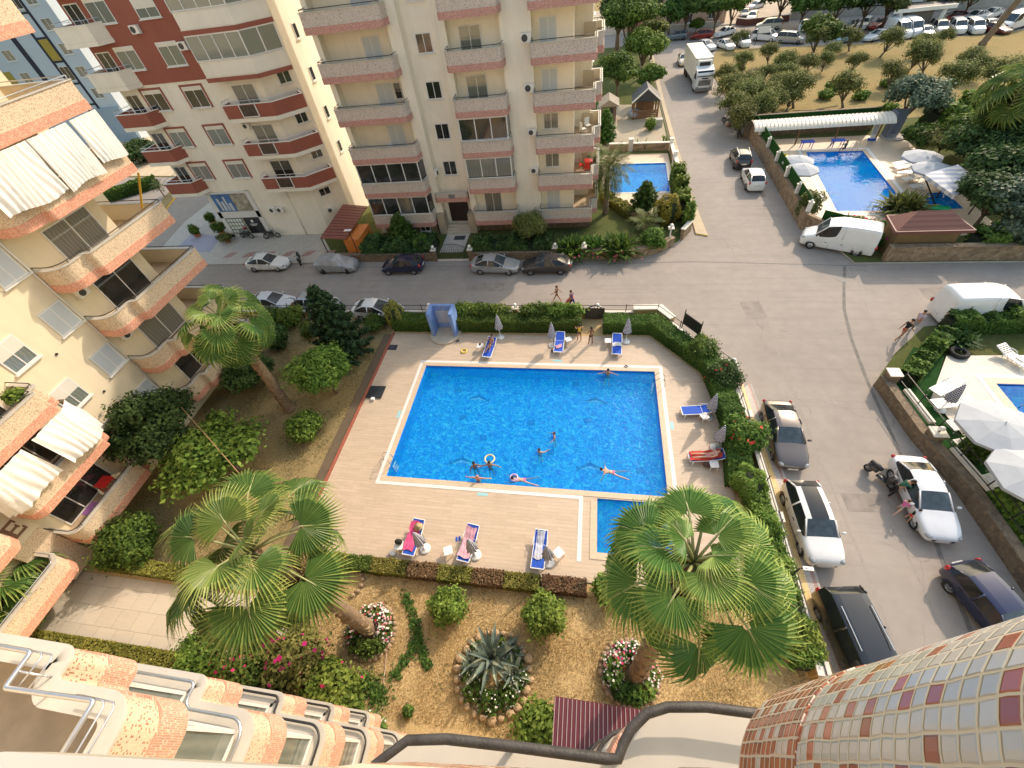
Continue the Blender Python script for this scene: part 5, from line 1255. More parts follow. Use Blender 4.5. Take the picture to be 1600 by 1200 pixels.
# station: x, ztop, zbelt, wbelt, wtop, section (h hood, w windscreen end, c cabin, r rear glass end, t tail)
CARS = {
 'sedan': dict(L=4.5, wb=(1.38, -1.28), r=.32, st=[(2.25, .56, .50, .56, .40), (2.12, .70, .62, .78, .6), (1.6, .84, .78, .87, .68), (.92, .96, .88, .89, .70), (.12, 1.40, .93, .90, .60), (-.45, 1.45, .94, .90, .61), (-1.05, 1.38, .96, .89, .58), (-1.72, 1.08, .98, .87, .66), (-2.1, 1.03, .93, .80, .62), (-2.25, .82, .74, .62, .5)], ws=3, rw=6, sg=(3, 7)),
 'hatch': dict(L=4.15, wb=(1.3, -1.25), r=.31, st=[(2.05, .56, .50, .56, .40), (1.92, .72, .64, .78, .6), (1.45, .88, .80, .87, .66), (.88, .99, .90, .88, .70), (.15, 1.43, .95, .89, .60), (-.5, 1.49, .96, .89, .61), (-1.35, 1.42, 1.0, .87, .57), (-1.92, 1.06, .98, .80, .62), (-2.08, .80, .72, .66, .5)], ws=3, rw=6, sg=(3, 7)),
 'suv': dict(L=4.25, wb=(1.3, -1.28), r=.35, st=[(2.1, .64, .56, .58, .42), (2.0, .86, .74, .80, .62), (1.5, .99, .90, .88, .68), (.95, 1.08, .99, .89, .72), (.25, 1.52, 1.04, .90, .63), (-.5, 1.58, 1.06, .90, .64), (-1.45, 1.54, 1.10, .88, .60), (-1.98, 1.16, 1.06, .82, .64), (-2.12, .86, .78, .7, .55)], ws=3, rw=6, sg=(3, 7)),
 'mpv': dict(L=4.6, wb=(1.45, -1.45), r=.33, st=[(2.3, .64, .56, .62, .45), (2.18, .88, .76, .82, .64), (1.75, 1.02, .92, .90, .72), (1.3, 1.12, 1.02, .91, .76), (.65, 1.72, 1.08, .92, .70), (-.5, 1.80, 1.10, .92, .72), (-1.9, 1.78, 1.10, .91, .70), (-2.25, 1.5, 1.10, .88, .70), (-2.32, .72, .66, .82, .7)], ws=3, rw=6, sg=(3, 7)),
 'van': dict(L=5.4, wb=(1.75, -1.55), r=.35, st=[(2.65, .70, .62, .66, .5), (2.5, 1.0, .86, .88, .7), (2.05, 1.18, 1.05, .97, .78), (1.7, 1.30, 1.16, .98, .80), (1.05, 2.14, 1.25, .99, .80), (.2, 2.36, 1.3, 1.0, .84), (-1.5, 2.40, 1.3, 1.0, .85), (-2.55, 2.36, 1.3, .99, .84), (-2.7, .72, .66, .94, .8)], ws=3, rw=None, sg=(3, 5)),
}
def car_meshes(kind):
    d = CARS[kind]; st = d['st']; bm = bmesh.new(); rows = []
    for x, zt, zb, wb, wt in st:
        pts = [(0, zt), (.62 * wt, zt - .012), (wt, zt - .055), (wb - .02, zb), (wb, zb - .16), (wb - .02, .36), (wb - .08, .21), (0, .2)]
        if zt - zb < .2: pts[2] = (wt, zt - .02); pts[3] = (wb - .03, zb)
        ring = [(y, z) for y, z in pts] + [(-y, z) for y, z in pts[-2:0:-1]]
        rows.append([bm.verts.new((x, y, max(z, .2))) for y, z in ring])
    n = len(rows[0]); top = (0, 1, n - 2, n - 1); side = (2, n - 3); W = d['ws']; R = d['rw']; g0, g1 = d['sg']
    for i in range(len(rows) - 1):
        for j in range(n):
            l = (j + 1) % n; f = bm.faces.new((rows[i][j], rows[i][l], rows[i+1][l], rows[i+1][j])); f.smooth = True
            if i == W and j in top: f.material_index = 1
            elif R is not None and i == R and j in top: f.material_index = 2
            elif j in side and g0 <= i < g1: f.material_index = 3 if j == 2 else 4
            elif W < i < (R if R is not None else 99) and j in (0, n - 1): f.material_index = 5
    bm.faces.new(rows[0][::-1]); bm.faces.new(rows[-1])
    bmesh.ops.recalc_face_normals(bm, faces=bm.faces)
    cl = bm.edges.layers.float.get('crease_edge') or bm.edges.layers.float.new('crease_edge')
    for e in bm.edges:
        if len(e.link_faces) == 2 and e.link_faces[0].material_index != e.link_faces[1].material_index: e[cl] = .75
    if kind in ('van', 'mpv'):
        for i in range(3, len(rows) - 1):
            for j in (2, n - 2):
                e = bm.edges.get((rows[i][j], rows[i+1][j])); e[cl] = max(e[cl], .55)
        for j in range(n):
            e = bm.edges.get((rows[-2][j], rows[-2][(j+1) % n])); e[cl] = max(e[cl], .5)
    me = bpy.data.meshes.new(kind); bm.to_mesh(me); bm.free()
    ob = bpy.data.objects.new(kind, me); COL.objects.link(ob); md = ob.modifiers.new('s', 'SUBSURF'); md.levels = md.render_levels = 2
    ev = ob.evaluated_get(bpy.context.evaluated_depsgraph_get()); m2 = bpy.data.meshes.new_from_object(ev)
    parts = {}
    for p in m2.polygons: parts.setdefault(p.material_index, []).append(p.index)
    co = [v.co.copy() for v in m2.vertices]; out = {}
    for k, fs in parts.items():
        mb = MB(); mp_ = {}
        for fi in fs:
            idx = []
            for vi in m2.polygons[fi].vertices:
                if vi not in mp_: mp_[vi] = len(mb.v); mb.v.append(tuple(co[vi]))
                idx.append(mp_[vi])
            mb.face(idx)
        out[k] = mb
    bpy.data.objects.remove(ob); bpy.data.meshes.remove(me); bpy.data.meshes.remove(m2)
    return out
def surf_y(mb, x, z):
    best = None
    for p in mb.v:
        dd = (p[0]-x)**2 + (p[2]-z)**2
        if p[1] > 0 and (best is None or dd < best[0]): best = (dd, p[1])
    return best[1]
CAR_CACHE = {}
def make_car(kind, pm, roof=None, detail=True, glass=None, cargo=False):
    key = (kind, pm.name, roof.name if roof else '', detail, cargo)
    if key in CAR_CACHE: return None, CAR_CACHE[key]
    d = CARS[kind]; pts = car_meshes(kind); t = link('parked_car', None); st = d['st']; G = glass or CGLASS
    body = pts[0]
    # pillars and roof edges in body colour
    pl = []
    for s in (-1, 1):
        W = d['ws']; pl.append([(st[W][0], s * st[W][4], st[W][1] - .03), (st[W+1][0], s * (st[W+1][4] + .0), st[W+1][1] - .06)])
        if d['rw'] is not None: i = d['rw']; pl.append([(st[i][0], s * st[i][4], st[i][1] - .06), (st[i+1][0], s * st[i+1][4] * 1.05, st[i+1][1] - .03)])
        xm = (st[W+1][0] + st[min(len(st)-3, W+3)][0]) / 2; pl.append([(xm, s * (st[W+2][4] + .01), st[W+2][1] - .05), (xm, s * (st[W+2][3] - .0), st[W+2][2])])
    for p in pl: body.tube(p, .045, 6)
    body.build('body', pm, t, True)
    if 5 in pts: pts[5].build('roof', roof or pm, t, True)
    pts[1].build('windscreen', WSG if G is CGLASS else G, t, True)
    if 2 in pts: pts[2].build('rear_window', G, t, True)
    for k in (3, 4):
        if k in pts: pts[k].build('side_window', G, t, True)
    rw = d['r']
    for x in d['wb']:
        for s in (-1, 1):
            y = surf_y(body, x, .4) - .085
            M = Matrix.Translation((x, s * y, rw)) @ Matrix.Rotation(PI/2 * s, 4, 'X')
            w = MB().lathe([(rw*.55, -.1), (rw*.94, -.105), (rw, -.07), (rw, .07), (rw*.94, .105), (rw*.6, .1), (rw*.58, .02)], 22, M=M @ Matrix.Rotation(PI, 4, 'X'), closed_ends=False).build('wheel', TYRE, t, True)
            if detail:
                rm = MB(); R_ = M @ Matrix.Rotation(PI, 4, 'X'); rm.lathe([(.02, .075), (rw*.16, .075), (rw*.18, .05), (rw*.55, .055), (rw*.63, .095), (rw*.63, .06)], 22, M=R_, closed_ends=False)
                for q in range(5):
                    a = 2 * PI * q / 5; rm.bar(R_ @ Vector((rw*.1*math.cos(a), rw*.1*math.sin(a), .08)), R_ @ Vector((rw*.6*math.cos(a), rw*.6*math.sin(a), .09)), .05, .03)
                rm.build('rim', RIM, w)
            ar = MB(); ay = s * (surf_y(body, x, .55) + .004)
            nn = 14; o = len(ar.v)
            for i in range(nn + 1):
                a = PI * i / nn; ar.v.append((x + rw*1.02*math.cos(a), ay - s*.01, rw + rw*1.02*math.sin(a))); ar.v.append((x + rw*1.2*math.cos(a), ay, rw + rw*1.2*math.sin(a)))
            for i in range(nn): ar.face((o+2*i, o+2*i+1, o+2*i+3, o+2*i+2))
            ar.build('wheel_arch', TRIM if detail and kind in ('suv', 'van') else pm, t)
    f, r = st[0], st[-1]; x1, x2 = st[1][0], st[-2][0]
    for s in (-1, 1):
        MB().ball((x1 - .10, s * (st[1][3] - .17), st[1][1] - .11), .16, 10, 0, (1.25, 1.0, .55)).build('headlight', LAMP, t, True)
        zt_ = min(st[-2][1] - .14, 1.0); MB().ball((x2 + .0 if kind != 'van' else r[0] + .07, s * (st[-2][3] - .08 if kind != 'van' else .9), zt_), .14, 10, 0, (.8, .75, .8 if kind in ('sedan',) else 1.3)).build('tail_light', TAIL, t, True)
        W = d['ws']; my = s * (st[W][3] + .1); MB().ball((st[W][0] - .22, my, st[W][2] + .12), .11, 8, 0, (.6, 1.1, .75)).build('mirror', pm, t, True)
    if detail:
        MB().box((f[0] - .045, 0, .42), (.06, .95, .14)).build('grille', TRIM, t)
        MB().box((f[0] - .01, 0, .36), (.03, .5, .11)).build('number_plate', PLATE, t); MB().box((r[0] + .0, 0, min(.75, r[1] - .1)), (.03, .5, .11)).build('number_plate', PLATE, t)
        sm = MB(); W = d['ws']
        for s in (-1, 1):
            for x in ([st[W][0] - .25, (st[W+1][0] + st[W+3][0]) / 2 if kind != 'van' else .55, st[-3][0] + .35]):
                yb = surf_y(body, x, .6) ; sm.box((x, s * (yb + .002), .62), (.014, .01, .6))
            for x in (st[W+1][0] - .25, st[W+2][0] - .55): sm.box((x, s * (surf_y(body, x, .85) + .012), .84), (.18, .03, .03))
        sm.build('door_seam', TRIM, t)
    if cargo:
        mb = MB()
        for s in (-1, 1): mb.tube([(.2, s*.6, CARS[kind]['st'][5][1] + .02), (-1.4, s*.58, CARS[kind]['st'][6][1] + .03)], .025, 6)
        mb.build('roof_rail', CHROME, t)
    CAR_CACHE[key] = t; return t, t
def car(kind, pm, p_rear, p_front, label, group='parked cars', roof=None, detail=True, name='parked_car', z=.65, cat='car', glass=None, cargo=False, side=0.0):
    """Car standing between the surveyed centres of its tail and nose."""
    a, b = site(*p_rear, z), site(*p_front, z); c = (a + b) / 2; rz = math.atan2(b.y - a.y, b.x - a.x)
    n, src = make_car(kind, pm, roof, detail, glass, cargo)
    if n is None: o = dup(src, (c.x, c.y, 0), rz)
    else: o = n; o.location = (c.x, c.y, 0); o.rotation_euler = (0, 0, rz); WMAT[o.name] = Matrix.Translation((c.x, c.y, 0)) @ Matrix.Rotation(rz, 4, 'Z')
    o.name = name; return tag(o, label, cat, group)
WH = paint('white', (.76, .76, .75)); WHP = paint('pearl', (.66, .68, .72)); GRY = paint('bronze_grey', (.115, .10, .095), .35); SIL = paint('silver', (.42, .44, .47), .5, .3); BLK = paint('black', (.012, .012, .013)); NAV = paint('navy', (.012, .015, .055), .2); RDP = paint('red', (.30, .018, .015)); DRD = paint('dark_red', (.12, .015, .018)); BGE = paint('beige', (.55, .50, .40)); BLU = paint('blue', (.03, .06, .16), .2); GBL = paint('grey_blue', (.17, .21, .26), .4); TEA = paint('teal', (.30, .45, .47), .2); DGR = paint('dark_grey', (.045, .043, .045), .3)
g1, g2, g3 = 'cars parked on the near right street', 'cars parked on the street across from the pool', 'cars parked by the hedge of the pool garden'
car('sedan', GRY, (1213, 634), (1240, 722), 'brownish grey car with a sunlit roof parked at the pavement corner', g1)
car('suv', WH, (1248, 760), (1291, 876), 'white crossover with a black glass roof parked beside the fan palm', g1, roof=CGLASS)
car('sedan', WHP, (1418, 722), (1474, 834), 'shiny silver white car by the stone wall with children beside it', g1)
car('mpv', BLK, (1316, 955), (1376, 1085), 'black people carrier with roof rails at the bottom of the street', g1, cargo=True, glass=CGLASS)
car('hatch', NAV, (1518, 908), (1606, 1010), 'dark blue hatchback cut by the right edge under the stone wall', g1)
car('sedan', WH, (384, 410), (453, 409), 'white saloon with a dark sunroof in front of the shop', g2)
car('hatch', NAV, (661, 412), (597, 414), 'dark blue hatchback left of the arched gate', g2)
car('sedan', SIL, (742, 412), (806, 413), 'old silver saloon right of the arched gate', g2)
car('sedan', DGR, (891, 411), (817, 413), 'black saloon parked rightmost in front of the pale apartment block', g2)
car('sedan', WH, (556, 482), (624, 485), 'white car half hidden behind the hedge next to the dark conifer', g3)
car('sedan', WHP, (400, 471), (452, 472), 'white car behind the crown of the far left fan palm', g3)
car('hatch', SIL, (470, 472), (520, 474), 'silver car behind the dark conifer', g3)
car('suv', WH, (1182, 290), (1172, 266), 'white crossover parked below the black pickup by the stone wall', 'cars in the side street')
def van(pm, a, b, label, detail=True, group='white vans'): return car('van', pm, a, b, label, group, detail=detail, name='delivery_van', z=1.1, cat='van')
van(WH, (1362, 376), (1264, 360), 'white high roofed van parked at the corner wall of the upper right pool')
van(WH, (1478, 478), (1600, 474), 'white panel van with a closed rear door behind the right hand hedge')
# pickup with a hard cover
o = car('suv', BLK, (1162, 258), (1153, 234), 'black pickup with a covered bed parked above the white crossover', 'cars in the side street', name='pickup_truck', cargo=True)
# silver covered car
sc = thing('covered_car', 'car hidden under a crumpled silver cover by the orange hut', 'car', (0, 0, 0), 0); q = (site(494, 412, .7) + site(557, 410, .7)) / 2; sc.location = (q.x, q.y, 0)
pm_ = car_meshes('hatch'); cov = MB()
for k, mb in pm_.items():
    o_ = len(cov.v); cov.v += mb.v; 
    for f in mb.f: cov.face([i + o_ for i in f])
cov.v = [(x * 1.02 + .02 * math.sin(z * 17 + y * 9), y * 1.04 + .03 * math.sin(x * 13 + z * 8) + .02 * math.sin(x * 31), max(.14, z * 1.03 + .018 * math.sin(x * 11 + y * 7) - (.08 if z < .4 else 0))) for x, y, z in cov.v]
cov.build('cover', mat('silver_cover', (.36, .37, .39), .38, .25, 2.2, metal=.35, bump=.6, bscale=7), sc, True)
for x in (1.3, -1.25):
    for s in (-1, 1): MB().lathe([(.15, -.09), (.3, -.09), (.31, 0), (.3, .09), (.15, .09)], 16, M=Matrix.Translation((x, s*.8, .31)) @ Matrix.Rotation(PI/2, 4, 'X')).build('wheel', TYRE, sc)
# ------------------------------------------------------------------ reefer truck
tk = thing('box_truck', 'white refrigerated box truck parked facing down the side street', 'truck', (0, 0, 0)); a, b = site(1075, 96, 0), site(1102, 157, 0); a = Vector((15.6, 90.5, 0)); b = Vector((16.0, 76.5, 0))
c = (a + b) / 2; tk.location = c; rz = math.atan2(b.y - a.y, b.x - a.x); tk.rotation_euler = (0, 0, rz); WMAT[tk.name] = Matrix.Translation(c) @ Matrix.Rotation(rz, 4, 'Z')
BOXW = mat('box_cream_white', (.72, .70, .62), .5, .05, .6, stain=.1)
mb = MB(); mb.box((-1.6, 0, 2.45), (9.4, 2.5, 2.75)); bx = mb.build('cargo_box', BOXW, tk)
mb = MB()
for s in (-1, 1): mb.box((-1.6, s*1.255, 3.8), (9.4, .04, .1)); mb.box((-1.6, s*1.255, 1.12), (9.4, .04, .12))
mb.box((3.11, 0, 3.78), (.03, 2.5, .12)); mb.build('box_edge', CHROME, bx)
mb = MB(); mb.box((3.4, 0, 3.25), (.55, 1.9, .8)); ru = mb.build('cooling_unit', WHITE, tk); MB().box((3.69, 0, 3.25), (.03, 1.5, .45)).build('cooling_grille', TRIM, ru)
pf = [(3.2, .9), (3.2, 3.0), (3.6, 3.05), (4.9, 2.75), (5.25, 2.3), (5.4, 1.3), (5.4, .45), (3.2, .45)]
mb = MB(); w = 1.22; o_ = len(mb.v); mb.v += [(x, -w, z) for x, z in pf] + [(x, w, z) for x, z in pf]; n = len(pf); mb.face([o_ + i for i in range(n)]); mb.face([o_ + n + i for i in range(n)][::-1])
for i in range(n): j = (i + 1) % n; mb.face((o_+i, o_+n+i, o_+n+j, o_+j))
mb.build('cab', WH, tk)
mb = MB(); mb.quad((4.96, -1.05, 2.70), (4.96, 1.05, 2.70), (5.31, 1.12, 2.05), (5.31, -1.12, 2.05)); mb.v = [(x + .02, y, z + .01) for x, y, z in mb.v]; mb.build('windscreen', CGLASS, tk)
for s in (-1, 1):
    mb = MB(); mb.quad((3.9, s*1.232, 1.7), (5.2, s*1.232, 1.7), (4.85, s*1.232, 2.6), (3.9, s*1.232, 2.7)); mb.build('side_window', CGLASS, tk)
    MB().box((5.1, s*1.42, 2.2), (.12, .2, .6)).build('mirror', TRIM, tk); MB().box((5.41, s*.95, .75), (.04, .4, .22)).build('headlight', LAMP, tk)
    MB().box((-.9, s*1.05, .8), (3.2, .08, .6)).build('side_skirt', TRIM, tk)
    for x in (4.2, -3.4, -4.7): MB().lathe([(.2, -.15), (.48, -.15), (.5, 0), (.48, .15), (.2, .15)], 20, M=Matrix.Translation((x, s*1.05, .5)) @ Matrix.Rotation(PI/2, 4, 'X')).build('wheel', TYRE, tk, True)
mb = MB()
for k in range(5): mb.box((5.42, 0, 1.05 + .14*k), (.03, 1.7, .08))
mb.build('grille', TRIM, tk); MB().box((5.45, 0, .5), (.12, 2.4, .4)).build('bumper', mat('grey_bumper', (.2, .2, .2), .5, .1, 3), tk); MB().box((0, 0, .75), (10, .9, .3)).build('chassis', TRIM, tk)
MB().box((5.36, 0, 1.86), (.05, .9, .14)).build('badge_bar', TRIM, tk)
# ------------------------------------------------------------------ motorbikes and scooter
def motorbike(label, px, py, rz, pm, scooter=False, z=0.0):
    q = site(px, py, z); t = thing('scooter' if scooter else 'motorbike', label, 'scooter' if scooter else 'motorbike', (q.x, q.y, z), rz); r = .22 if scooter else .3; wb = .62 if scooter else .68
    for x in (wb, -wb):
        w = MB().lathe([(r*.7, -.05), (r*.96, -.055), (r, 0), (r*.96, .055), (r*.7, .05)], 20, M=Matrix.Translation((x, 0, r)) @ Matrix.Rotation(PI/2, 4, 'X'), closed_ends=False).build('wheel', TYRE, t, True)
        MB().lathe([(.02, -.03), (r*.72, -.02), (r*.72, .02), (.02, .03)], 14, M=Matrix.Translation((x, 0, r)) @ Matrix.Rotation(PI/2, 4, 'X')).build('rim', RIM, w)
    if scooter:
        mb = MB(); mb.tube([(-.75, 0, .5), (-.5, 0, .52), (-.2, 0, .45)], [.12, .2, .14], 10); mb.box((.12, 0, .28), (.55, .32, .06)); mb.tube([(.42, 0, .3), (.5, 0, .6), (.42, 0, .92)], [.14, .19, .1], 10); mb.build('body', pm, t, True)
    else:
        mb = MB(); mb.tube([(.35, 0, .72), (.1, 0, .78), (-.15, 0, .7)], [.1, .17, .1], 10); mb.tube([(-.5, 0, .6), (-.85, 0, .7)], [.1, .06], 8); mb.build('fuel_tank', pm, t, True); MB().box((.0, 0, .42), (.5, .28, .34)).build('engine', mat('engine_grey', (.12, .12, .12), .4, .3, 9, metal=.6), t)
    MB().tube([(-.1, 0, .72), (-.4, 0, .75), (-.75, 0, .78)], [.1, .15, .1], 8).build('seat', TRIM, t, True)
    MB().tube([(wb, 0, r), (wb - .22, 0, .95)], .035, 8).build('fork', RIM, t); MB().tube([(wb - .34, -.34, 1.0), (wb - .24, -.1, .98), (wb - .24, .1, .98), (wb - .34, .34, 1.0)], .02, 6).build('handlebar', TRIM, t); MB().ball((wb - .12, 0, .86), .1, 10).build('headlight', LAMP, t, True)
    return t
motorbike('black scooter standing on the street beside the white saloon', 470, 410, rad(-60), BLK, True); motorbike('black motorbike nearest the drain pipe by the shop', 427, 372, rad(10), BLK, z=.13); motorbike('motorbike with a red seat bag before the shop door', 388, 372, rad(170), DGR, z=.13)
motorbike('dark motorbike by the rubbish heap, upper of two', 1145, 200, rad(100), DGR); motorbike('black motorbike above the black pickup, lower of two', 1152, 213, rad(80), BLK)
prop_ball('saddle_bag', 'red bag on the seat of the motorbike before the shop', 'bag', 383, 358, 1.05, .22, RDP, (1.1, .8, .8))
# ------------------------------------------------------------------ cars far up the street and in the far parking
GFAR = 'cars in the far parking'
far = [('suv', GBL, (1070, 55), (1045, 57), 'grey blue car parked leftmost before the salmon house'), ('hatch', RDP, (1109, 53), (1083, 55), 'red car parked before the salmon house'), ('sedan', WH, (1147, 46), (1117, 54), 'white saloon parked right of the red car'),
 ('hatch', WH, (1095, 68), (1114, 74), 'white hatchback just behind the box truck'), ('sedan', WH, (1126, 66), (1144, 73), 'white car second behind the box truck'), ('mpv', WH, (1152, 60), (1168, 70), 'white small van third behind the box truck'), ('mpv', WH, (1182, 56), (1212, 58), 'white small van with a shaded rear crossing the far street'), ('mpv', SIL, (1223, 60), (1250, 61), 'silver small van on the far street'),
 ('suv', WH, (1181, 20), (1169, 33), 'white car in the driveway beside the salmon house'), ('sedan', DGR, (1164, 16), (1163, 26), 'dark car half hidden behind the driveway trees'), ('hatch', WHP, (1190, 6), (1172, 11), 'white car farthest up the driveway'), ('mpv', BGE, (1209, 39), (1193, 40), 'beige van behind the far low wall'),
 ('hatch', WH, (1261, 34), (1253, 46), 'white hatchback leftmost in the far parking'), ('sedan', BLU, (1286, 32), (1276, 46), 'blue car left of two in the far parking'), ('hatch', NAV, (1306, 33), (1298, 46), 'dark blue car right of two in the far parking'), ('sedan', BLK, (1338, 34), (1320, 44), 'black car in the far parking'), ('suv', WH, (1357, 32), (1344, 42), 'white car beside the black one in the far parking'), ('sedan', RDP, (1384, 31), (1362, 42), 'red car in the middle of the far parking'),
 ('sedan', WH, (1412, 26), (1392, 31), 'white car behind the tall white vans, left'), ('suv', WH, (1432, 25), (1410, 33), 'white car behind the tall white vans, right'), ('hatch', TEA, (1338, 56), (1314, 60), 'pale teal car nearest the orchard'), ('sedan', WH, (1384, 52), (1358, 58), 'white saloon left of the tall vans'), ('hatch', WH, (1438, 46), (1454, 54), 'white hatchback right of the tall vans'),
 ('mpv', BGE, (1458, 38), (1476, 50), 'beige roofed van in the far right row'), ('mpv', WH, (1488, 36), (1504, 50), 'white van with the open look in the far right row'), ('mpv', WH, (1512, 38), (1532, 48), 'white van third in the far right row'), ('sedan', BGE, (1535, 34), (1560, 44), 'beige car in the far right row'), ('sedan', DRD, (1545, 42), (1568, 46), 'dark red car in the far right row'), ('sedan', RDP, (1508, 24), (1474, 28), 'orange red car at the far wall'), ('sedan', WH, (1537, 22), (1510, 28), 'white car beside the orange red one'), ('sedan', WH, (1558, 18), (1538, 24), 'white car behind the tall palm trunk')]
for k_, pm_, a_, b_, lb in far: car(k_, pm_, a_, b_, lb, GFAR, detail=False)
van(WH, (1384, 38), (1428, 52), 'tall white van left of two in the far parking', False, GFAR); van(WHP, (1405, 36), (1444, 49), 'tall white van right of two in the far parking', False, GFAR); van(WH, (1600, 28), (1572, 36), 'white van at the far right edge', False, GFAR)
car('hatch', BGE, (1066, 86), (1070, 100), 'beige car hidden behind the box truck', 'cars in the side street', detail=False)
# ------------------------------------------------------------------ palms and trees
def fan_leaf(R, rnd, n=36, span=300, droop=.5):
    """Costapalmate blade: folded segments fanned about the petiole tip, ends split and hanging."""
    Q, T = [], []; st = math.radians(span) / n; ts = (.06, .34, .62, .82, 1.0); cup = rnd.uniform(.05, .2)
    for k in range(n):
        a = -math.radians(span)/2 + (k + .5) * st; L = R * (.70 + .30 * math.cos(a / 2)) * rnd.uniform(.93, 1.06); jit = rnd.uniform(-.25, .25) * st
        rows = []
        for t in ts:
            r = L * t; w = (st * r * .5 if t <= .64 else st * L * .62 * .5 * max(.06, (1 - t) / .38)) * 1.02
            aa = a + (jit * max(0, t - .6) * 2.2); dx, dy = math.cos(aa), math.sin(aa); px, py = -dy, dx
            z = -droop * max(0, t - .45) ** 2 * R * (1.5 + rnd.uniform(-.1, .5)) + cup * abs(math.sin(a)) * r - .06 * r * r / R
            x0, y0 = r * dx, r * dy; zl = .8 * w
            rows.append(((x0 - px*w, y0 - py*w, z + zl), (x0, y0, z), (x0 + px*w, y0 + py*w, z + zl)))
        tl = rnd.uniform(-.07, .07)
        for i in range(4):
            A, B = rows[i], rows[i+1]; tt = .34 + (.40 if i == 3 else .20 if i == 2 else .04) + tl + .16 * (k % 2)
            Q += [(A[0], A[1], B[1], B[0]), (A[1], A[2], B[2], B[1])]; T += [tt + .09, tt - .08]  # fold halves and alternate segments differ: pleat light and shade painted into tint
    return np.array(Q), np.array(T)
def fan_palm(name, label, base, top, R=1.25, pet=1.5, n=34, seed=1, tr=.24, low=-45, dead=5, seg=36, group=None, trunk=True, skirt=True):
    rnd = random.Random(seed); base, top = Vector(base), Vector(top); t = thing(name, label, 'palm tree', base, 0, group); d = top - base
    if trunk:
        mb = MB(); k = 46; pts, rs = [], []
        for i in range(k + 1):
            f = i / k; b_ = Vector((.12 * math.sin(f * 2.5) * d.length * .05, .05 * math.sin(f * 4), 0)); pts.append(d * f + b_ * (1 - f) * f * 4); rs.append(tr * (1.35 - .5 * f + (.25 if f < .04 else 0)) * (1 + .10 * (i % 2)))
        mb.tube(pts, rs, 12); mb.build('trunk', PALMB, t, True)
        P, N, S = [], [], []
        for i in range(260):
            f = rnd.random() ** .8; a = rnd.random() * 2 * PI; p = d * f; r = tr * (1.3 - .5 * f); P.append((p.x + r * math.cos(a), p.y + r * math.sin(a), p.z)); N.append((math.cos(a), math.sin(a), .9)); S.append(rnd.uniform(.2, .9))
        np_obj('leaf_bases', leaf_cards(np.array(P), np.array(N), .20, np.array(S), 1.5), 4, LF['dry'], np.array(S), t)
    QS, TS, pm = [], [], MB(); DQ, DT = [], []
    for i in range(n + dead):
        isd = i >= n; f = (i + .5) / n if not isd else 1.0
        el = math.radians(74 - (74 - low) * f ** .8) if not isd else math.radians(rnd.uniform(-82, -58)); az = i * 2.39996 + rnd.uniform(-.2, .2)
        pl = pet * (.5 + .5 * min(1, f * 2.0)) * rnd.uniform(.85, 1.12); r = R * (.72 + .3 * min(1, f * 2.2)) * rnd.uniform(.9, 1.1)
        Q, T = fan_leaf(r, rnd, seg, 235 if not isd else 150, .45 + .45 * f if not isd else 1.1)
        tilt = el - math.radians(30 + 12 * f) + rnd.uniform(-.15, .15)
        Rz = Matrix.Rotation(az, 3, 'Z'); tip = Rz @ Vector((pl * math.cos(el), 0, pl * math.sin(el) - .08 * pl * f)) 
        M = np.array(Rz @ Matrix.Rotation(-tilt, 3, 'Y') @ Matrix.Rotation(rnd.uniform(-.65, .65), 3, 'X')); o = np.array(tip + d)
        V = Q.reshape(-1, 3) @ M.T + o
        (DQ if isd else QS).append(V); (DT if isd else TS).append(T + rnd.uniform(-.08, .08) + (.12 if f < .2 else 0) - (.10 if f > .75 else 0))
        mid = Rz @ Vector((pl * .5 * math.cos(el + .12), 0, pl * .5 * math.sin(el + .12))); e2 = tip + Rz @ Vector((math.cos(tilt) * r * .6, 0, math.sin(tilt) * r * .6 - .02))
        if not isd: pm.tube([d, d + mid, d + tip, d + e2], [.045, .034, .026, .006], 5)
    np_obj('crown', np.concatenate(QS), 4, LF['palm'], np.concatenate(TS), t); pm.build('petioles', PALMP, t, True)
    if DQ and skirt: np_obj('dead_fronds', np.concatenate(DQ), 4, LF['dry'], np.concatenate(DT), t)
    return t
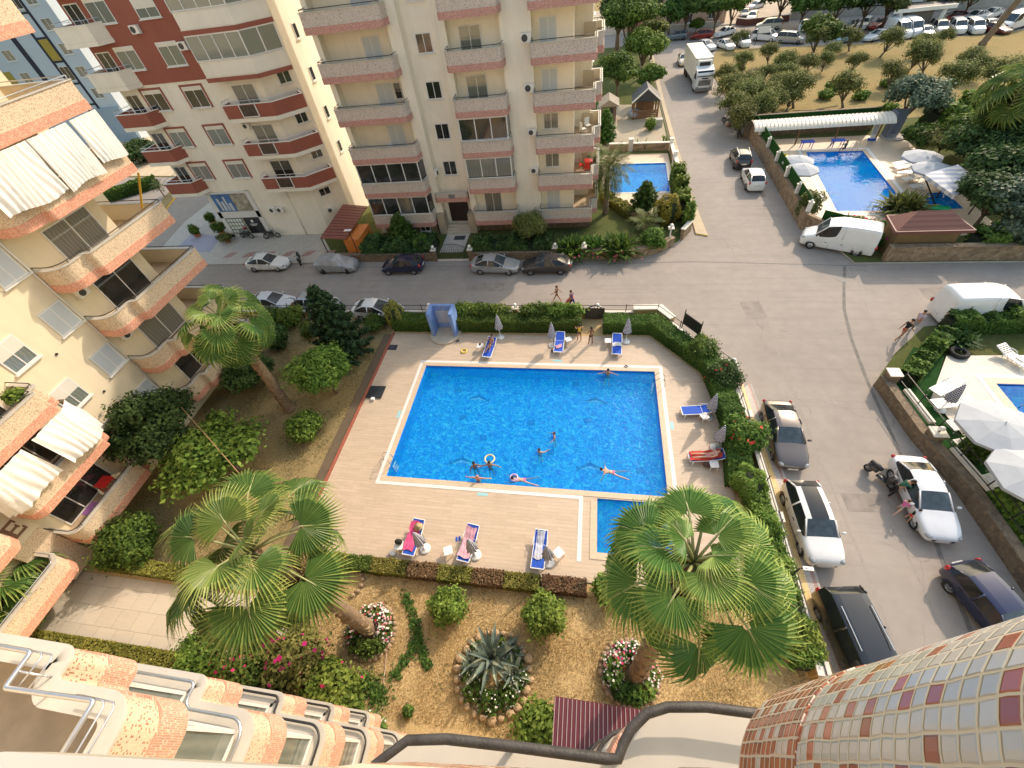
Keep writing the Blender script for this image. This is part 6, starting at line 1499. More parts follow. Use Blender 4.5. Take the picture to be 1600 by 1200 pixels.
def date_palm(name, label, base, h, R=2.4, n=38, seed=2, tr=.22, m=None, leaflets=34, low=-40, lean=(0, 0)):
    rnd = random.Random(seed); t = thing(name, label, 'palm tree', base); top = Vector((lean[0], lean[1], h)); mb = MB(); k = 24
    mb.tube([top * (i / k) for i in range(k + 1)], [tr * (1.25 - .35 * i / k) * (1 + .14 * (i % 2)) for i in range(k + 1)], 10); mb.build('trunk', PALMB, t)
    Q, T = [], []; rm = MB()
    for i in range(n):
        f = (i + .5) / n; el = math.radians(80 - (80 - low) * f); az = i * 2.39996; L = R * rnd.uniform(.85, 1.1); pts = []; p = top.copy(); e = el
        for s in range(9): pts.append(p.copy()); p = p + Vector((math.cos(az) * math.cos(e), math.sin(az) * math.cos(e), math.sin(e))) * (L / 8); e -= .13 + .10 * f
        rm.tube(pts, [.03 - .003 * s for s in range(9)], 4)
        side = Vector((-math.sin(az), math.cos(az), 0))
        for s in range(leaflets):
            g = .12 + .86 * s / leaflets; q = g * 8; a = pts[int(q)].lerp(pts[min(8, int(q) + 1)], q - int(q)); dr = (pts[min(8, int(q) + 1)] - pts[int(q)]).normalized()
            ll = R * .26 * math.sin(PI * min(1, g * .9 + .12)) + .08
            for sg in (-1, 1):
                v = (side * sg * .8 + dr * .65 + Vector((0, 0, rnd.uniform(-.5, .25)))).normalized(); w = dr * .035
                Q += [a - w, a + v * ll * .5 + w * .6, a + v * ll + Vector((0, 0, -.12 * ll)), a + v * ll * .5 - w]; T.append(rnd.uniform(.25, .7) + .2 * (1 - f))
    np_obj('crown', np.array([tuple(v) for v in Q]), 4, m or LF['palmd'], np.array(T), t); rm.build('rachis', PALMP, t); return t
def make_tree(name, h, r, m, n=2600, size=.2, th=None, seed=1, bark=None, lean=(0, 0), nb=9, flat=.6, shell=.35, limbs=True):
    rnd = random.Random(seed); t = link(name, None); th = th or h * .35; blobs = []
    for k in range(nb):
        a = 2.39996 * k + rnd.uniform(-.4, .4); q = r * (.72 * math.sqrt((k + .3) / nb)); zz = th + (h - th) * (.45 + .35 * (1 - q / r) + rnd.uniform(-.16, .14)); s = r * rnd.uniform(.34, .52)
        blobs.append((lean[0] + q * math.cos(a), lean[1] + q * math.sin(a), zz, s, s, s * flat * rnd.uniform(.8, 1.2)))
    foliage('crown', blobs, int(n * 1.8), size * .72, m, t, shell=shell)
    mb = MB(); j = Vector((lean[0] * .5, lean[1] * .5, th * .8)); tr = .045 * h; mb.tube([(0, 0, -.15), j * .5, j], [tr, tr * .8, tr * .65], 8)
    if limbs:
        for b in blobs[:8]: e = Vector(b[:3]); mb.tube([j, j.lerp(e, .5) + Vector((0, 0, -.1 * h * .3)), e], [tr * .5, tr * .32, tr * .12], 6)
    mb.build('trunk', bark or BARK, t, True); return t
def tree(name, label, x, y, h, r, m, n=2600, size=.2, z=.12, cat='tree', group=None, **k):
    t = make_tree(name, h, r, LF[m], n, size, seed=int(abs(x * 31 + y * 17)), **k); t.location = (x, y, z); return tag(t, label, cat, group)
def at(px, py, z): q = site(px, py, z); return q.x, q.y
# near fan palms
cw, ce, cn = site(392, 862, 10.3), site(1084, 880, 12.3), site(347, 498, 8.35)
fan_palm('fan_palm', 'big fan palm with a ringed trunk rising from the left round flower bed', (-9.75, 3.3, .1), cw, R=1.4, pet=2.0, n=21, seed=4, low=-32, dead=3, seg=42)
fan_palm('fan_palm', 'big fan palm overhanging the children pool beside the yellow pavement', (2.55, 3.0, .1), ce, R=1.1, pet=1.45, n=22, seed=9, low=-32, dead=4, seg=42)
fan_palm('fan_palm', 'tall fan palm with a leaning trunk in the left lawn in front of the balconies', (-20.75, 16.1, .1), cn, R=1.35, pet=1.9, n=24, seed=14, low=-50, dead=4, seg=30, tr=.26)
q = site(-30, 935, 2.9); fan_palm('fan_palm', 'fan palm whose fronds enter at the left edge below the letter panel', (q.x, q.y, .1), q, R=1.5, pet=1.8, n=24, seed=21, low=-50, dead=3, seg=30)
q = site(1600, 130, 7.4); fan_palm('fan_palm', 'tall drooping fan palm at the right edge beyond the upper right pool', (36.6, 47.0, .1), q, R=1.7, pet=1.9, n=30, seed=31, low=-70, dead=10, seg=22, tr=.3)
q = site(1592, 20, 9.6); fan_palm('fan_palm', 'dark tall palm standing in the dry field at the top right corner', (57.6, 90.0, .1), (60.8, 90.2, 11.2), R=1.7, pet=1.6, n=26, seed=41, low=-60, dead=14, seg=18, tr=.32)
x, y = at(950, 262, 4.6); date_palm('date_palm', 'feathery palm beside the small pool of the pale apartment block', (x, y - .2, .1), 4.4, 2.9, 46, 5)
x, y = at(905, 400, .8); date_palm('young_palm', 'young arching palm in the corner garden below the yellow shrub', (5.0, 38.4, .1), 1.0, 2.1, 16, 8, .16, low=10)
x, y = at(265, 290, 1.5); date_palm('young_palm', 'palm sapling in the road median left of the shop', (-58.6, 51.4, .1), 1.6, 1.2, 14, 6, .07, low=-10, leaflets=18)
# trees and shrubs of the west lawn
def conifer(name, label, x, y, h, r, n=60, m='conifer', seed=3, z=.1, up=.35):
    rnd = random.Random(seed); t = thing(name, label, 'conifer', (x, y, z)); P, N, T = [], [], []; mb = MB(); mb.tube([(0, 0, -.1), (0, 0, h)], [.045 * h * .6, .02], 8)
    lev = int(h / .42)
    for l in range(lev):
        f = l / lev; zz = .35 + f * (h - .5); rr = r * (1 - f) ** .8 * rnd.uniform(.88, 1.1) + .12; nb = 9
        for k in range(nb):
            a = 2 * PI * k / nb + l * .4 + rnd.uniform(-.15, .15); mb.tube([(0, 0, zz), (rr * math.cos(a) * .9, rr * math.sin(a) * .9, zz + up * rr * .4)], [.025, .008], 4, caps=False)
            for s in range(int(n * rr / r) + 8):
                g = rnd.uniform(.12, 1); w = .16 * (1 - g) * rr + .09; P.append((g * rr * math.cos(a) + rnd.gauss(0, w * .6), g * rr * math.sin(a) + rnd.gauss(0, w * .6), zz + up * rr * .45 * g * g + rnd.gauss(0, .07))); N.append((math.cos(a) * .4, math.sin(a) * .4, .9)); T.append(.25 + .45 * g * rnd.random() + .12 * f)
    np_obj('crown', leaf_cards(np.array(P), np.array(N), .17, np.array(T), 2.0), 4, LF[m], np.array(T), t); mb.build('trunk', BARK, t); return t
conifer('conifer_tree', 'dark layered conifer at the left end of the pool hedge', -18.4, 21.6, 6.9, 2.35, 70)
def S_(px, py, z): return at(px, py, z)
x, y = S_(510, 588, 1.9); tree('citrus_tree', 'round bright citrus tree on the left lawn below the dark conifer', x, y, 3.9, 2.15, 'bright', 5200, .17, th=.9, shell=.5, nb=13)
x, y = S_(388, 588, 1.3); tree('shrub_tree', 'low dark round tree at the foot of the left balconies', x, y, 2.6, 1.9, 'dark', 4200, .16, th=.5, shell=.5, nb=12)
x, y = S_(478, 668, .7); bush('shrub', 'pale green shrub beside the leaning palm trunk', x, y, 1.35, 1.6, LF['bright'], 2400, .15)
x, y = S_(235, 668, 3.6); tree('broadleaf_tree', 'dark leafy tree against the shuttered windows on the left', x, y, 5.6, 2.7, 'dark', 7000, .19, th=1.4, nb=15, shell=.4)
x, y = S_(343, 708, 2.2); tree('feathery_tree', 'feathery light green tree behind the left fan palm', x, y, 4.0, 2.9, 'bright', 5200, .24, th=1.0, nb=16, flat=.35, shell=.1)
p1, p2 = site(283, 636, 5.0), site(372, 738, 3.4); tag(MB().tube([p1, (p1 + p2) / 2 + Vector((0, 0, -.1)), p2], [.012, .022, .028], 8).build('bamboo_pole', mat('cane', (.33, .21, .10), .6, .2, 5)), 'long bare brown stem leaning over the feathery tree', 'stem')
x, y = S_(203, 848, 1.2); bush('citrus_bush', 'round glossy bush right of the letter panel', x, y, 1.75, 2.5, LF['hedge'], 4600, .15)
x, y = S_(432, 530, 1.0); bush('spiky_shrub', 'dark spiky shrub behind the crown of the leaning palm', x, y, 1.1, 2.0, LF['dark'], 1600, .22)
x, y = S_(455, 487, 1.2); bush('shrub', 'green shrub at the wall by the parked silver car', x, 25.2, 1.2, 1.7, LF['bright'], 1800, .15)
x, y = S_(425, 484, 1.2); bush('shrub', 'green shrub at the wall left of the lamp post', x, 25.2, 1.2, 1.6, LF['hedge'], 1800, .15)
x, y = S_(487, 506, .8); bush('shrub', 'small round shrub left of the conifer foot', x, 23.9, .9, 1.2, LF['hedge'], 1200, .13)
x, y = S_(600, 503, .6); bush('shrub', 'spreading green shrub left of the egg shaped topiary', -17.3, 24.9, 1.1, 1.1, LF['hedge'], 1500, .14)
def topiary(name, label, x, y, r, h, m, n=2600, size=.09, z=.1, blob=None):
    t = thing(name, label, 'topiary', (x, y, z)); foliage('crown', [blob or (0, 0, h * .52, r, r, h * .5)], n, size, LF[m], t, shell=.93); MB().ball((0, 0, h * .52), r * .9, 14, 0, (1, 1, h * .5 / r)).build('inner_twigs', mat('hedge_core', (.02, .03, .012), .95, .3, 4), t); MB().tube([(0, 0, -.1), (0, 0, h * .3)], .06, 6).build('trunk', BARK, t); return t
topiary('topiary', 'egg shaped clipped conifer at the left end of the pool hedge', -15.4, 25.2, .75, 2.3, 'golden', 3200)
x, y = S_(1172, 753, 1.0); topiary('topiary', 'clipped green ball beside the yellow pavement', x, y, .82, 1.75, 'bright', 3400)
x, y = S_(1100, 546, 1.0); bush('shrub', 'dark rounded shrub below the black notice board', x, y, 1.25, 1.7, LF['hedge'], 2600, .13, flowers=(LF['red'], 6, .12))
x, y = S_(1133, 588, 1.0); bush('shrub', 'dark shrub at the head of the yellow pavement', x, y, 1.2, 1.8, LF['dark'], 2600, .13, flowers=(LF['red'], 8, .12))
x, y = S_(1164, 682, 1.1); bush('flowering_shrub', 'rounded shrub dotted with red flowers above the clipped ball', x, y, 1.35, 2.1, LF['hedge'], 3000, .13, flowers=(LF['red'], 26, .17))
x, y = S_(1185, 810, .5); bush('shrub', 'leafy shrub below the clipped ball by the low wall', 8.9, 10.0, 1.0, 1.4, LF['bright'], 1600, .13)
x, y = S_(1240, 960, .5); bush('climber', 'leafy climber spilling over the low wall by the black people carrier', 9.2, 5.2, 1.1, 1.3, LF['bright'], 1700, .13)
# near garden
x, y = S_(700, 950, .7); bush('shrub', 'small bright shrub on the dry lawn left of the agave bed', x, y, 1.0, 1.45, LF['bright'], 1700, .13)
x, y = S_(853, 962, .9); bush('shrub', 'taller bright shrub on the dry lawn right of the agave bed', x, y, 1.15, 1.9, LF['bright'], 2300, .13)
x, y = S_(842, 1140, .8); bush('shrub', 'leafy shrub beside the dark red metal roof', x, y, 1.15, 1.9, LF['bright'], 2100, .15)
x, y = S_(640, 1112, .2); bush('shrub', 'tiny green plant alone on the dry lawn', x, y, .28, .4, LF['hedge'], 200, .1, trunk=False)
x, y = S_(320, 1022, .9); bush('shrub', 'bright rounded shrub at the near end of the slab path', x, y, 1.3, 1.7, LF['bright'], 2600, .13)
MAG = (LF['magenta'], 70, .2)
x, y = S_(392, 1045, 1.2); bush('bougainvillea', 'bougainvillea with few magenta blooms above the glazed galleries', x, y, 1.6, 2.4, LF['hedge'], 3400, .14, flowers=(LF['magenta'], 40, .19))
x, y = S_(465, 1030, 1.6); bush('bougainvillea', 'tallest bougainvillea with magenta sprays beside the left flower bed', x, y, 1.5, 2.9, LF['olive'], 2600, .15, flowers=(LF['magenta'], 60, .2))
x, y = S_(520, 1080, 1.3); bush('shrub', 'dense yellow green shrub at the end of the glazed galleries', x, y, 1.35, 2.2, LF['bright'], 3200, .16, flowers=(LF['magenta'], 12, .2))
x, y = S_(402, 990, 2.6); bush('bougainvillea', 'thin upright bougainvillea stem with a magenta tip on the slab path', x, y, .35, 2.9, LF['olive'], 260, .14, flowers=(LF['magenta'], 26, .2), blobs=[(0, 0, .9, .2, .2, .6), (.1, .05, 1.8, .25, .2, .5), (.05, .1, 2.6, .28, .25, .35)])
x, y = S_(578, 1140, .7); bush('flowering_shrub', 'low plant with white and magenta flowers at the last gallery', x, y, .7, 1.0, LF['hedge'], 700, .12, flowers=(LF['white'], 40, .1))
def flower_bed(label, x, y, r, seed, gap=(0, 0)):
    rnd = random.Random(seed); t = thing('flower_bed', label, 'flower bed', (x, y, .1)); rk = 0
    n = int(2 * PI * r / .24)
    for i in range(n):
        a = 2 * PI * i / n; s = rnd.uniform(.11, .18); MB().ball((r * math.cos(a), r * math.sin(a), .06), s, 7, 0, (1, rnd.uniform(.7, 1.1), .75)).build('edge_stone', mat('bed_stone', (.34, .24, .15), .9, .35, 6), t, False)
    bl = [(r * .66 * math.cos(a), r * .66 * math.sin(a), .3, r * .34, r * .34, .34) for a in [2 * PI * k / 9 for k in range(9)]]
    foliage('leaves', bl, 2600, .09, LF['hedge'], t, shell=.6)
    for m, k in (('white', 260), ('pink', 90), ('magenta', 40)):
        P, N, T = blob_points([(b[0], b[1], b[2] + .05, b[3] * 1.08, b[4] * 1.08, b[5] * 1.1) for b in bl], k * 3, .95); kk = P[:, 2] > .32; np_obj('flowers', leaf_cards(P[kk][:k], N[kk][:k], .10, T[kk][:k] + .2, 1.1), 4, LF[m], T[kk][:k] + .2, t)
    return t
flower_bed('round bed of white and pink flowers at the foot of the left fan palm', -9.7, 3.25, 1.15, 3); flower_bed('round bed of white and red flowers under the right fan palm', 2.3, 3.05, 1.2, 4)
t = thing('agave_bed', 'round rock edged bed with big grey green agaves in the dry lawn', 'flower bed', (-3.55, 2.3, .1)); rnd = random.Random(12)
for i in range(26):
    a = 2 * PI * i / 26; s = rnd.uniform(.15, .26); MB().ball((1.6 * math.cos(a) * rnd.uniform(.96, 1.05), 1.6 * math.sin(a) * rnd.uniform(.96, 1.05), .09), s, 7, 0, (1, rnd.uniform(.7, 1.1), .8)).build('edge_rock', mat('bed_rock', (.42, .29, .17), .9, .35, 5, bump=.8), t)
foliage('ground_leaves', [(1.0 * math.cos(a), 1.0 * math.sin(a), .22, .5, .5, .26) for a in [2 * PI * k / 8 for k in range(8)]], 2400, .10, LF['hedge'], t, shell=.5)
P, N, T = blob_points([(1.0 * math.cos(a), 1.0 * math.sin(a), .26, .5, .5, .3) for a in [2 * PI * k / 8 for k in range(8)]], 420, .95); np_obj('flowers', leaf_cards(P, N, .07, T + .2, 1.1), 4, LF['white'], T + .2, t)
def agave(x, y, L, n, seed, tilt0=20):
    rnd = random.Random(seed); Q, T = [], []
    for i in range(n):
        az = i * 2.39996; f = i / n; el = math.radians(80 - (80 - tilt0) * f); l = L * rnd.uniform(.8, 1.1); w = l * .085; p = Vector((0, 0, .1)); e = el; pr = None; sd = Vector((-math.sin(az), math.cos(az), 0))
        for s in range(7):
            g = s / 6; ww = w * (1.0 - .2 * abs(g - .35)) * (1 if g < .55 else max(.03, (1 - g) / .45)); nv = Vector((-math.cos(az) * math.sin(e), -math.sin(az) * math.sin(e), math.cos(e))); row = (p - sd * ww + nv * ww * .5, p.copy(), p + sd * ww + nv * ww * .5)
            if pr: Q += [pr[0], pr[1], row[1], row[0], pr[1], pr[2], row[2], row[1]]; b_ = .35 + .5 * (rnd.random() < .3); T += [b_ + .2, b_]
            pr = row; p = p + Vector((math.cos(az) * math.cos(e), math.sin(az) * math.cos(e), math.sin(e))) * (l / 6); e -= (.06 + .26 * f) * (1 if s > 2 else .4)
    o = np_obj('agave', np.array([tuple(v) for v in Q]), 4, LF['agave'], np.array(T), t); o.location = (x, y, .1); return o
agave(-.1, .55, 1.7, 22, 3); agave(.95, .1, 1.0, 16, 4); agave(-1.0, .25, .9, 16, 5); agave(.75, .95, .8, 14, 6)
for i in range(5):
    a = rad(80 + i * 38); q = site(549, 912, .1); 
t = thing('stone_ring', 'small broken ring of stones on the lawn by the left fan palm', 'stone ring', (*at(549, 912, .1), .1))
for i in range(9): a = rad(-60 + i * 28); MB().ball((.62 * math.cos(a), .62 * math.sin(a), .07), .15, 7, 0, (1, .8, .8)).build('stone', mat('bed_stone', (.34, .24, .15), .9, .35, 6), t)
pts = [site(a_, b_, .13) for a_, b_ in ((612, 975), (614, 1000), (604, 1020), (600, 1060), (598, 1105), (592, 1114), (575, 1113))]; tag(MB().tube(pts, .03, 6).build('garden_hose', mat('hose_pink', (.48, .34, .24), .6, .2, 5), smooth=True), 'pale garden hose trailing across the dry lawn', 'hose')
# grass blades and creeping patches of the garden
def blades(name, n, region, m, h=.14, z=.11, label=None, clump=None, holes=()):
    P = []; x0, y0, x1, y1 = region; P = np.stack([RNG.uniform(x0, x1, n), RNG.uniform(y0, y1, n)], 1)
    k = np.sin(P[:, 0] * 1.7 + 2 * np.sin(P[:, 1] * .9)) * np.cos(P[:, 1] * 1.3 + np.sin(P[:, 0] * .7)) + RNG.normal(scale=.5, size=n) > (clump if clump is not None else -9)
    for a, b, c, d in holes: k &= ~((P[:, 0] > a) & (P[:, 0] < c) & (P[:, 1] > b) & (P[:, 1] < d))
    P = P[k]; n = len(P); A = RNG.uniform(0, 2 * PI, n); H = h * RNG.uniform(.5, 1.4, n); d = np.stack([np.cos(A), np.sin(A)], 1); w = .013
    V = np.zeros((n, 4, 3)); V[:, 0, :2] = P - d * w; V[:, 1, :2] = P + d * w; l = np.stack([-d[:, 1], d[:, 0]], 1) * (H * RNG.uniform(.3, 1.2, n))[:, None]
    V[:, 2, :2] = P + l + d * w * .3; V[:, 3, :2] = P + l - d * w * .3; V[:, :2, 2] = z - .01; V[:, 2:, 2] = (z + H)[:, None]
    o = np_obj(name, V, 4, m, RNG.uniform(.1, .95, n)); o['kind'] = 'stuff'; o['label'] = label; o['category'] = 'grass'; return o
blades('grass', 90000, (-13.5, .2, 9.3, 6.0), LF['grass'], .06, label='short dry straw coloured grass of the near lawn', clump=-.7)
blades('grass', 12000, (-13.5, .2, 9.3, 6.0), LF['ggrass'], .08, label='green tufts scattered in the dry near lawn', clump=.75)
blades('grass', 36000, (-27.5, 5, -16.2, 25.5), LF['grass'], .07, label='thin dry grass of the left lawn', clump=.1)
blades('grass', 40000, (-27.5, 5, -16.2, 25.5), LF['ggrass'], .08, label='thin green grass of the left lawn', clump=-.1)
def creeper(label, pts, n, w):
    P = [site(a_, b_, .12) for a_, b_ in pts]; s = RNG.random(n) * (len(P) - 1); i = s.astype(int); A = np.array([tuple(p) for p in P]); Q = A[i] + (A[i + 1] - A[i]) * (s - i)[:, None]; Q[:, :2] += RNG.normal(scale=w, size=(n, 2)); Q[:, 2] += RNG.uniform(0, .1, n); T = RNG.uniform(.2, .8, n)
    o = np_obj('creeper', leaf_cards(Q, np.tile([0, 0, 1.0], (n, 1)), .09, T), 4, LF['hedge'], T); o['kind'] = 'stuff'; o['label'] = label; o['category'] = 'ground cover'
creeper('creeping green ground cover on the dry lawn by the hose', [(632, 925), (645, 965), (655, 1000), (640, 1020), (615, 1060)], 700, .13); creeper('thin strand of creeping plant on the dry lawn', [(655, 1000), (662, 1025), (670, 1042)], 350, .1); creeper('creeping plant near the bougainvillea', [(560, 1065), (585, 1075), (600, 1090)], 600, .22)
# dark red metal roof below the camera
rr = thing('metal_canopy', 'dark red ribbed metal canopy roof at the bottom of the garden', 'canopy', (.9, .2, 0)); RDM = mat('dark_red_metal', (.12, .022, .030), .35, .15, 2, coat=.3)
mb = MB(); mb.prism([(-.72, -2.4), (2.6, -2.4), (2.6, 1.62), (-.72, 1.62)], 2.95, 3.0); mb.build('roof_sheet', RDM, rr, world=True); mb = MB()
for i in range(22): mb.box((-.7 + i * .157, -.4, 3.015), (.022, 4.0, .03))
mb.build('seams', mat('seam_grey', (.42, .34, .33), .4, .1, 5), rr, world=True)
for x in (-.6, 2.5): MB().tube([(x, 1.5, .1), (x, 1.5, 2.95)], .04, 8).build('post', IRON, rr, world=True)
# ------------------------------------------------------------------ walls, gardens and pools of the other plots
def plot_wall(name, label, path, h, m, w=.35, cap=None, z0=0.0, posts=None, capm=None):
    P = [Vector(p) for p in path]; t = thing(name, label, 'wall', (P[0].x, P[0].y, 0)); mb = MB(); a, b = offset(P, w/2), offset(P, -w/2)
    for i in range(len(P) - 1): mb.prism([tuple(a[i]), tuple(a[i+1]), tuple(b[i+1]), tuple(b[i])], z0, h)
    mb.build('stone_face', m, t, world=True)
    if cap:
        mb = MB(); a, b = offset(P, w/2 + .06), offset(P, -w/2 - .06)
        for i in range(len(P) - 1): mb.prism([tuple(a[i]), tuple(a[i+1]), tuple(b[i+1]), tuple(b[i])], h + .004, h + cap)
        mb.build('wall_cap', capm or CAPW, t, world=True)
    return t
def pool(name, label, q, z, fl, wl, nl, depth=1.0, cw=.4, gw=.0, wm_=None):
    c = sum((Vector(p) for p in q), Vector((0, 0))) / 4; t = thing(name, label, 'pool', (c.x, c.y, 0)); basin(t, q, z, depth, fl, wl, nl); water(t, q, z - .08, wm_ or WATER2)
    ring(t, q, -.01, cw, z + .025, 'coping', COPE if cw > .3 else MARB)
    if gw: ring(t, q, cw + .004, cw + gw, z + .015, 'overflow_grate', GRATE)
    return t
# --- garden of the pale block across the street
aw = plot_wall('garden_wall', 'low brown stone wall in front of the pale apartment block, left of its gate', [(-25.2, 34.95), (-14.6, 34.85)], .75, STONE2, .4, .06, capm=STONE2)
aw2 = plot_wall('garden_wall', 'low brown stone wall in front of the pale block, right of its gate', [(-11.2, 34.8), (-3.2, 34.8)], .75, STONE2, .4, .06, capm=STONE2)
aw3 = plot_wall('garden_wall', 'curving stone garden wall at the street corner below the aloes', fillet([(-.4, 34.75), (4.3, 34.75), (6.3, 35.7), (7.4, 36.6)], [1.5, 1.5], 4), .85, STONE, .4, .06, capm=STONE)
aw4 = plot_wall('garden_wall', 'stone garden wall along the side street pavement beside the small pool', [(8.3, 37.5), (9.2, 39.0), (9.35, 48), (9.3, 57.6), (2.0, 58.2)], 1.0, STONE, .3, .08)
for x in (-14.7, -11.1, -3.1, -.5): pillar(aw if x < -14 else aw2 if x < -1 else aw3, x, 34.8, 1.15, .42, True, STONE2)
iron_fence(aw2, [(-3.0, 34.8), (-.6, 34.8)], .5, 1.1, 1.2, bars=True)
for y in (43, 46.5, 50, 53.5, 57.4): pillar(aw4, 9.3, y, 1.5, .4, y < 48, WHITE)
pillar(aw4, 4.6, 58.0, 1.5, .5, False, CONC)
ag = thing('arched_gate', 'white scrolled iron gate with a dipped arch before the apartment entrance', 'gate', (-12.9, 34.85, 0.05))
for s in (-1, 1):
    mb = MB(); n = 9
    for i in range(n + 1): f = i / n; x = s * (.04 + f * 1.5); zt = 1.15 + .5 * (1 - f) ** 1.0 if False else 1.2 + .45 * math.sin((1 - f) * PI / 2); mb.bar((x, 0, .1), (x, 0, zt), .025, .025)
    for z in (.12, .75): mb.bar((s * .04, 0, z), (s * 1.54, 0, z), .035, .035)
    mb.tube([(s * (.04 + f * 1.5), 0, 1.2 + .45 * math.sin((1 - f) * PI / 2)) for f in [i / 10 for i in range(11)]], .025, 6)
    for k in range(4): c = (s * (.25 + k * .36), .01, .95); mb.tube([(c[0] + .13 * math.cos(a), .01, c[2] + .13 * math.sin(a)) for a in [2 * PI * j / 10 for j in range(10)]], .012, 4, closed=True)
    mb.build('gate_leaf', IRON, ag)
MB().box((0, 0, -.02), (3.2, .35, .12)).build('threshold', CAPW, ag)
hut = thing('garden_hut', 'orange wooden hut under a lean to red brown metal roof between the two blocks', 'hut', (-23.6, 37.6, 0))
r1 = [site(500, 372, 2.3), site(540, 373, 2.3), site(574, 322, 2.6), site(536, 319, 2.6)]; mb = MB(); c = [Vector((p.x, p.y, p.z)) for p in r1]; mb.quad(*c); mb.quad(*[p - Vector((0, 0, .08)) for p in c[::-1]])
for i in range(4): a, b = c[i], c[(i + 1) % 4]; mb.quad(a - Vector((0, 0, .08)), b - Vector((0, 0, .08)), b, a)
mb.build('roof', mat('red_brown_metal', (.24, .085, .065), .45, .15, 2), hut, world=True); mb = MB()
for i in range(1, 12): f = i / 12; a, b = c[0].lerp(c[3], f), c[1].lerp(c[2], f); mb.bar(a + Vector((0, 0, .03)), b + Vector((0, 0, .03)), .05, .04)
mb.build('roof_ribs', mat('red_brown_dark', (.17, .06, .05), .5, .15, 2), hut, world=True)
q = site(528, 382, 0); mb = MB(); mb.box((-23.1, 36.9, 1.1), (1.6, 3.0, 2.0)); mb.build('wall', mat('orange_wood', (.55, .17, .03), .6, .15, 5), hut, world=True)
for p in (c[0], c[3]): MB().tube([(p.x + .1, p.y, 0), (p.x + .1, p.y, p.z - .1)], .05, 8).build('post', IRON, hut, world=True)
sl_ = thing('street_lamp', 'solar street lamp on a black pole in front of the orange hut', 'street lamp', (-22.9, 35.4, 0)); MB().tube([(0, 0, 0), (0, 0, 3.1)], .04, 8).build('pole', IRON, sl_); MB().box((-.1, 0, 3.1), (.7, .3, .05)).build('lamp_head', PLAST, sl_)
hedge('hedge', 'dark spreading juniper hedge left of the arched gate', [(-22.3, 36.2), (-15.0, 36.2)], 2.3, 1.15, LF['dark'], per=230, size=.22, ragged=.2)
hedge('hedge', 'dark spreading juniper hedge right of the arched gate', [(-10.9, 36.0), (-3.4, 36.0)], 1.9, 1.05, LF['dark'], per=230, size=.22, ragged=.2)
conifer('conifer_shrub', 'dense green cone shaped shrub under the glazed balconies', -18.6, 37.5, 3.5, 1.55, 60, 'hedge', z=.14, up=.9)
x, y = at(660, 380, 1.0); topiary('shrub', 'round dark green bush beside the arched gate', x, y - .2, .95, 1.8, 'hedge', 2000, .13)
x, y = at(825, 352, 2.2); tree('shrub_tree', 'round fine leaved tree in front of the right balconies', x, y - .3, 3.4, 1.55, 'olive', 4600, .14, th=.9, nb=12, shell=.5, flat=.85)
t = MB(); bike = thing('bicycle', 'dark bicycle leaning under the right balconies of the pale block', 'bicycle', (-1.6, 38.4, .14))
for x_ in (-.5, .5): MB().tube([(x_ + .3 * math.cos(a), 0, .32 + .3 * math.sin(a)) for a in [2 * PI * i / 18 for i in range(18)]], .03, 5, closed=True).build('wheel', TYRE, bike)
MB().tube([(-.5, 0, .32), (-.1, 0, .75), (.4, 0, .8), (0, 0, .32), (-.5, 0, .32)], .025, 5).build('frame', IRON, bike); MB().box((-.12, 0, .82), (.25, .1, .05)).build('saddle', TRIM, bike); MB().bar((.42, -.25, .95), (.42, .25, .95), .03, .03).build('handlebar', TRIM, bike)
def spiky(name, label, x, y, L, n, seed, m='hedge', z=.14, fl=None):
    rnd = random.Random(seed); t = thing(name, label, 'plant', (x, y, z)); Q, T = [], []
    for i in range(n):
        az = i * 2.4 + rnd.uniform(-.3, .3); e = math.radians(rnd.uniform(15, 85)); l = L * rnd.uniform(.7, 1.1); d = Vector((math.cos(az)*math.cos(e), math.sin(az)*math.cos(e), math.sin(e))); s = Vector((-math.sin(az), math.cos(az), 0)) * l * .05; o = Vector((rnd.uniform(-.35, .35) * L, rnd.uniform(-.25, .25) * L, .05))
        Q += [o - s, o + d * l * .55 - s * 1.2, o + d * l * .55 + s * 1.2, o + s, o + d * l * .55 - s * 1.2, o + d * l + Vector((0, 0, -.25 * l)), o + d * l + Vector((0, 0, -.25 * l)), o + d * l * .55 + s * 1.2]; k = rnd.uniform(.15, .8); T += [k, k + .1]
    np_obj('leaves', np.array([tuple(v) for v in Q]), 4, LF[m], np.array(T), t)
    if fl: np_obj('flowers', leaf_cards(np.array([[rnd.uniform(-L, L), rnd.uniform(-L, L) * .6 - .3, rnd.uniform(.3, .8)] for _ in range(fl)]), np.tile([0, -.5, 1.0], (fl, 1)), .22, np.full(fl, .5), 1.2), 4, LF['pink'], np.full(fl, .5), t)
    return t
x, y = at(893, 390, .7); spiky('aloe', 'dark tufted aloe clump left of the corner garden', x, y, 2.2, 260, 3, fl=12)
x, y = at(965, 388, .7); spiky('aloe', 'wide dark aloe clump with pink blooms in the corner garden', x, y, 2.3, 360, 4, fl=20); spiky('aloe', 'aloe clump between the two wider ones', x - 2.2, y + .3, 2.0, 220, 5, fl=10)
x, y = at(1020, 378, .9); bush('shrub', 'bright round shrub by the globe lamp post of the corner garden', x, y, 1.15, 2.0, LF['bright'], 2000, .16)
x, y = at(1044, 330, 1.3); topiary('yellow_shrub', 'bright yellow round bush by the small pool', x, y, 1.15, 2.6, 'yellow', 2600, .13)
x, y = at(1008, 312, 1.3); conifer('conifer_shrub', 'dark green pointed bush on the near deck of the small pool', x, y, 3.2, 1.35, 60, 'hedge', z=.14, up=.9)
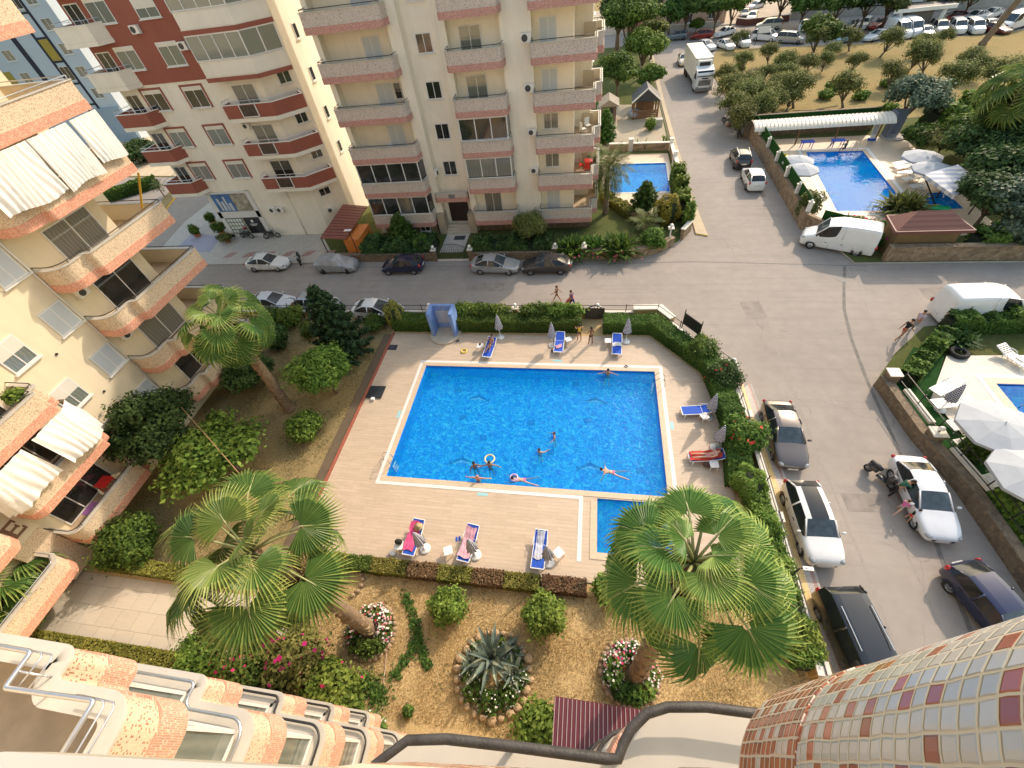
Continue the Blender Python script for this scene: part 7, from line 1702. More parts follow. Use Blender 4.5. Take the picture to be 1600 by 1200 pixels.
hedge('hedge', 'tall rough hedge between the small pool and the side pavement', [(8.55, 40.6), (8.85, 44.5), (8.9, 49.0)], .95, 1.9, LF['bright'], per=190, size=.2, ragged=.22)
hedge('hedge', 'sloping brown green hedge left of the small pool deck', [(1.2, 46.0), (4.2, 41.2)], 1.0, .8, LF['golden'], per=260, size=.13, ragged=.15); hedge('hedge', 'dry brown hedge by the corner garden path', [(4.3, 41.0), (6.1, 38.9)], 1.0, .8, LF['brown'], per=260, size=.13, ragged=.15)
x, y = at(1085, 335, 1.4); bush('climber', 'arching climber hanging over the side pavement', 9.0, 39.4, .6, 2.8, LF['bright'], 700, .2)
sheet_obj('small_pool_deck', [(1.2, 46.2), (4.9, 41.4), (6.6, 41.6), (8.75, 41.8), (8.95, 56.6), (1.2, 57.2)], .16, DECK3)
pool('swimming_pool', 'small rectangular pool with a lone swimmer beside the pale apartment block', POOL3Q, .16, POOLB, POOLE, POOLD, 1.0, .28)  # north wall shade again put into a darker mosaic
sheet_obj('sand_yard', [(-.2, 58.8), (9.2, 58.2), (9.4, 74), (.5, 76)], .155, EARTH)
for i, (px, py) in enumerate(((1000, 225), (1040, 218))): x, y = at(px, py, .8); spiky('banana_plant', ['banana plant left of two behind the small pool', 'banana plant right of two behind the small pool'][i], x, y, 1.5, 16, 31 + i, 'bright')
x, y = at(945, 215, 1.4); conifer('conifer_shrub', 'dark conifer against the balconies behind the feathery palm', .9 + .6, 60.5, 4.4, 1.4, 50, 'hedge', z=.14, up=.8)
gz = thing('gazebo', 'log gazebo with a dark pointed roof beside the side street', 'gazebo', (7.0, 70.0, .14)); mb = MB(); mb.add([(-1.9, -1.7, 2.2), (1.9, -1.7, 2.2), (1.9, 1.7, 2.2), (-1.9, 1.7, 2.2), (0, -1.7, 3.7), (0, 1.7, 3.7)], [(0, 1, 4), (1, 2, 5, 4), (3, 0, 4, 5), (2, 3, 5), (3, 2, 1, 0)]); mb.build('roof', mat('slate_black', (.035, .038, .045), .6, .2, 5), gz)
mb = MB()
for s in (-1, 1): mb.bar((s * 1.95, -1.74, 2.16), (0, -1.74, 3.74), .14, .14)
mb.build('gable_trim', WHITE, gz); LOG = mat('log_brown', (.20, .11, .06), .8, .3, 4); mb = MB()
for s in (-1, 1):
    for r in (-1, 1): mb.tube([(s * 1.6, r * 1.4, 0), (s * 1.6, r * 1.4, 2.3)], .12, 8)
for z in (.25, .5, .75, 1.0): mb.tube([(-1.6, -1.4, z), (1.6, -1.4, z)], .11, 8)
mb.build('log_frame', LOG, gz); MB().box((0, .6, .9), (2.4, .8, 1.4)).build('log_store', LOG, gz)
sd_ = thing('garden_shed', 'old brown shed beside the right balconies of the pale block', 'shed', (2.0, 69.0, .14)); MB().box((0, 0, 1.1), (2.0, 2.6, 2.2)).build('wall', mat('shed_brown', (.15, .10, .07), .8, .2, 3), sd_); mb = MB(); mb.add([(-1.4, -1.7, 2.2), (1.4, -1.7, 2.2), (1.4, 1.7, 2.2), (-1.4, 1.7, 2.2), (0, -1.7, 3.0), (0, 1.7, 3.0)], [(0, 1, 4), (1, 2, 5, 4), (3, 0, 4, 5), (2, 3, 5), (3, 2, 1, 0)]); mb.build('roof', mat('shed_roof', (.26, .22, .17), .8, .2, 2), sd_); MB().box((.2, -1.32, 1.0), (.8, .05, 1.8)).build('door', DARKIN, sd_)
prop_ball('tarp_bundle', 'grey tarpaulin bundle on the sand yard below the gazebo', 'bundle', 990, 185, .16, .8, mat('grey_tarp', (.25, .28, .32), .6, .3, 3), (1.2, .8, .8))
q = site(1028, 197, .16); tag(MB().box((0, 0, .45), (1.0, .9, .9)).build('concrete_box', CONC), 'pale concrete box on the sand yard near the wall', 'box').location = q
for px, py, zz, h, r, m, lb in ((985, 55, 5, 10.5, 4.4, 'hedge', 'huge dense tree at the top beside the pale block'), (968, 15, 7, 12, 4.0, 'dark', 'tall dark tree at the top edge beside the balconies'), (1005, 90, 3, 6.5, 3.0, 'bright', 'broad light green tree above the gazebo'), (965, 125, 2.5, 5.5, 2.8, 'hedge', 'leafy tree left of the gazebo roof'), (1014, 135, 2, 4.5, 1.7, 'hedge', 'smaller tree right of the gazebo roof'), (1020, 62, 3, 6, 2.2, 'olive', 'tree at the kerb above the gazebo')):
    x, y = at(px, py, zz); tree('broadleaf_tree', lb, x, y, h, r, m, 5200, .34, nb=14)
x, y = at(1017, 195, .8); bush('shrub', 'small green shrub at the wall right of the gazebo', x, y, .8, 1.6, LF['bright'], 700, .2)
# --- potted plants of the shop forecourt
for px, py, r, h, lb in ((330, 342, .7, 1.2, 'potted round bush at the corner of the shop'), (305, 362, .6, 1.3, 'potted fern on the forecourt edge'), (343, 358, .85, 1.3, 'clipped round bush before the shop window'), (352, 370, 1.0, .7, 'low greyish shrub before the shop window')):
    x, y = at(px, py, .7); pt = bush('potted_plant', lb, x, y, r, h, LF['hedge' if h > .8 else 'olive'], 800, .14, cat='plant', z0=.3)
    MB().lathe([(.3, -.18), (.4, .15), (.34, .15)], 14).build('pot', mat('terracotta_pot', (.36, .15, .08), .8, .15, 5), pt)
x, y = at(222, 245, .8); bush('shrub', 'dark shrub mass at the foot of the blue tower', x, y, 3.5, 3.0, LF['dark'], 1500, .4); x, y = at(195, 300, .6); hedge('hedge', 'green hedge strip along the far left road', [(x - 4, y - 3), (x + 3, y + 3)], 1.6, 1.2, LF['hedge'], per=80, size=.3)
# --- upper right pool garden
rw = plot_wall('garden_wall', 'rubble stone retaining wall with green screens around the upper right pool', [(18.85, 61.5), (18.85, 38.8), (20.5, 36.2), (22.0, 34.6)], 1.5, STONE, .35, .0); rs = plot_wall('garden_wall', 'long rubble stone wall along the east street below the hut', [(23.2, 33.6), (75, 33.2)], 1.35, STONE, .4, .06, capm=STONE)
TURF = soil_mat('plastic_turf', [(.008, .035, .008), (.015, .07, .015), (.03, .10, .02), (.012, .05, .012)], 6); ys = [60.6, 57.0, 53.4, 49.8, 46.2, 42.6, 39.2]
for i, (y1, y0) in enumerate(zip(ys[:-1], ys[1:])): mb = MB(); mb.prism([(18.98, y0 + .3), (19.06, y0 + .3), (19.06, y1 - .1), (18.98, y1 - .1)], 1.3, 2.5); mb.build('green_screen', TURF, rw, world=True)
mb = MB(); mb.bar((19.6, 37.9, 1.6), (21.6, 36.4, 1.6), .08, 1.3); mb.build('green_screen', TURF, rw, world=True)
for y in ys: pillar(rw, 18.87, y, 2.3, .3, False, WHITE); MB().ball((18.87, y, 2.45), .13, 10).build('lamp_globe', GLOBE, rw, True, world=True)
sheet_obj('upper_pool_deck', [(19.1, 59.0), (19.1, 39.3), (20.9, 37.0), (33.4, 36.9), (33.6, 45.5), (34.2, 56.4), (31, 58.5)], .16, DECK3)
up = pool('swimming_pool', 'long deep blue pool of the upper right garden', POOL2Q, .16, POOLE, POOLD, POOLD, 1.3, .42, .3); pool('children_pool', 'small triangular pool with a green slide under the striped awning', KID2Q, .16, POOLD, POOLD, POOLD, .6, .35)
for px, py, fl in ((1280, 275, 1), (1305, 303, -1), (1340, 272, 1)): p = site(px, py, -1.1); dolphin(p.x, p.y, .7, -1.13, up, fl)
ladder('pool_ladder', 'steel ladder at the near end of the upper right pool', (25.2, 41.45, .16), -PI/2); ladder('pool_ladder', 'steel ladder at the far end of the upper right pool', (28.2, 54.4, .16), PI/2)
cn_ = thing('pool_canopy', 'long barrel roofed white canopy behind the upper right pool', 'canopy', (24.5, 58, .16)); mb = MB(); n = 10
for i in range(n): a0, a1 = PI * i / n * .62 + .25, PI * (i + 1) / n * .62 + .25; f = lambda a: (57.2 - 1.5 * math.cos(a) + .3, 1.95 + .75 * math.sin(a)); (ya, za), (yb, zb) = f(a0), f(a1); mb.quad((17.9, ya, za), (32.0, ya, za), (32.0, yb, zb), (17.9, yb, zb))
mb.build('barrel_roof', mat('cream_sheet', (.72, .66, .55), .5, .06, 2), cn_, world=True); mb = MB()
for k in range(36): 
    x = 18.0 + k * .4
    mb.tube([(x, f(.25 + PI * .62 * i / 6)[0], f(.25 + PI * .62 * i / 6)[1] + .02) for i in range(7)], .035, 4, caps=False)
mb.build('roof_ribs', mat('cream_rib', (.62, .55, .45), .5, .06, 2), cn_, world=True)
for x in (19.2, 23, 27, 31.2): MB().bar((x, 57.0, .16), (x, 57.0, 2.5), .12, .12).build('post', LOG, cn_, world=True)
MB().box((25, 60.2, 1.3), (14, .3, 2.4)).build('back_wall', STONE2, cn_, world=True); MB().box((25, 60.02, 2.2), (14, .05, .5)).build('green_screen', TURF, cn_, world=True)
sw = thing('pool_shower', 'grey blue shower stall with a ramp at the end of the long canopy', 'shower', (33.2, 57.6, .16)); MB().box((0, .7, 1.3), (1.6, .2, 2.6)).build('stall_wall', mat('grey_blue_tile', (.17, .20, .27), .5, .12, 6), sw); MB().box((-.8, .2, 1.3), (.2, 1.2, 2.6)).build('stall_wall', mat('grey_blue_tile', (.17, .20, .27), .5, .12, 6), sw); MB().lathe([(.02, 0), (1.2, 0), (1.2, .12), (.02, .12)], 24, (0, 0, 0)).build('step', CONC, sw)
rl_ = thing('lifeguard_sign', 'leaning white rules board with blue base behind the upper right pool', 'sign', (30.9, 57.0, .16)); mb = MB(); mb.quad((-.3, 0, .2), (.3, 0, .2), (.3, .5, 2.2), (-.3, .5, 2.2)); mb.build('board', WHITE, rl_); mb = MB(); mb.quad((-.2, .08, .6), (.2, .08, .6), (.2, .42, 1.95), (-.2, .42, 1.95)); mb.build('text_block', mat('grey_print', (.45, .45, .47), .6, .4, 30), rl_); MB().box((0, .1, .1), (.7, .4, .2)).build('base', FABB, rl_)
for i, (px, py, lb) in enumerate(((1262, 222, 'blue table left of two under the long canopy'), (1310, 220, 'blue table right of two under the long canopy'))): x, y = at(px, py, .8); t = thing('table', lb, 'table', (x, y, .16)); MB().box((0, 0, .72), (1.3, .8, .05)).build('table_top', FABB, t); [MB().tube([(sx * .5, sy * .3, 0), (sx * .5, sy * .3, .7)], .04, 6).build('leg', FABB, t) for sx in (-1, 1) for sy in (-1, 1)]

def open_parasol(label, x, y, h, r, z, group, logo=False, tilt=0):
    t = thing('parasol', label, 'parasol', (x, y, z), random.random(), group); MB().tube([(0, 0, 0), (0, 0, h + .1)], .03, 8).build('pole', PLAST, t); mb = MB(); n = 8; o = len(mb.v)
    for rr_, z_ in ((.03, h), (r * .5, h - .16), (r, h - .42), (r, h - .58)):
        for j in range(n): a = 2 * PI * j / n; mb.v.append((rr_ * math.cos(a), rr_ * math.sin(a), z_))
    for i in range(3):
        for j in range(n): l = (j + 1) % n; mb.face((o + i*n + j, o + i*n + l, o + (i+1)*n + l, o + (i+1)*n + j))
    mb.face([o + j for j in range(n)]); cp = mb.build('canopy', mat('white_canvas', (.43, .45, .48), .85, .06, 2), t); rb = MB()
    for j in range(n): a = 2 * PI * j / n; rb.tube([(0, 0, h - .05), (r * .97 * math.cos(a), r * .97 * math.sin(a), h - .46)], .014, 4)
    rb.build('ribs', PLAST, t)
    if logo:
        lg = MB()
        for k in range(7): a = .5 + k * .55; lg.bar((.36 * math.cos(a), .36 * math.sin(a), h - .105), (.36 * math.cos(a + .38), .36 * math.sin(a + .38), h - .105), .035, .02)
        lg.tube([(.2 * math.cos(a), .2 * math.sin(a), h - .05) for a in (0, .8, 1.6, 2.4, 3.2)], .02, 5); lg.build('emblem', mat('emblem_grey', (.25, .28, .33), .6, .2, 9), cp)
    MB().lathe([(.02, 0), (.35, 0), (.33, .08), (.06, .12)], 16).build('base', PLAST, t); return t
GP = 'white parasols of the upper right pool'
for px, py, lb in ((1249, 246, 'white parasol farther of two on the left deck of the upper right pool'), (1256, 259, 'white parasol nearer of two on the left deck of the upper right pool'), (1445, 239, 'white octagonal parasol by the shrubs right of the upper pool'), (1462, 258, 'white octagonal parasol beside the striped awning')): q = site(px, py, 2.3); open_parasol(lb, q.x, q.y, 2.25, 1.5 if px < 1300 else 1.7, .16, GP)
WL = 'pale loungers by the upper right pool'
for i, (px, py) in enumerate(((1228, 263), (1233, 271), (1240, 281), (1246, 294))): lounger(px, py, rad(95), 'pale lounger in the row of four by the green screened wall', WL, .16, True)
for i, (px, py) in enumerate(((1415, 259), (1420, 268), (1428, 277), (1440, 288), (1412, 253))): lounger(px, py, rad(-75), 'pale lounger in the row right of the upper pool', WL, .16, True)
ring_float('yellow ring float on the left deck of the upper right pool, farther', 1222, 246, .16, .45, .15, mat('yellow_vinyl', (.75, .55, .04), .3, .05, 3)); ring_float('yellow green ring float stacked beside the other float', 1217, 250, .3, .4, .14, mat('lime_vinyl', (.5, .6, .06), .3, .25, 4))
awn = thing('awning', 'large striped sun awning on posts over the small triangular pool', 'awning', (30, 40.8, .16)); STR = stripe_mat('white_grey_stripe', (.68, .67, .66), (.42, .45, .55), 1.6, 'Y'); c = [site(1444, 272, 3.1), site(1497, 257, 3.1), site(1545, 292, 2.7), site(1492, 306, 2.5)]
mb = MB(); mb.quad(*c); mb.quad(*[p - Vector((0, 0, .04)) for p in c[::-1]]); mb.quad(c[0] - Vector((0, 0, .3)), c[3] - Vector((0, 0, .3)), c[3], c[0]); mb.build('canvas', STR, awn, world=True)
for p, g_ in ((c[0], site(1462, 322, .16)), (c[2], site(1513, 335, .16)), (c[1], None)): g_ = g_ or Vector((p.x, p.y, .16)); MB().bar(tuple(p - Vector((0, 0, .05))), tuple(g_), .1, .1).build('post', IRON, awn, world=True)
q = site(1464, 326, .2); sl2 = thing('pool_slide', 'bright green slide lying across the small triangular pool', 'slide', (q.x, q.y, .12), -.35); MB().box((0, 0, .1), (1.9, .6, .12)).build('slide_bed', mat('slide_green', (.03, .50, .20), .35, .1, 3), sl2); [MB().tube([(-.95, s * .32, .18), (.95, s * .32, .18)], .07, 6).build('slide_edge', mat('slide_green', (.03, .50, .20), .35, .1, 3), sl2) for s in (-1, 1)]
hr = thing('garden_hut', 'low hut with a brown hipped tile roof at the wall of the upper right garden', 'hut', (25.8, 34.9, 0)); mb = MB(); z0, z1 = 2.45, 3.5; V = [(23.1, 33.7, z0), (28.3, 33.7, z0), (28.0, 36.2, z0), (23.4, 36.2, z0), (24.6, 35.0, z1), (26.8, 35.0, z1)]; mb.add(V, [(0, 1, 5, 4), (1, 2, 5), (2, 3, 4, 5), (3, 0, 4), (3, 2, 1, 0)]); mb.build('roof', stripe_mat('brown_tile_roof', (.20, .085, .065), (.25, .11, .085), 3.2, 'Y'), hr, world=True)
mb = MB()
for a, b in ((0, 1), (1, 2), (2, 3), (3, 0)): mb.bar(V[a], V[b], .1, .22)
mb.build('fascia', mat('brown_fascia', (.15, .055, .045), .6, .1, 3), hr, world=True); MB().box((25.7, 35.0, 1.2), (4.2, 1.9, 2.3)).build('wall', mat('hut_brown', (.17, .11, .05), .8, .2, 2), hr, world=True)
for px, py, r, h, m, fl, lb in ((1265, 320, 1.15, 2.2, 'olive', None, 'broad leafed bush on the green screened corner by the upper pool'), (1335, 352, 1.3, 1.4, 'hedge', 60, 'magenta bougainvillea on the wall behind the white van, left'), (1368, 358, 1.3, 1.5, 'hedge', 60, 'magenta bougainvillea on the wall behind the white van, middle'), (1385, 372, 1.2, 1.3, 'hedge', 40, 'magenta bougainvillea at the corner of the brown hut'), (1416, 378, 1.1, 1.0, 'yellow', 12, 'yellowish shrub under the eave of the brown hut')):
    x, y = at(px, py, h * .6); bush('bougainvillea' if fl else 'shrub', lb, x, max(y, 34.0), r, h, LF[m], 1600, .17, flowers=(LF['magenta'], fl, .24) if fl else None)
spiky('pampas_bush', 'tall feathery grass bush between the upper pool and the small pool', *at(1415, 318, 1.0), 2.3, 420, 44, 'olive')
hedge('hedge', 'green hedge along the stone wall right of the brown hut', [(29.5, 34.6), (46, 34.3)], 1.6, 1.5, LF['hedge'], per=110, size=.24, ragged=.2)
for px, py, zz, h, r, m, lb in ((1420, 170, 2.5, 5.4, 2.9, 'blue', 'bluish dense tree behind the end of the long canopy'), (1440, 222, 1, 2.2, 1.9, 'hedge', 'low shrub tree behind the octagonal parasols'), (1470, 232, 1, 2.4, 1.8, 'olive', 'shrub tree right of the octagonal parasols'), (1520, 250, 2, 4.5, 2.8, 'dark', 'dark tree above the striped awning'), (1565, 280, 2.5, 5.2, 3.0, 'dark', 'dark tree right of the striped awning'), (1545, 325, 2, 4.2, 2.6, 'dark', 'dark tree below the awning post'), (1585, 335, 2.2, 4.6, 2.5, 'blue', 'grey green tree at the right edge behind the stone wall'), (1598, 240, 2.5, 5.2, 2.8, 'dark', 'dark tree at the right edge under the drooping palm'), (1520, 212, 1.8, 4.0, 2.4, 'hedge', 'leafy tree left of the drooping palm trunk'), (1590, 375, 1.2, 2.6, 1.6, 'blue', 'pale green shrub tree at the wall by the right edge')):
    x, y = at(px, py, zz); tree('broadleaf_tree', lb, x, y, h, r, m, 3600, .27, nb=12)
hedge('hedge', 'bright yellow green hedge row behind the bluish tree', [at(1455, 182, 1.6), at(1560, 170, 1.6)], 2.6, 2.3, LF['bright'], per=75, size=.34, ragged=.2)
fh = thing('garden_hut', 'small hut with a grey and red roof at the right edge under the palm', 'hut', (*at(1590, 215, 2), .1)); MB().box((0, 0, 1.0), (4, 2.6, 2.0)).build('wall', LOG, fh); mb = MB(); mb.add([(-2.6, -1.8, 2.0), (2.6, -1.8, 2.0), (2.6, 1.6, 3.0), (-2.6, 1.6, 3.0)], [(0, 1, 2, 3)]); mb.bar((-2.6, -1.8, 2.0), (2.6, -1.8, 2.0), .12, .5); mb.build('roof', mat('hut_roof', (.36, .30, .24), .8, .2, 1), fh)
# --- lower right pool garden
lw = plot_wall('garden_wall', 'brown stone retaining wall with white cap bars along the near right street', [(18.05, 20.2), (18.45, 16.2), (19.2, 13.0), (19.6, 8.0), (20.6, -13)], .9, STONE2, .5, .0); mb = MB()
for (x0, y0), (x1, y1) in (((18.3, 19.0), (18.6, 16.6)), ((18.85, 15.0), (19.35, 12.6))): mb.bar((x0 + .35, y0, 1.0), (x1 + .35, y1, 1.0), .3, .16)
mb.build('white_bar', CAPW, lw, world=True); pillar(lw, 18.35, 20.1, 1.25, .6, False, STONE2); pillar(lw, 18.75, 15.8, 1.25, .6, True, STONE2); iron_fence(lw, [(18.55, 19.6), (18.95, 16.2), (19.6, 12.8), (19.9, 9.5)], 1.0, 1.75, 2.0)
sheet_obj('turf_strip', [(18.5, 19.8), (21.2, 23.4), (22.6, 22.6), (20.2, 18.8), (21.2, 13.0), (22.0, 8), (20.2, 5), (19.6, 9.0), (18.8, 15)], .30, TURF)
hedge('hedge', 'diagonal green hedge at the corner of the lower right garden', [(19.2, 20.0), (21.1, 22.1), (23.2, 24.3)], .9, 1.1, LF['hedge'], per=230, size=.17, ragged=.15); hedge('hedge', 'tall dark hedge below the white panel van', [(23.6, 25.2), (36, 25.8)], .9, 1.25, LF['hedge'], per=420, size=.11, ragged=.15)
hedge('hedge', 'rough green hedge on the wall beside the dark blue hatchback', [(20.6, 12.6), (20.9, 8.0), (21.8, 2)], 1.6, 1.1, LF['bright'], per=230, size=.17, ragged=.2); spiky('spiky_plant', 'dark spiky shrubs under the tall hedge behind the white lounger', 24.0, 23.9, 1.3, 160, 55, 'dark')
x, y = at(1532, 698, .9); bush('shrub', 'rounded shrub beside the big white parasols', x, y, .95, 1.3, LF['hedge'], 1400, .14)
sheet_obj('lower_pool_deck', [(20.3, 19.0), (22.7, 22.6), (40, 23.3), (40, 4), (22.2, 4), (21.2, 13.2)], .32, DECK2); pool('swimming_pool', 'dark blue pool corner at the right edge behind the big parasols', SEQ, .32, POOLD, POOLD, POOLD, 1.2, .45, .3); ladder('pool_ladder', 'curved steel ladder at the corner of the right edge pool', (24.9, 18.2, .32), PI)
for px, py, lb in ((1572, 660, 'big white parasol with a printed emblem at the right edge'), (1632, 738, 'big white parasol nearest the bottom right')): q = site(px, py, 2.9); open_parasol(lb, q.x, q.y, 2.6, 1.8, .32, 'big white parasols at the right edge', px < 1600)
LR = 'white slatted loungers of the lower right garden'
for px, py, rz, lb in ((1585, 557, 25, 'white slatted lounger alone on the far deck at the right edge'), (1480, 603, -60, 'white slatted lounger under the closed striped parasol'), (1487, 628, -80, 'white lounger just below the striped closed parasol'), (1510, 660, -75, 'white lounger left of the emblem parasol'), (1525, 690, -75, 'white lounger beside the rounded shrub'), (1568, 745, -70, 'white lounger below the rounded shrub')): lounger(px, py, rad(rz), lb, LR, .32, True)
parasol(1468, 640, 'closed striped parasol in the lower right garden', z=.32); side_table(1485, 622, 'white side table between the right hand loungers', z=.32); side_table(1533, 672, 'white side table under the emblem parasol', z=.32); side_table(1598, 560, 'white side table at the right edge by the lone lounger', z=.32); side_table(1560, 735, 'white side table near the second big parasol', z=.32)
tag(MB().tube([(.42 * math.cos(t_), .42 * math.sin(t_), .12) for t_ in [2 * PI * i / 24 for i in range(24)]], .14, 8, closed=True).build('tyre', TYRE, smooth=True), 'old black tyre lying by the hedge corner of the lower right garden', 'tyre').location = (*at(1498, 552, .4), .33)
# --- orchard on the dry field
GO = 'leaning orchard trees on the dry field'; PRO = [make_tree('orchard_tree', 4.2, 2.3, LF[m], 2000, .19, th=.8, seed=60 + i, bark=BARKG, lean=(.8 * math.cos(i * 1.9), .8 * math.sin(i * 1.9)), nb=10, flat=.85, shell=.08) for i, m in enumerate(('olive', 'olive', 'olive', 'olive'))]
UPRO = [0] * 4
orch = [(1150, 62, .9), (1165, 98, .9), (1140, 120, 1.1), (1160, 150, 1.3), (1190, 150, 1.2), (1205, 85, .9), (1218, 100, 1.1), (1250, 140, 1.25), (1265, 100, 1.0), (1275, 65, 1.2), (1290, 95, .8), (1300, 82, .8), (1335, 60, 1.0), (1330, 100, .9), (1330, 138, 1.25), (1385, 65, 1.15), (1400, 118, 1.0), (1430, 85, 1.25), (1455, 95, 1.1), (1485, 122, 1.25), (1510, 98, 1.0), (1530, 100, .9), (1560, 125, 1.2), (1590, 112, 1.1), (1190, 118, .9), (1225, 135, 1.0), (1180, 170, 1.2), (1165, 185, 1.1), (1210, 160, .9), (1448, 70, .9), (1470, 60, .8), (1146, 142, 1.2), (1174, 130, 1.1), (1188, 162, 1.1), (1152, 166, 1.2), (1234, 155, .9), (1240, 118, 1.0)]
for i, (px, py, s) in enumerate(orch):
    s *= .78
    k = i % 4; x, y = at(px, py, 2.3 * s)
    if UPRO[k]: o = dup(PRO[k], (x, y, .13), i * 1.3, scale=s)
    else: UPRO[k] = 1; o = PRO[k]; o.location = (x, y, .13); o.scale = (s,) * 3
    tag(o, 'low wind bent orchard tree with a thin crown on the dry field', 'tree', GO)
GS = 'pale green weeds on the dry field'
for px, py in ((1385, 132), (1290, 150), (1300, 138), (1345, 152), (1155, 108), (1390, 172), (1100, 105)): x, y = at(px, py, .4); bush('weed_clump', 'bright low weed clump between the orchard trees', x, y, 1.1, 1.0, LF['bright'], 350, .3, trunk=False, group=GS, cat='weeds')
wd = thing('wood_pile', 'heap of grey boards and branches behind the long canopy', 'wood pile', (*at(1240, 180, .4), .13)); rnd = random.Random(4)
for i in range(26): a = rnd.uniform(-.5, .5); x_ = rnd.uniform(-5, 5); y_ = rnd.uniform(-1, 1); MB().bar((x_ - math.cos(a) * 1.3, y_ - math.sin(a), .15 + rnd.random() * .5), (x_ + math.cos(a) * 1.3, y_ + math.sin(a), .15 + rnd.random() * .5), .14, .06).build('board', mat('grey_board', (.22, .17, .13), .9, .3, 3), wd)
rh = thing('rubbish_heap', 'heap of rubbish bags and rubble at the kerb by the motorbikes', 'rubbish heap', (*at(1142, 190, .2), 0))
for i in range(18): MB().ball((rnd.uniform(-.7, .7), rnd.uniform(-1.4, 1.4), rnd.uniform(.1, .35)), rnd.uniform(.15, .35), 7, 0, (1, rnd.uniform(.6, 1.2), .7)).build('bag', [mat('bag_grey', (.3, .27, .24), .7, .3, 5), mat('bag_dark', (.05, .05, .05), .5, .3, 5), mat('brick_bit', (.35, .2, .13), .8, .3, 5)][i % 3], rh)
# --- far side of the far street
for px, py, zz, h, r, m, lb in ((1047, 30, 3, 6, 2.7, 'hedge', 'round street tree leftmost before the salmon house'), (1073, 27, 3, 6.4, 2.8, 'hedge', 'round street tree second before the salmon house'), (1120, 25, 3, 6.6, 3.2, 'hedge', 'round street tree right of the salmon house window'), (1145, 22, 3, 6.2, 2.6, 'bright', 'lighter round street tree at the driveway'), (1088, 42, 1, 2, 1.4, 'hedge', 'small round bush behind the red car'), (1222, 10, 3, 7, 4.2, 'dark', 'very dark tree mass behind the low red wall'), (1255, 22, 2, 5, 2.9, 'hedge', 'tree behind the leftmost far parking cars'), (1308, 18, 3, 6.4, 3.6, 'hedge', 'round tree over the far parking wall, left'), (1355, 15, 3, 6.4, 3.8, 'dark', 'round tree over the far parking wall, middle'), (1390, 12, 3, 6, 3.2, 'olive', 'greyish tree over the far parking wall'), (1478, 10, 2, 5, 3.4, 'olive', 'olive tree right of the gatehouse roof'), (1515, 6, 2, 5, 3.6, 'bright', 'light green tree beyond the orange red car'), (1014, 20, 3, 7, 2.6, 'dark', 'dark tree at the far left end of the far street'), (1278, 62, 1.8, 4.4, 3.0, 'hedge', 'dense round green tree at the orchard edge')):
    x, y = at(px, py, zz); tree('street_tree', lb, x, y, h, r, m, 2400, .42, nb=11)
fw = plot_wall('boundary_wall', 'long pale wall behind the far parked cars', [(38.5, 119.2), (60, 114.9), (90, 109.8), (130, 104.2)], 1.3, CONC, .4, .15, capm=DARKIN); plot_wall('boundary_wall', 'low dark red wall beside the driveway of the far street', [(28.5, 119.8), (30, 117.8), (38, 118.0)], 1.0, mat('maroon_wall', (.16, .06, .05), .8, .2, 1), .4, .1, capm=KERB); plot_wall('boundary_wall', 'low beige wall before the salmon house', [(8, 120.5), (25, 119.3)], .9, CONC, .3, .1)
gh = thing('gatehouse', 'gatehouse with a black curved roof on white slanting posts at the top edge', 'gatehouse', (*at(1442, 12, 3), .15)); MB().box((0, .8, 2.9), (9, 3.4, .35)).build('roof', mat('slate_black', (.035, .038, .045), .6, .2, 5), gh); MB().box((0, -.95, 2.85), (9.2, .15, .5)).build('roof_edge', WHITE, gh); [MB().bar((s * 2.6, -1.2, 0), (s * 3.3, -.6, 2.8), .5, .3).build('slant_post', WHITE, gh) for s in (-1, 1)]; MB().box((0, .9, 1.3), (4, 2, 2.6)).build('wall', mat('gate_grey', (.2, .18, .16), .8, .2, 2), gh)
bs = thing('bus_sign', 'white board on a thin post at the orchard kerb of the far street', 'sign', (*at(1187, 72, 0), .1)); MB().tube([(-.9, 0, 0), (-.9, 0, 2.6)], .06, 6).build('post', IRON, bs); MB().box((0, 0, 2.2), (2.0, .08, .9)).build('board', PLAST, bs)
# ------------------------------------------------------------------ people
SKINM = {'tan': mat('skin_tan', (.42, .22, .13), .55, .1, 5), 'fair': mat('skin_fair', (.58, .35, .25), .55, .1, 5), 'red': mat('skin_sunburnt', (.60, .30, .22), .55, .1, 5), 'dark': mat('skin_brown', (.28, .14, .08), .55, .1, 5)}
HAIRM = {'dark': mat('hair_dark', (.018, .012, .009), .6, .3, 12), 'brown': mat('hair_brown', (.09, .045, .02), .6, .3, 12), 'grey': mat('hair_grey', (.3, .28, .26), .6, .3, 12)}
CL = {k: mat('cloth_' + k, v, .9, .15, 9) for k, v in dict(black=(.015, .015, .017), yellow=(.62, .45, .03), pink=(.62, .16, .36), white=(.68, .67, .66), red=(.50, .02, .02), lilac=(.50, .42, .50), green=(.03, .11, .07), navy=(.02, .03, .12), purple=(.16, .08, .16), grey=(.3, .3, .32)).items()}
def skin_obj(name, pts, edges, rads, m, parent=None, root=0, lv=1):
    me = bpy.data.meshes.new(name); me.from_pydata([tuple(p) for p in pts], edges, []); me.materials.append(m); o = link(name, me, parent)
    md = o.modifiers.new('skin', 'SKIN'); md.use_smooth_shade = True; md.branch_smoothing = .3
    for i, v in enumerate(me.skin_vertices[0].data): v.radius = (rads[i], rads[i]); v.use_root = i == root
    sd = o.modifiers.new('smooth', 'SUBSURF'); sd.levels = sd.render_levels = lv; return o
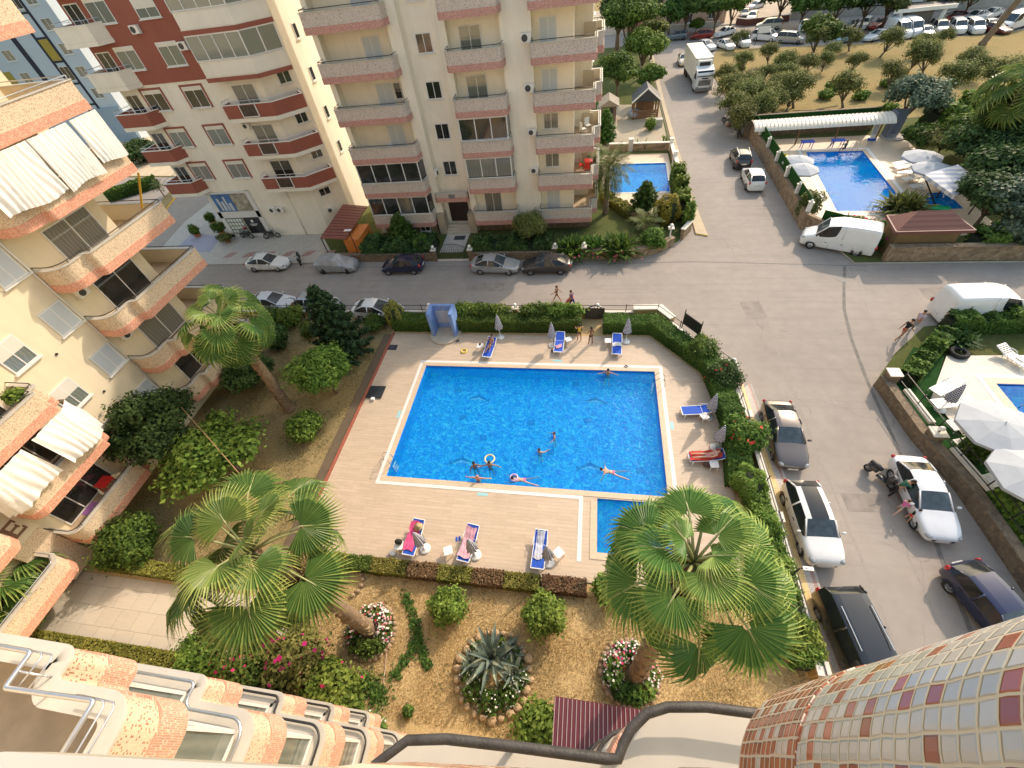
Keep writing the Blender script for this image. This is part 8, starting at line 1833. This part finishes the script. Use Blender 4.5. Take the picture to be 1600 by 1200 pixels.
def person(label, loc, rz, pose, skin='tan', hair='dark', top=None, bottom=None, h=1.66, long=True, legs=False, sleeves=True):
    k = h / 1.7; R_ = math.radians; lean = R_(pose.get('lean', 0)); u = Vector((math.sin(lean), 0, math.cos(lean))); f = Vector((math.cos(lean), 0, -math.sin(lean))); Y_ = Vector((0, 1, 0))
    P, E, Rr, ix = [], [], [], {}
    def add(n, p, r, frm=None):
        ix[n] = len(P); P.append(Vector(p)); Rr.append(r)
        if frm: E.append((ix[frm], ix[n]))
    add('pel', (0, 0, 0), .115); add('wai', u * .2, .10, 'pel'); add('che', u * .40, .125, 'wai'); add('nec', u * .545, .05, 'che'); hn = (u + f * math.tan(R_(pose.get('nod', 0)))).normalized()
    add('chin', P[ix['nec']] + hn * .08 + f * .015, .072, 'nec'); add('hea', P[ix['nec']] + hn * .17, .088, 'chin')
    for s, n in ((1, 'l'), (-1, 'r')):
        a, b, e = [R_(q) for q in pose.get(n + 'a', (5, 10, 10))]; T = lambda a_, b_: f * (math.sin(a_) * math.cos(b_)) + Y_ * (s * math.sin(b_)) - u * (math.cos(a_) * math.cos(b_))
        sh = u * .46 + Y_ * s * .165; d1, d2 = T(a, b), T(a + e, b * .8); add(n + 'sh', sh, .058, 'che'); add(n + 'el', sh + d1 * .28, .04, n + 'sh'); add(n + 'wr', P[-1] + d2 * .24, .027, n + 'el'); add(n + 'pa', P[-1] + d2 * .07, .034, n + 'wr')
        side = d2.cross(Y_ if abs(d2.y) < .8 else u).normalized(); crl = d2.cross(side); pa = P[ix[n + 'pa']]
        for q, (o_, l) in enumerate(((-.03, .065), (-.01, .08), (.01, .078), (.03, .06))): add(n + 'f%d' % q, pa + d2 * l * .6 + side * o_, .0095, n + 'pa'); add(n + 'g%d' % q, P[-1] + d2 * l * .5 + crl * .012 + side * o_ * .2, .008, n + 'f%d' % q)
        add(n + 'th', pa - d2 * .02 + side * .05, .011, n + 'pa')
        a, b, e = [R_(q) for q in pose.get(n + 'l', (0, 4, 3))]; V = lambda a_: Vector((math.sin(a_) * math.cos(b), s * math.sin(b), -math.cos(a_) * math.cos(b)))
        add(n + 'hi', (0, s * .085, -.06), .082, 'pel'); add(n + 'kn', P[-1] + V(a) * .40, .055, n + 'hi'); add(n + 'ca', P[-1] + V(a - e) * .14, .052, n + 'kn'); add(n + 'an', P[ix[n + 'kn']] + V(a - e) * .40, .034, n + 'ca'); fa = a - e + R_(pose.get('toe', 90)); add(n + 'fo', P[-1] + V(a - e) * .03 + Vector((math.sin(fa) * .15, 0, -math.cos(fa) * .15)), .032, n + 'an')
    pm = Matrix.Rotation(R_(pose.get('pitch', 0)), 3, 'Y') @ Matrix.Rotation(R_(pose.get('roll', 0)), 3, 'X')
    P = [pm @ p * k for p in P]; Rr = [r * k for r in Rr]
    o = skin_obj('person', P, E, Rr, SKINM[skin], None, 0, 1); o.location = loc; o.rotation_euler = (0, 0, rz); tag(o, label, 'person')
    def cover(name, chain, m, ex, over={}):
        ns = []; [ns.append(a) for e in chain for a in e if a not in ns]; pts = [over.get(n_, P[ix[n_.split('~')[0]]] if '~' not in n_ else P[ix[n_.split('~')[0]]].lerp(P[ix[n_.split('~')[1]]], float(n_.split('~')[2]))) for n_ in ns]; rr = [Rr[ix[n_.split('~')[0]]] * ex if '~' not in n_ else (Rr[ix[n_.split('~')[0]]] * (1 - float(n_.split('~')[2])) + Rr[ix[n_.split('~')[1]]] * float(n_.split('~')[2])) * ex for n_ in ns]
        skin_obj(name, pts, [(ns.index(a), ns.index(b)) for a, b in chain], rr, m, o, 0, 1)
    if bottom: cover('trousers' if legs else 'swimwear' if top is None or top == 'bikini' else 'shorts', [('pel', 'lhi'), ('pel', 'rhi'), ('lhi', 'lhi~lkn~%.2f' % (.3 if not legs else .99)), ('rhi', 'rhi~rkn~%.2f' % (.3 if not legs else .99))] + ([('lhi~lkn~0.99', 'lca'), ('rhi~rkn~0.99', 'rca'), ('lca', 'lan'), ('rca', 'ran')] if legs else []) + [('pel', 'pel~wai~0.35')], CL[bottom], 1.13)
    if top == 'bikini': cover('swimwear', [('wai~che~0.72', 'wai~che~1.00')], CL[bottom], 1.1)
    elif top: cover('shirt', [('pel~wai~0.10', 'wai'), ('wai', 'che'), ('che', 'che~nec~0.55')] + ([('che', 'lsh'), ('che', 'rsh'), ('lsh', 'lsh~lel~0.70'), ('rsh', 'rsh~rel~0.70')] if sleeves else []), CL[top], 1.16)
    H = P[ix['hea']]; hd = pm @ hn; fw = pm @ f; sd = pm @ Y_; Q = Matrix((fw, sd, hd)).transposed().to_4x4()
    M = Matrix.Translation(H) @ Q
    if hair:
        mb = MB(); mb.lathe([(.098 * k * math.cos(t), .098 * k * math.sin(t) * 1.05) for t in (-.25, .1, .5, .9, 1.3, 1.55)], 14, M=M @ Matrix.Translation((-.022 * k, 0, .008 * k)))
        if long: mb.ball(tuple(M @ Vector((-.085 * k, 0, -.05 * k))), .07 * k, 10, 0, (.8, 1, 1.2))
        mb.build('hair', HAIRM[hair], o, True)
    for s in (-1, 1): MB().ball(tuple(M @ Vector((.082 * k, s * .034 * k, -.03 * k))), .012 * k, 8).build('eye', HAIRM['dark'], o, True); MB().ball(tuple(M @ Vector((0, s * .09 * k, -.035 * k))), .024 * k, 8, 0, (.7, .5, 1.1)).build('ear', SKINM[skin], o, True)
    MB().ball(tuple(M @ Vector((.098 * k, 0, -.055 * k))), .016 * k, 8, 0, (1, .8, 1.4)).build('nose', SKINM[skin], o, True); MB().ball(tuple(M @ Vector((.088 * k, 0, -.095 * k))), .02 * k, 8, 0, (.4, 1.1, .35)).build('mouth', CL['red'], o, True)
    return o
def stand(label, px, py, rz, pose=None, gz=DZ, h=1.66, **kw): q = site(px, py, gz); return person(label, (q.x, q.y, gz + .885 * h / 1.7 + .0), rad(rz), pose or {}, h=h, **kw)
def wade(label, px, py, rz, pose=None, h=1.6, **kw): q = site(px, py, .25); return person(label, (q.x, q.y, -.99 + .885 * h / 1.7), rad(rz), pose or {}, h=h, **kw)
def reclined(label, px, py, rz, zz, knee=True, **kw): q = site(px, py, zz); return person(label, (q.x, q.y, zz), rad(rz), dict(pitch=-58, la=(20, 14, 30), ra=(35, 10, 60), ll=(38 if not knee else 75, 4, 6 if not knee else 75), rl=(34, 5, 6), toe=60, nod=20), **kw)
reclined('sunbather with dark hair lying back on the far left blue lounger', 766, 538, -96, DZ + .52, skin='dark', bottom='black', top='bikini')
reclined('woman sunbathing on the red towel of the right hand lounger', 1107, 711, 186, DZ + .50, skin='fair', bottom='pink', top='bikini', knee=False)
stand('woman in a yellow top standing by the garden gate with her back to the pool', 905, 532, 95, dict(la=(20, 12, 60), ra=(20, 12, 60)), top='yellow', bottom='black', sleeves=False)
stand('woman in a dark bikini standing by the garden gate', 923, 537, 120, dict(la=(10, 30, 70), ra=(5, 12, 15), ll=(6, 5, 8)), top='bikini', bottom='black', skin='dark')
wade('bather raising both arms at the far wall of the pool', 950, 582, -95, dict(la=(20, 75, 95), ra=(30, 70, 80)), skin='tan', bottom='navy')
wade('bather standing in the middle of the pool, farther of two', 866, 679, -160, dict(la=(45, 30, 40), ra=(20, 40, 50)), skin='red', bottom='red', hair='brown', long=False, h=1.5)
wade('bather standing in the middle of the pool reaching right, nearer of two', 843, 704, 60, dict(la=(30, 20, 30), ra=(70, 30, 20)), skin='fair', bottom='navy', long=False, h=1.45)
wade('bather in the near left of the pool shading the eyes', 741, 727, -60, dict(la=(20, 35, 120), ra=(10, 30, 60)), skin='dark', bottom='black', long=False, h=1.6)
wade('woman in a dark bikini holding a pale swim ring behind her head', 765, 726, -85, dict(la=(25, 70, 100), ra=(25, 70, 100)), skin='tan', bottom='black', top='bikini', h=1.6)
q = site(764, 722, .36); o = MB().tube([(.29 * math.cos(t_), .29 * math.sin(t_), 0) for t_ in [2 * PI * i / 28 for i in range(28)]], .05, 8, closed=True).build('swim_ring', mat('pale_yellow_vinyl', (.68, .62, .34), .3, .2, 4), smooth=True); o.location = (q.x, q.y + .22, .36); tag(o, 'pale yellow swim ring behind the head of the woman in the dark bikini', 'swim ring')
wade('sunburnt bald man resting his arms along the near wall of the pool', 747, 748, 90, dict(la=(35, 88, 4), ra=(35, 88, 4)), skin='red', hair=None, bottom='navy', h=1.7)
def swim(label, px, py, rz, **kw): q = site(px, py, .03); return person(label, (q.x, q.y, .0), rad(rz), dict(pitch=86, la=kw.pop('la', (150, 35, 15)), ra=kw.pop('ra', (120, 60, 15)), ll=(-6, 14, 8), rl=(4, 16, 14), toe=30, nod=-35), **kw)
swim('woman in a pink swimsuit floating on a small ring at the near wall', 818, 750, 178, skin='fair', hair='dark', bottom='pink', la=(160, 10, 20), ra=(160, 10, 20))
q = site(803, 746, .1); o = MB().tube([(.21 * math.cos(t_), .21 * math.sin(t_), 0) for t_ in [2 * PI * i / 24 for i in range(24)]], .05, 8, closed=True).build('swim_ring', mat('lilac_vinyl', (.55, .40, .66), .3, .2, 4), smooth=True); o.location = (q.x, q.y, .1); tag(o, 'lilac swim ring held by the woman at the near pool wall', 'swim ring')
swim('woman in a pink swimsuit swimming with spread arms at the near right of the pool', 957, 738, 172, skin='fair', hair='dark', bottom='pink', la=(130, 75, 10), ra=(120, 80, 10))
wade('bather in the small pool of the pale apartment block', 1014, 292, -90, dict(la=(20, 60, 40), ra=(30, 50, 60)), skin='red', bottom='black')
stand('woman in black striding along the street pulling a suitcase', 870, 472, 168, dict(ra=(-40, 14, 5), la=(25, 8, 30), ll=(24, 3, 4), rl=(-22, 3, 14)), gz=0, top='black', bottom='black', skin='tan', sleeves=False, hair='brown')
stand('person in purple following the woman with the suitcase', 894, 480, 150, dict(lean=12, ll=(18, 3, 6), rl=(-20, 3, 16)), gz=0, top='purple', bottom='navy', legs=True)
q = site(882, 466, .45); su = thing('suitcase', 'red rolling suitcase pulled along the street behind the woman in black', 'suitcase', (q.x, q.y, 0), rad(-12)); M = Matrix.Rotation(rad(35), 4, 'Y'); MB().box((.18, 0, .5), (.3, .5, .75), 0, 0, M).build('shell', mat('suitcase_red', (.42, .03, .02), .4, .1, 6), su); MB().tube([M @ Vector((.06, s_ * .15, z_)) for s_, z_ in ((-1, .85), (-1, 1.2), (1, 1.2), (1, .85))], .015, 6).build('handle', IRON, su); [MB().ball(tuple(M @ Vector((.1, s_ * .2, .09))), .05, 8).build('wheel', TYRE, su) for s_ in (-1, 1)]
stand('man in a black shirt and red shorts walking beside the diagonal hedge', 1403, 530, 20, dict(lean=6, ll=(24, 3, 6), rl=(-24, 3, 16), la=(-20, 8, 12), ra=(25, 8, 20)), gz=0, h=1.78, top='black', bottom='red', long=False)
stand('man in a pale shirt walking just ahead of the man in red shorts', 1422, 516, 25, dict(lean=6, ll=(22, 3, 6), rl=(-22, 3, 16), la=(20, 8, 20), ra=(-20, 8, 12)), gz=0, h=1.75, top='lilac', bottom='grey', legs=True, long=False)
stand('woman in a dark green top and black trousers bending at the silver white car', 1389, 772, 0, dict(lean=38, la=(70, 10, 20), ra=(75, 10, 15), ll=(8, 5, 6), rl=(-6, 5, 4)), gz=0, top='green', bottom='black', legs=True)
stand('child in a pink shirt and grey shorts stepping towards the silver white car', 1398, 800, 30, dict(lean=15, la=(50, 10, 20), ra=(20, 10, 40), ll=(25, 4, 10), rl=(-25, 4, 30)), gz=0, h=1.25, top='pink', bottom='grey', skin='fair', hair='brown')
stand('small child with pink shoes crouching by the front wheel of the silver white car', 1414, 812, 20, dict(lean=30, la=(60, 10, 30), ra=(60, 10, 30), ll=(20, 6, 30), rl=(10, 6, 20)), gz=0, h=1.1, top='black', bottom='red', skin='fair')
q = site(1317, 222, .9); person('person in a green shirt seated at the right table under the long canopy', (q.x, q.y - .9, .62), rad(100), dict(ll=(88, 8, 88), rl=(88, 8, 88), la=(50, 5, 40), ra=(50, 5, 40)), top='green', bottom='navy', skin='tan')
motorbike('small dark moped standing beside the woman in the green top', 1371, 748, rad(-55), DGR, True)
# ------------------------------------------------------------------ things left on balconies
def chair_set(label, x, y, z, m, n=2, tl='table'):
    t = thing('table', label, 'table', (x, y, z)); MB().box((0, 0, .7), (.75, .75, .05)).build('table_top', m, t); [MB().tube([(a * .28, b_ * .28, .7), (a * .33, b_ * .33, 0)], .03, 6).build('leg', m, t) for a in (-1, 1) for b_ in (-1, 1)]
def chair(label, x, y, z, rz, m):
    t = thing('plastic_chair', label, 'chair', (x, y, z), rz); MB().box((0, 0, .43), (.46, .46, .04)).build('seat', m, t); MB().box((-.22, 0, .72), (.04, .44, .5)).build('backrest', m, t); [MB().tube([(a * .2, b_ * .2, .43), (a * .24, b_ * .24, 0)], .025, 6).build('leg', m, t) for a in (-1, 1) for b_ in (-1, 1)]
RDPL = mat('red_plastic', (.62, .02, .015), .35, .05, 3); CRM = mat('cream_plastic', (.62, .55, .40), .4, .05, 3); z1 = ccap[1] - .97
chair_set('red plastic table on a balcony of the pale block', -.35, 42.4, z1, RDPL); chair('red plastic chair left of the red table', -1.0, 42.2, z1, 0, RDPL); chair('red plastic chair in front of the red table', -.4, 41.5, z1, rad(80), RDPL)
chair('white plastic chair on the balcony above the red table', -.9, 41.9, ccap[2] - .97, rad(30), PLAST); chair('white plastic chair at the edge of the balcony above the red table', -.5, 42.7, ccap[2] - .97, rad(-60), PLAST); chair('white chair on the left balcony above the glazed galleries', -18.2, 39.8, ccap[2] - .97, rad(-60), PLAST)
z2 = caps[0] - .97; chair_set('table with a purple cloth on the lowest left balcony', -26.6, 6.8, z2, mat('purple_cloth', (.25, .10, .30), .9, .4, 8)); chair('cream chair at the far end of the lowest left balcony', -26.7, 9.0, z2, rad(120), CRM); chair('cream chair between the tables of the lowest left balcony', -26.6, 7.9, z2, rad(60), CRM); chair_set('red covered table on the lowest left balcony', -27.3, 8.4, z2, RDPL)
q = site(24, 600, caps[2] + .1); bush('potted_plant', 'leafy potted plant on the corner of the left balcony', -26.4, 9.3, .45, .8, LF['bright'], 300, .16, z0=caps[2] - .2, cat='plant'); bush('potted_plant', 'dark potted plants along the left balcony floor', -26.7, 8.0, .55, .8, LF['dark'], 400, .16, z0=caps[2] - 1.0, cat='plant')
# ------------------------------------------------------------------ daylight and camera
SUN_AZ, SUN_EL = rad(55), rad(34)
W = bpy.data.worlds.new('World'); SC.world = W; W.use_nodes = True
wt = W.node_tree; bg = wt.nodes['Background']; sky = wt.nodes.new('ShaderNodeTexSky'); sky.sky_type = 'NISHITA'; sky.sun_disc = False
sky.sun_elevation = SUN_EL; sky.sun_rotation = PI / 2 - SUN_AZ; sky.air_density = 2.0; sky.dust_density = 3.0; sky.ozone_density = 1.0
wt.links.new(sky.outputs[0], bg.inputs[0]); bg.inputs[1].default_value = .26
sl = bpy.data.lights.new('sun', 'SUN'); sl.energy = 3.9; sl.angle = rad(1.0); sl.color = (1.0, .83, .66)
so = bpy.data.objects.new('sun', sl); COL.objects.link(so)
sd = Vector((math.cos(SUN_AZ) * math.cos(SUN_EL), math.sin(SUN_AZ) * math.cos(SUN_EL), math.sin(SUN_EL)))
so.rotation_euler = sd.to_track_quat('Z', 'Y').to_euler(); so.location = sd * 80
cd = bpy.data.cameras.new('camera'); cam = bpy.data.objects.new('camera', cd); COL.objects.link(cam)
cd.sensor_width = 36.0; cd.lens = 36.0 * F_PX / 1600; cd.clip_start = .05; cd.clip_end = 3000
cam.matrix_world = Matrix.Translation((0, 0, EYE)) @ CAM_M.to_4x4()
SC.camera = cam
SC.view_settings.view_transform = 'Standard'; SC.view_settings.look = 'None'; SC.view_settings.exposure = 0; SC.view_settings.gamma = 1
SC.cycles.max_bounces = 6; SC.cycles.diffuse_bounces = 4; SC.cycles.transparent_max_bounces = 10; SC.cycles.use_denoising = True
SC.cycles.sample_clamp_indirect = 6.0
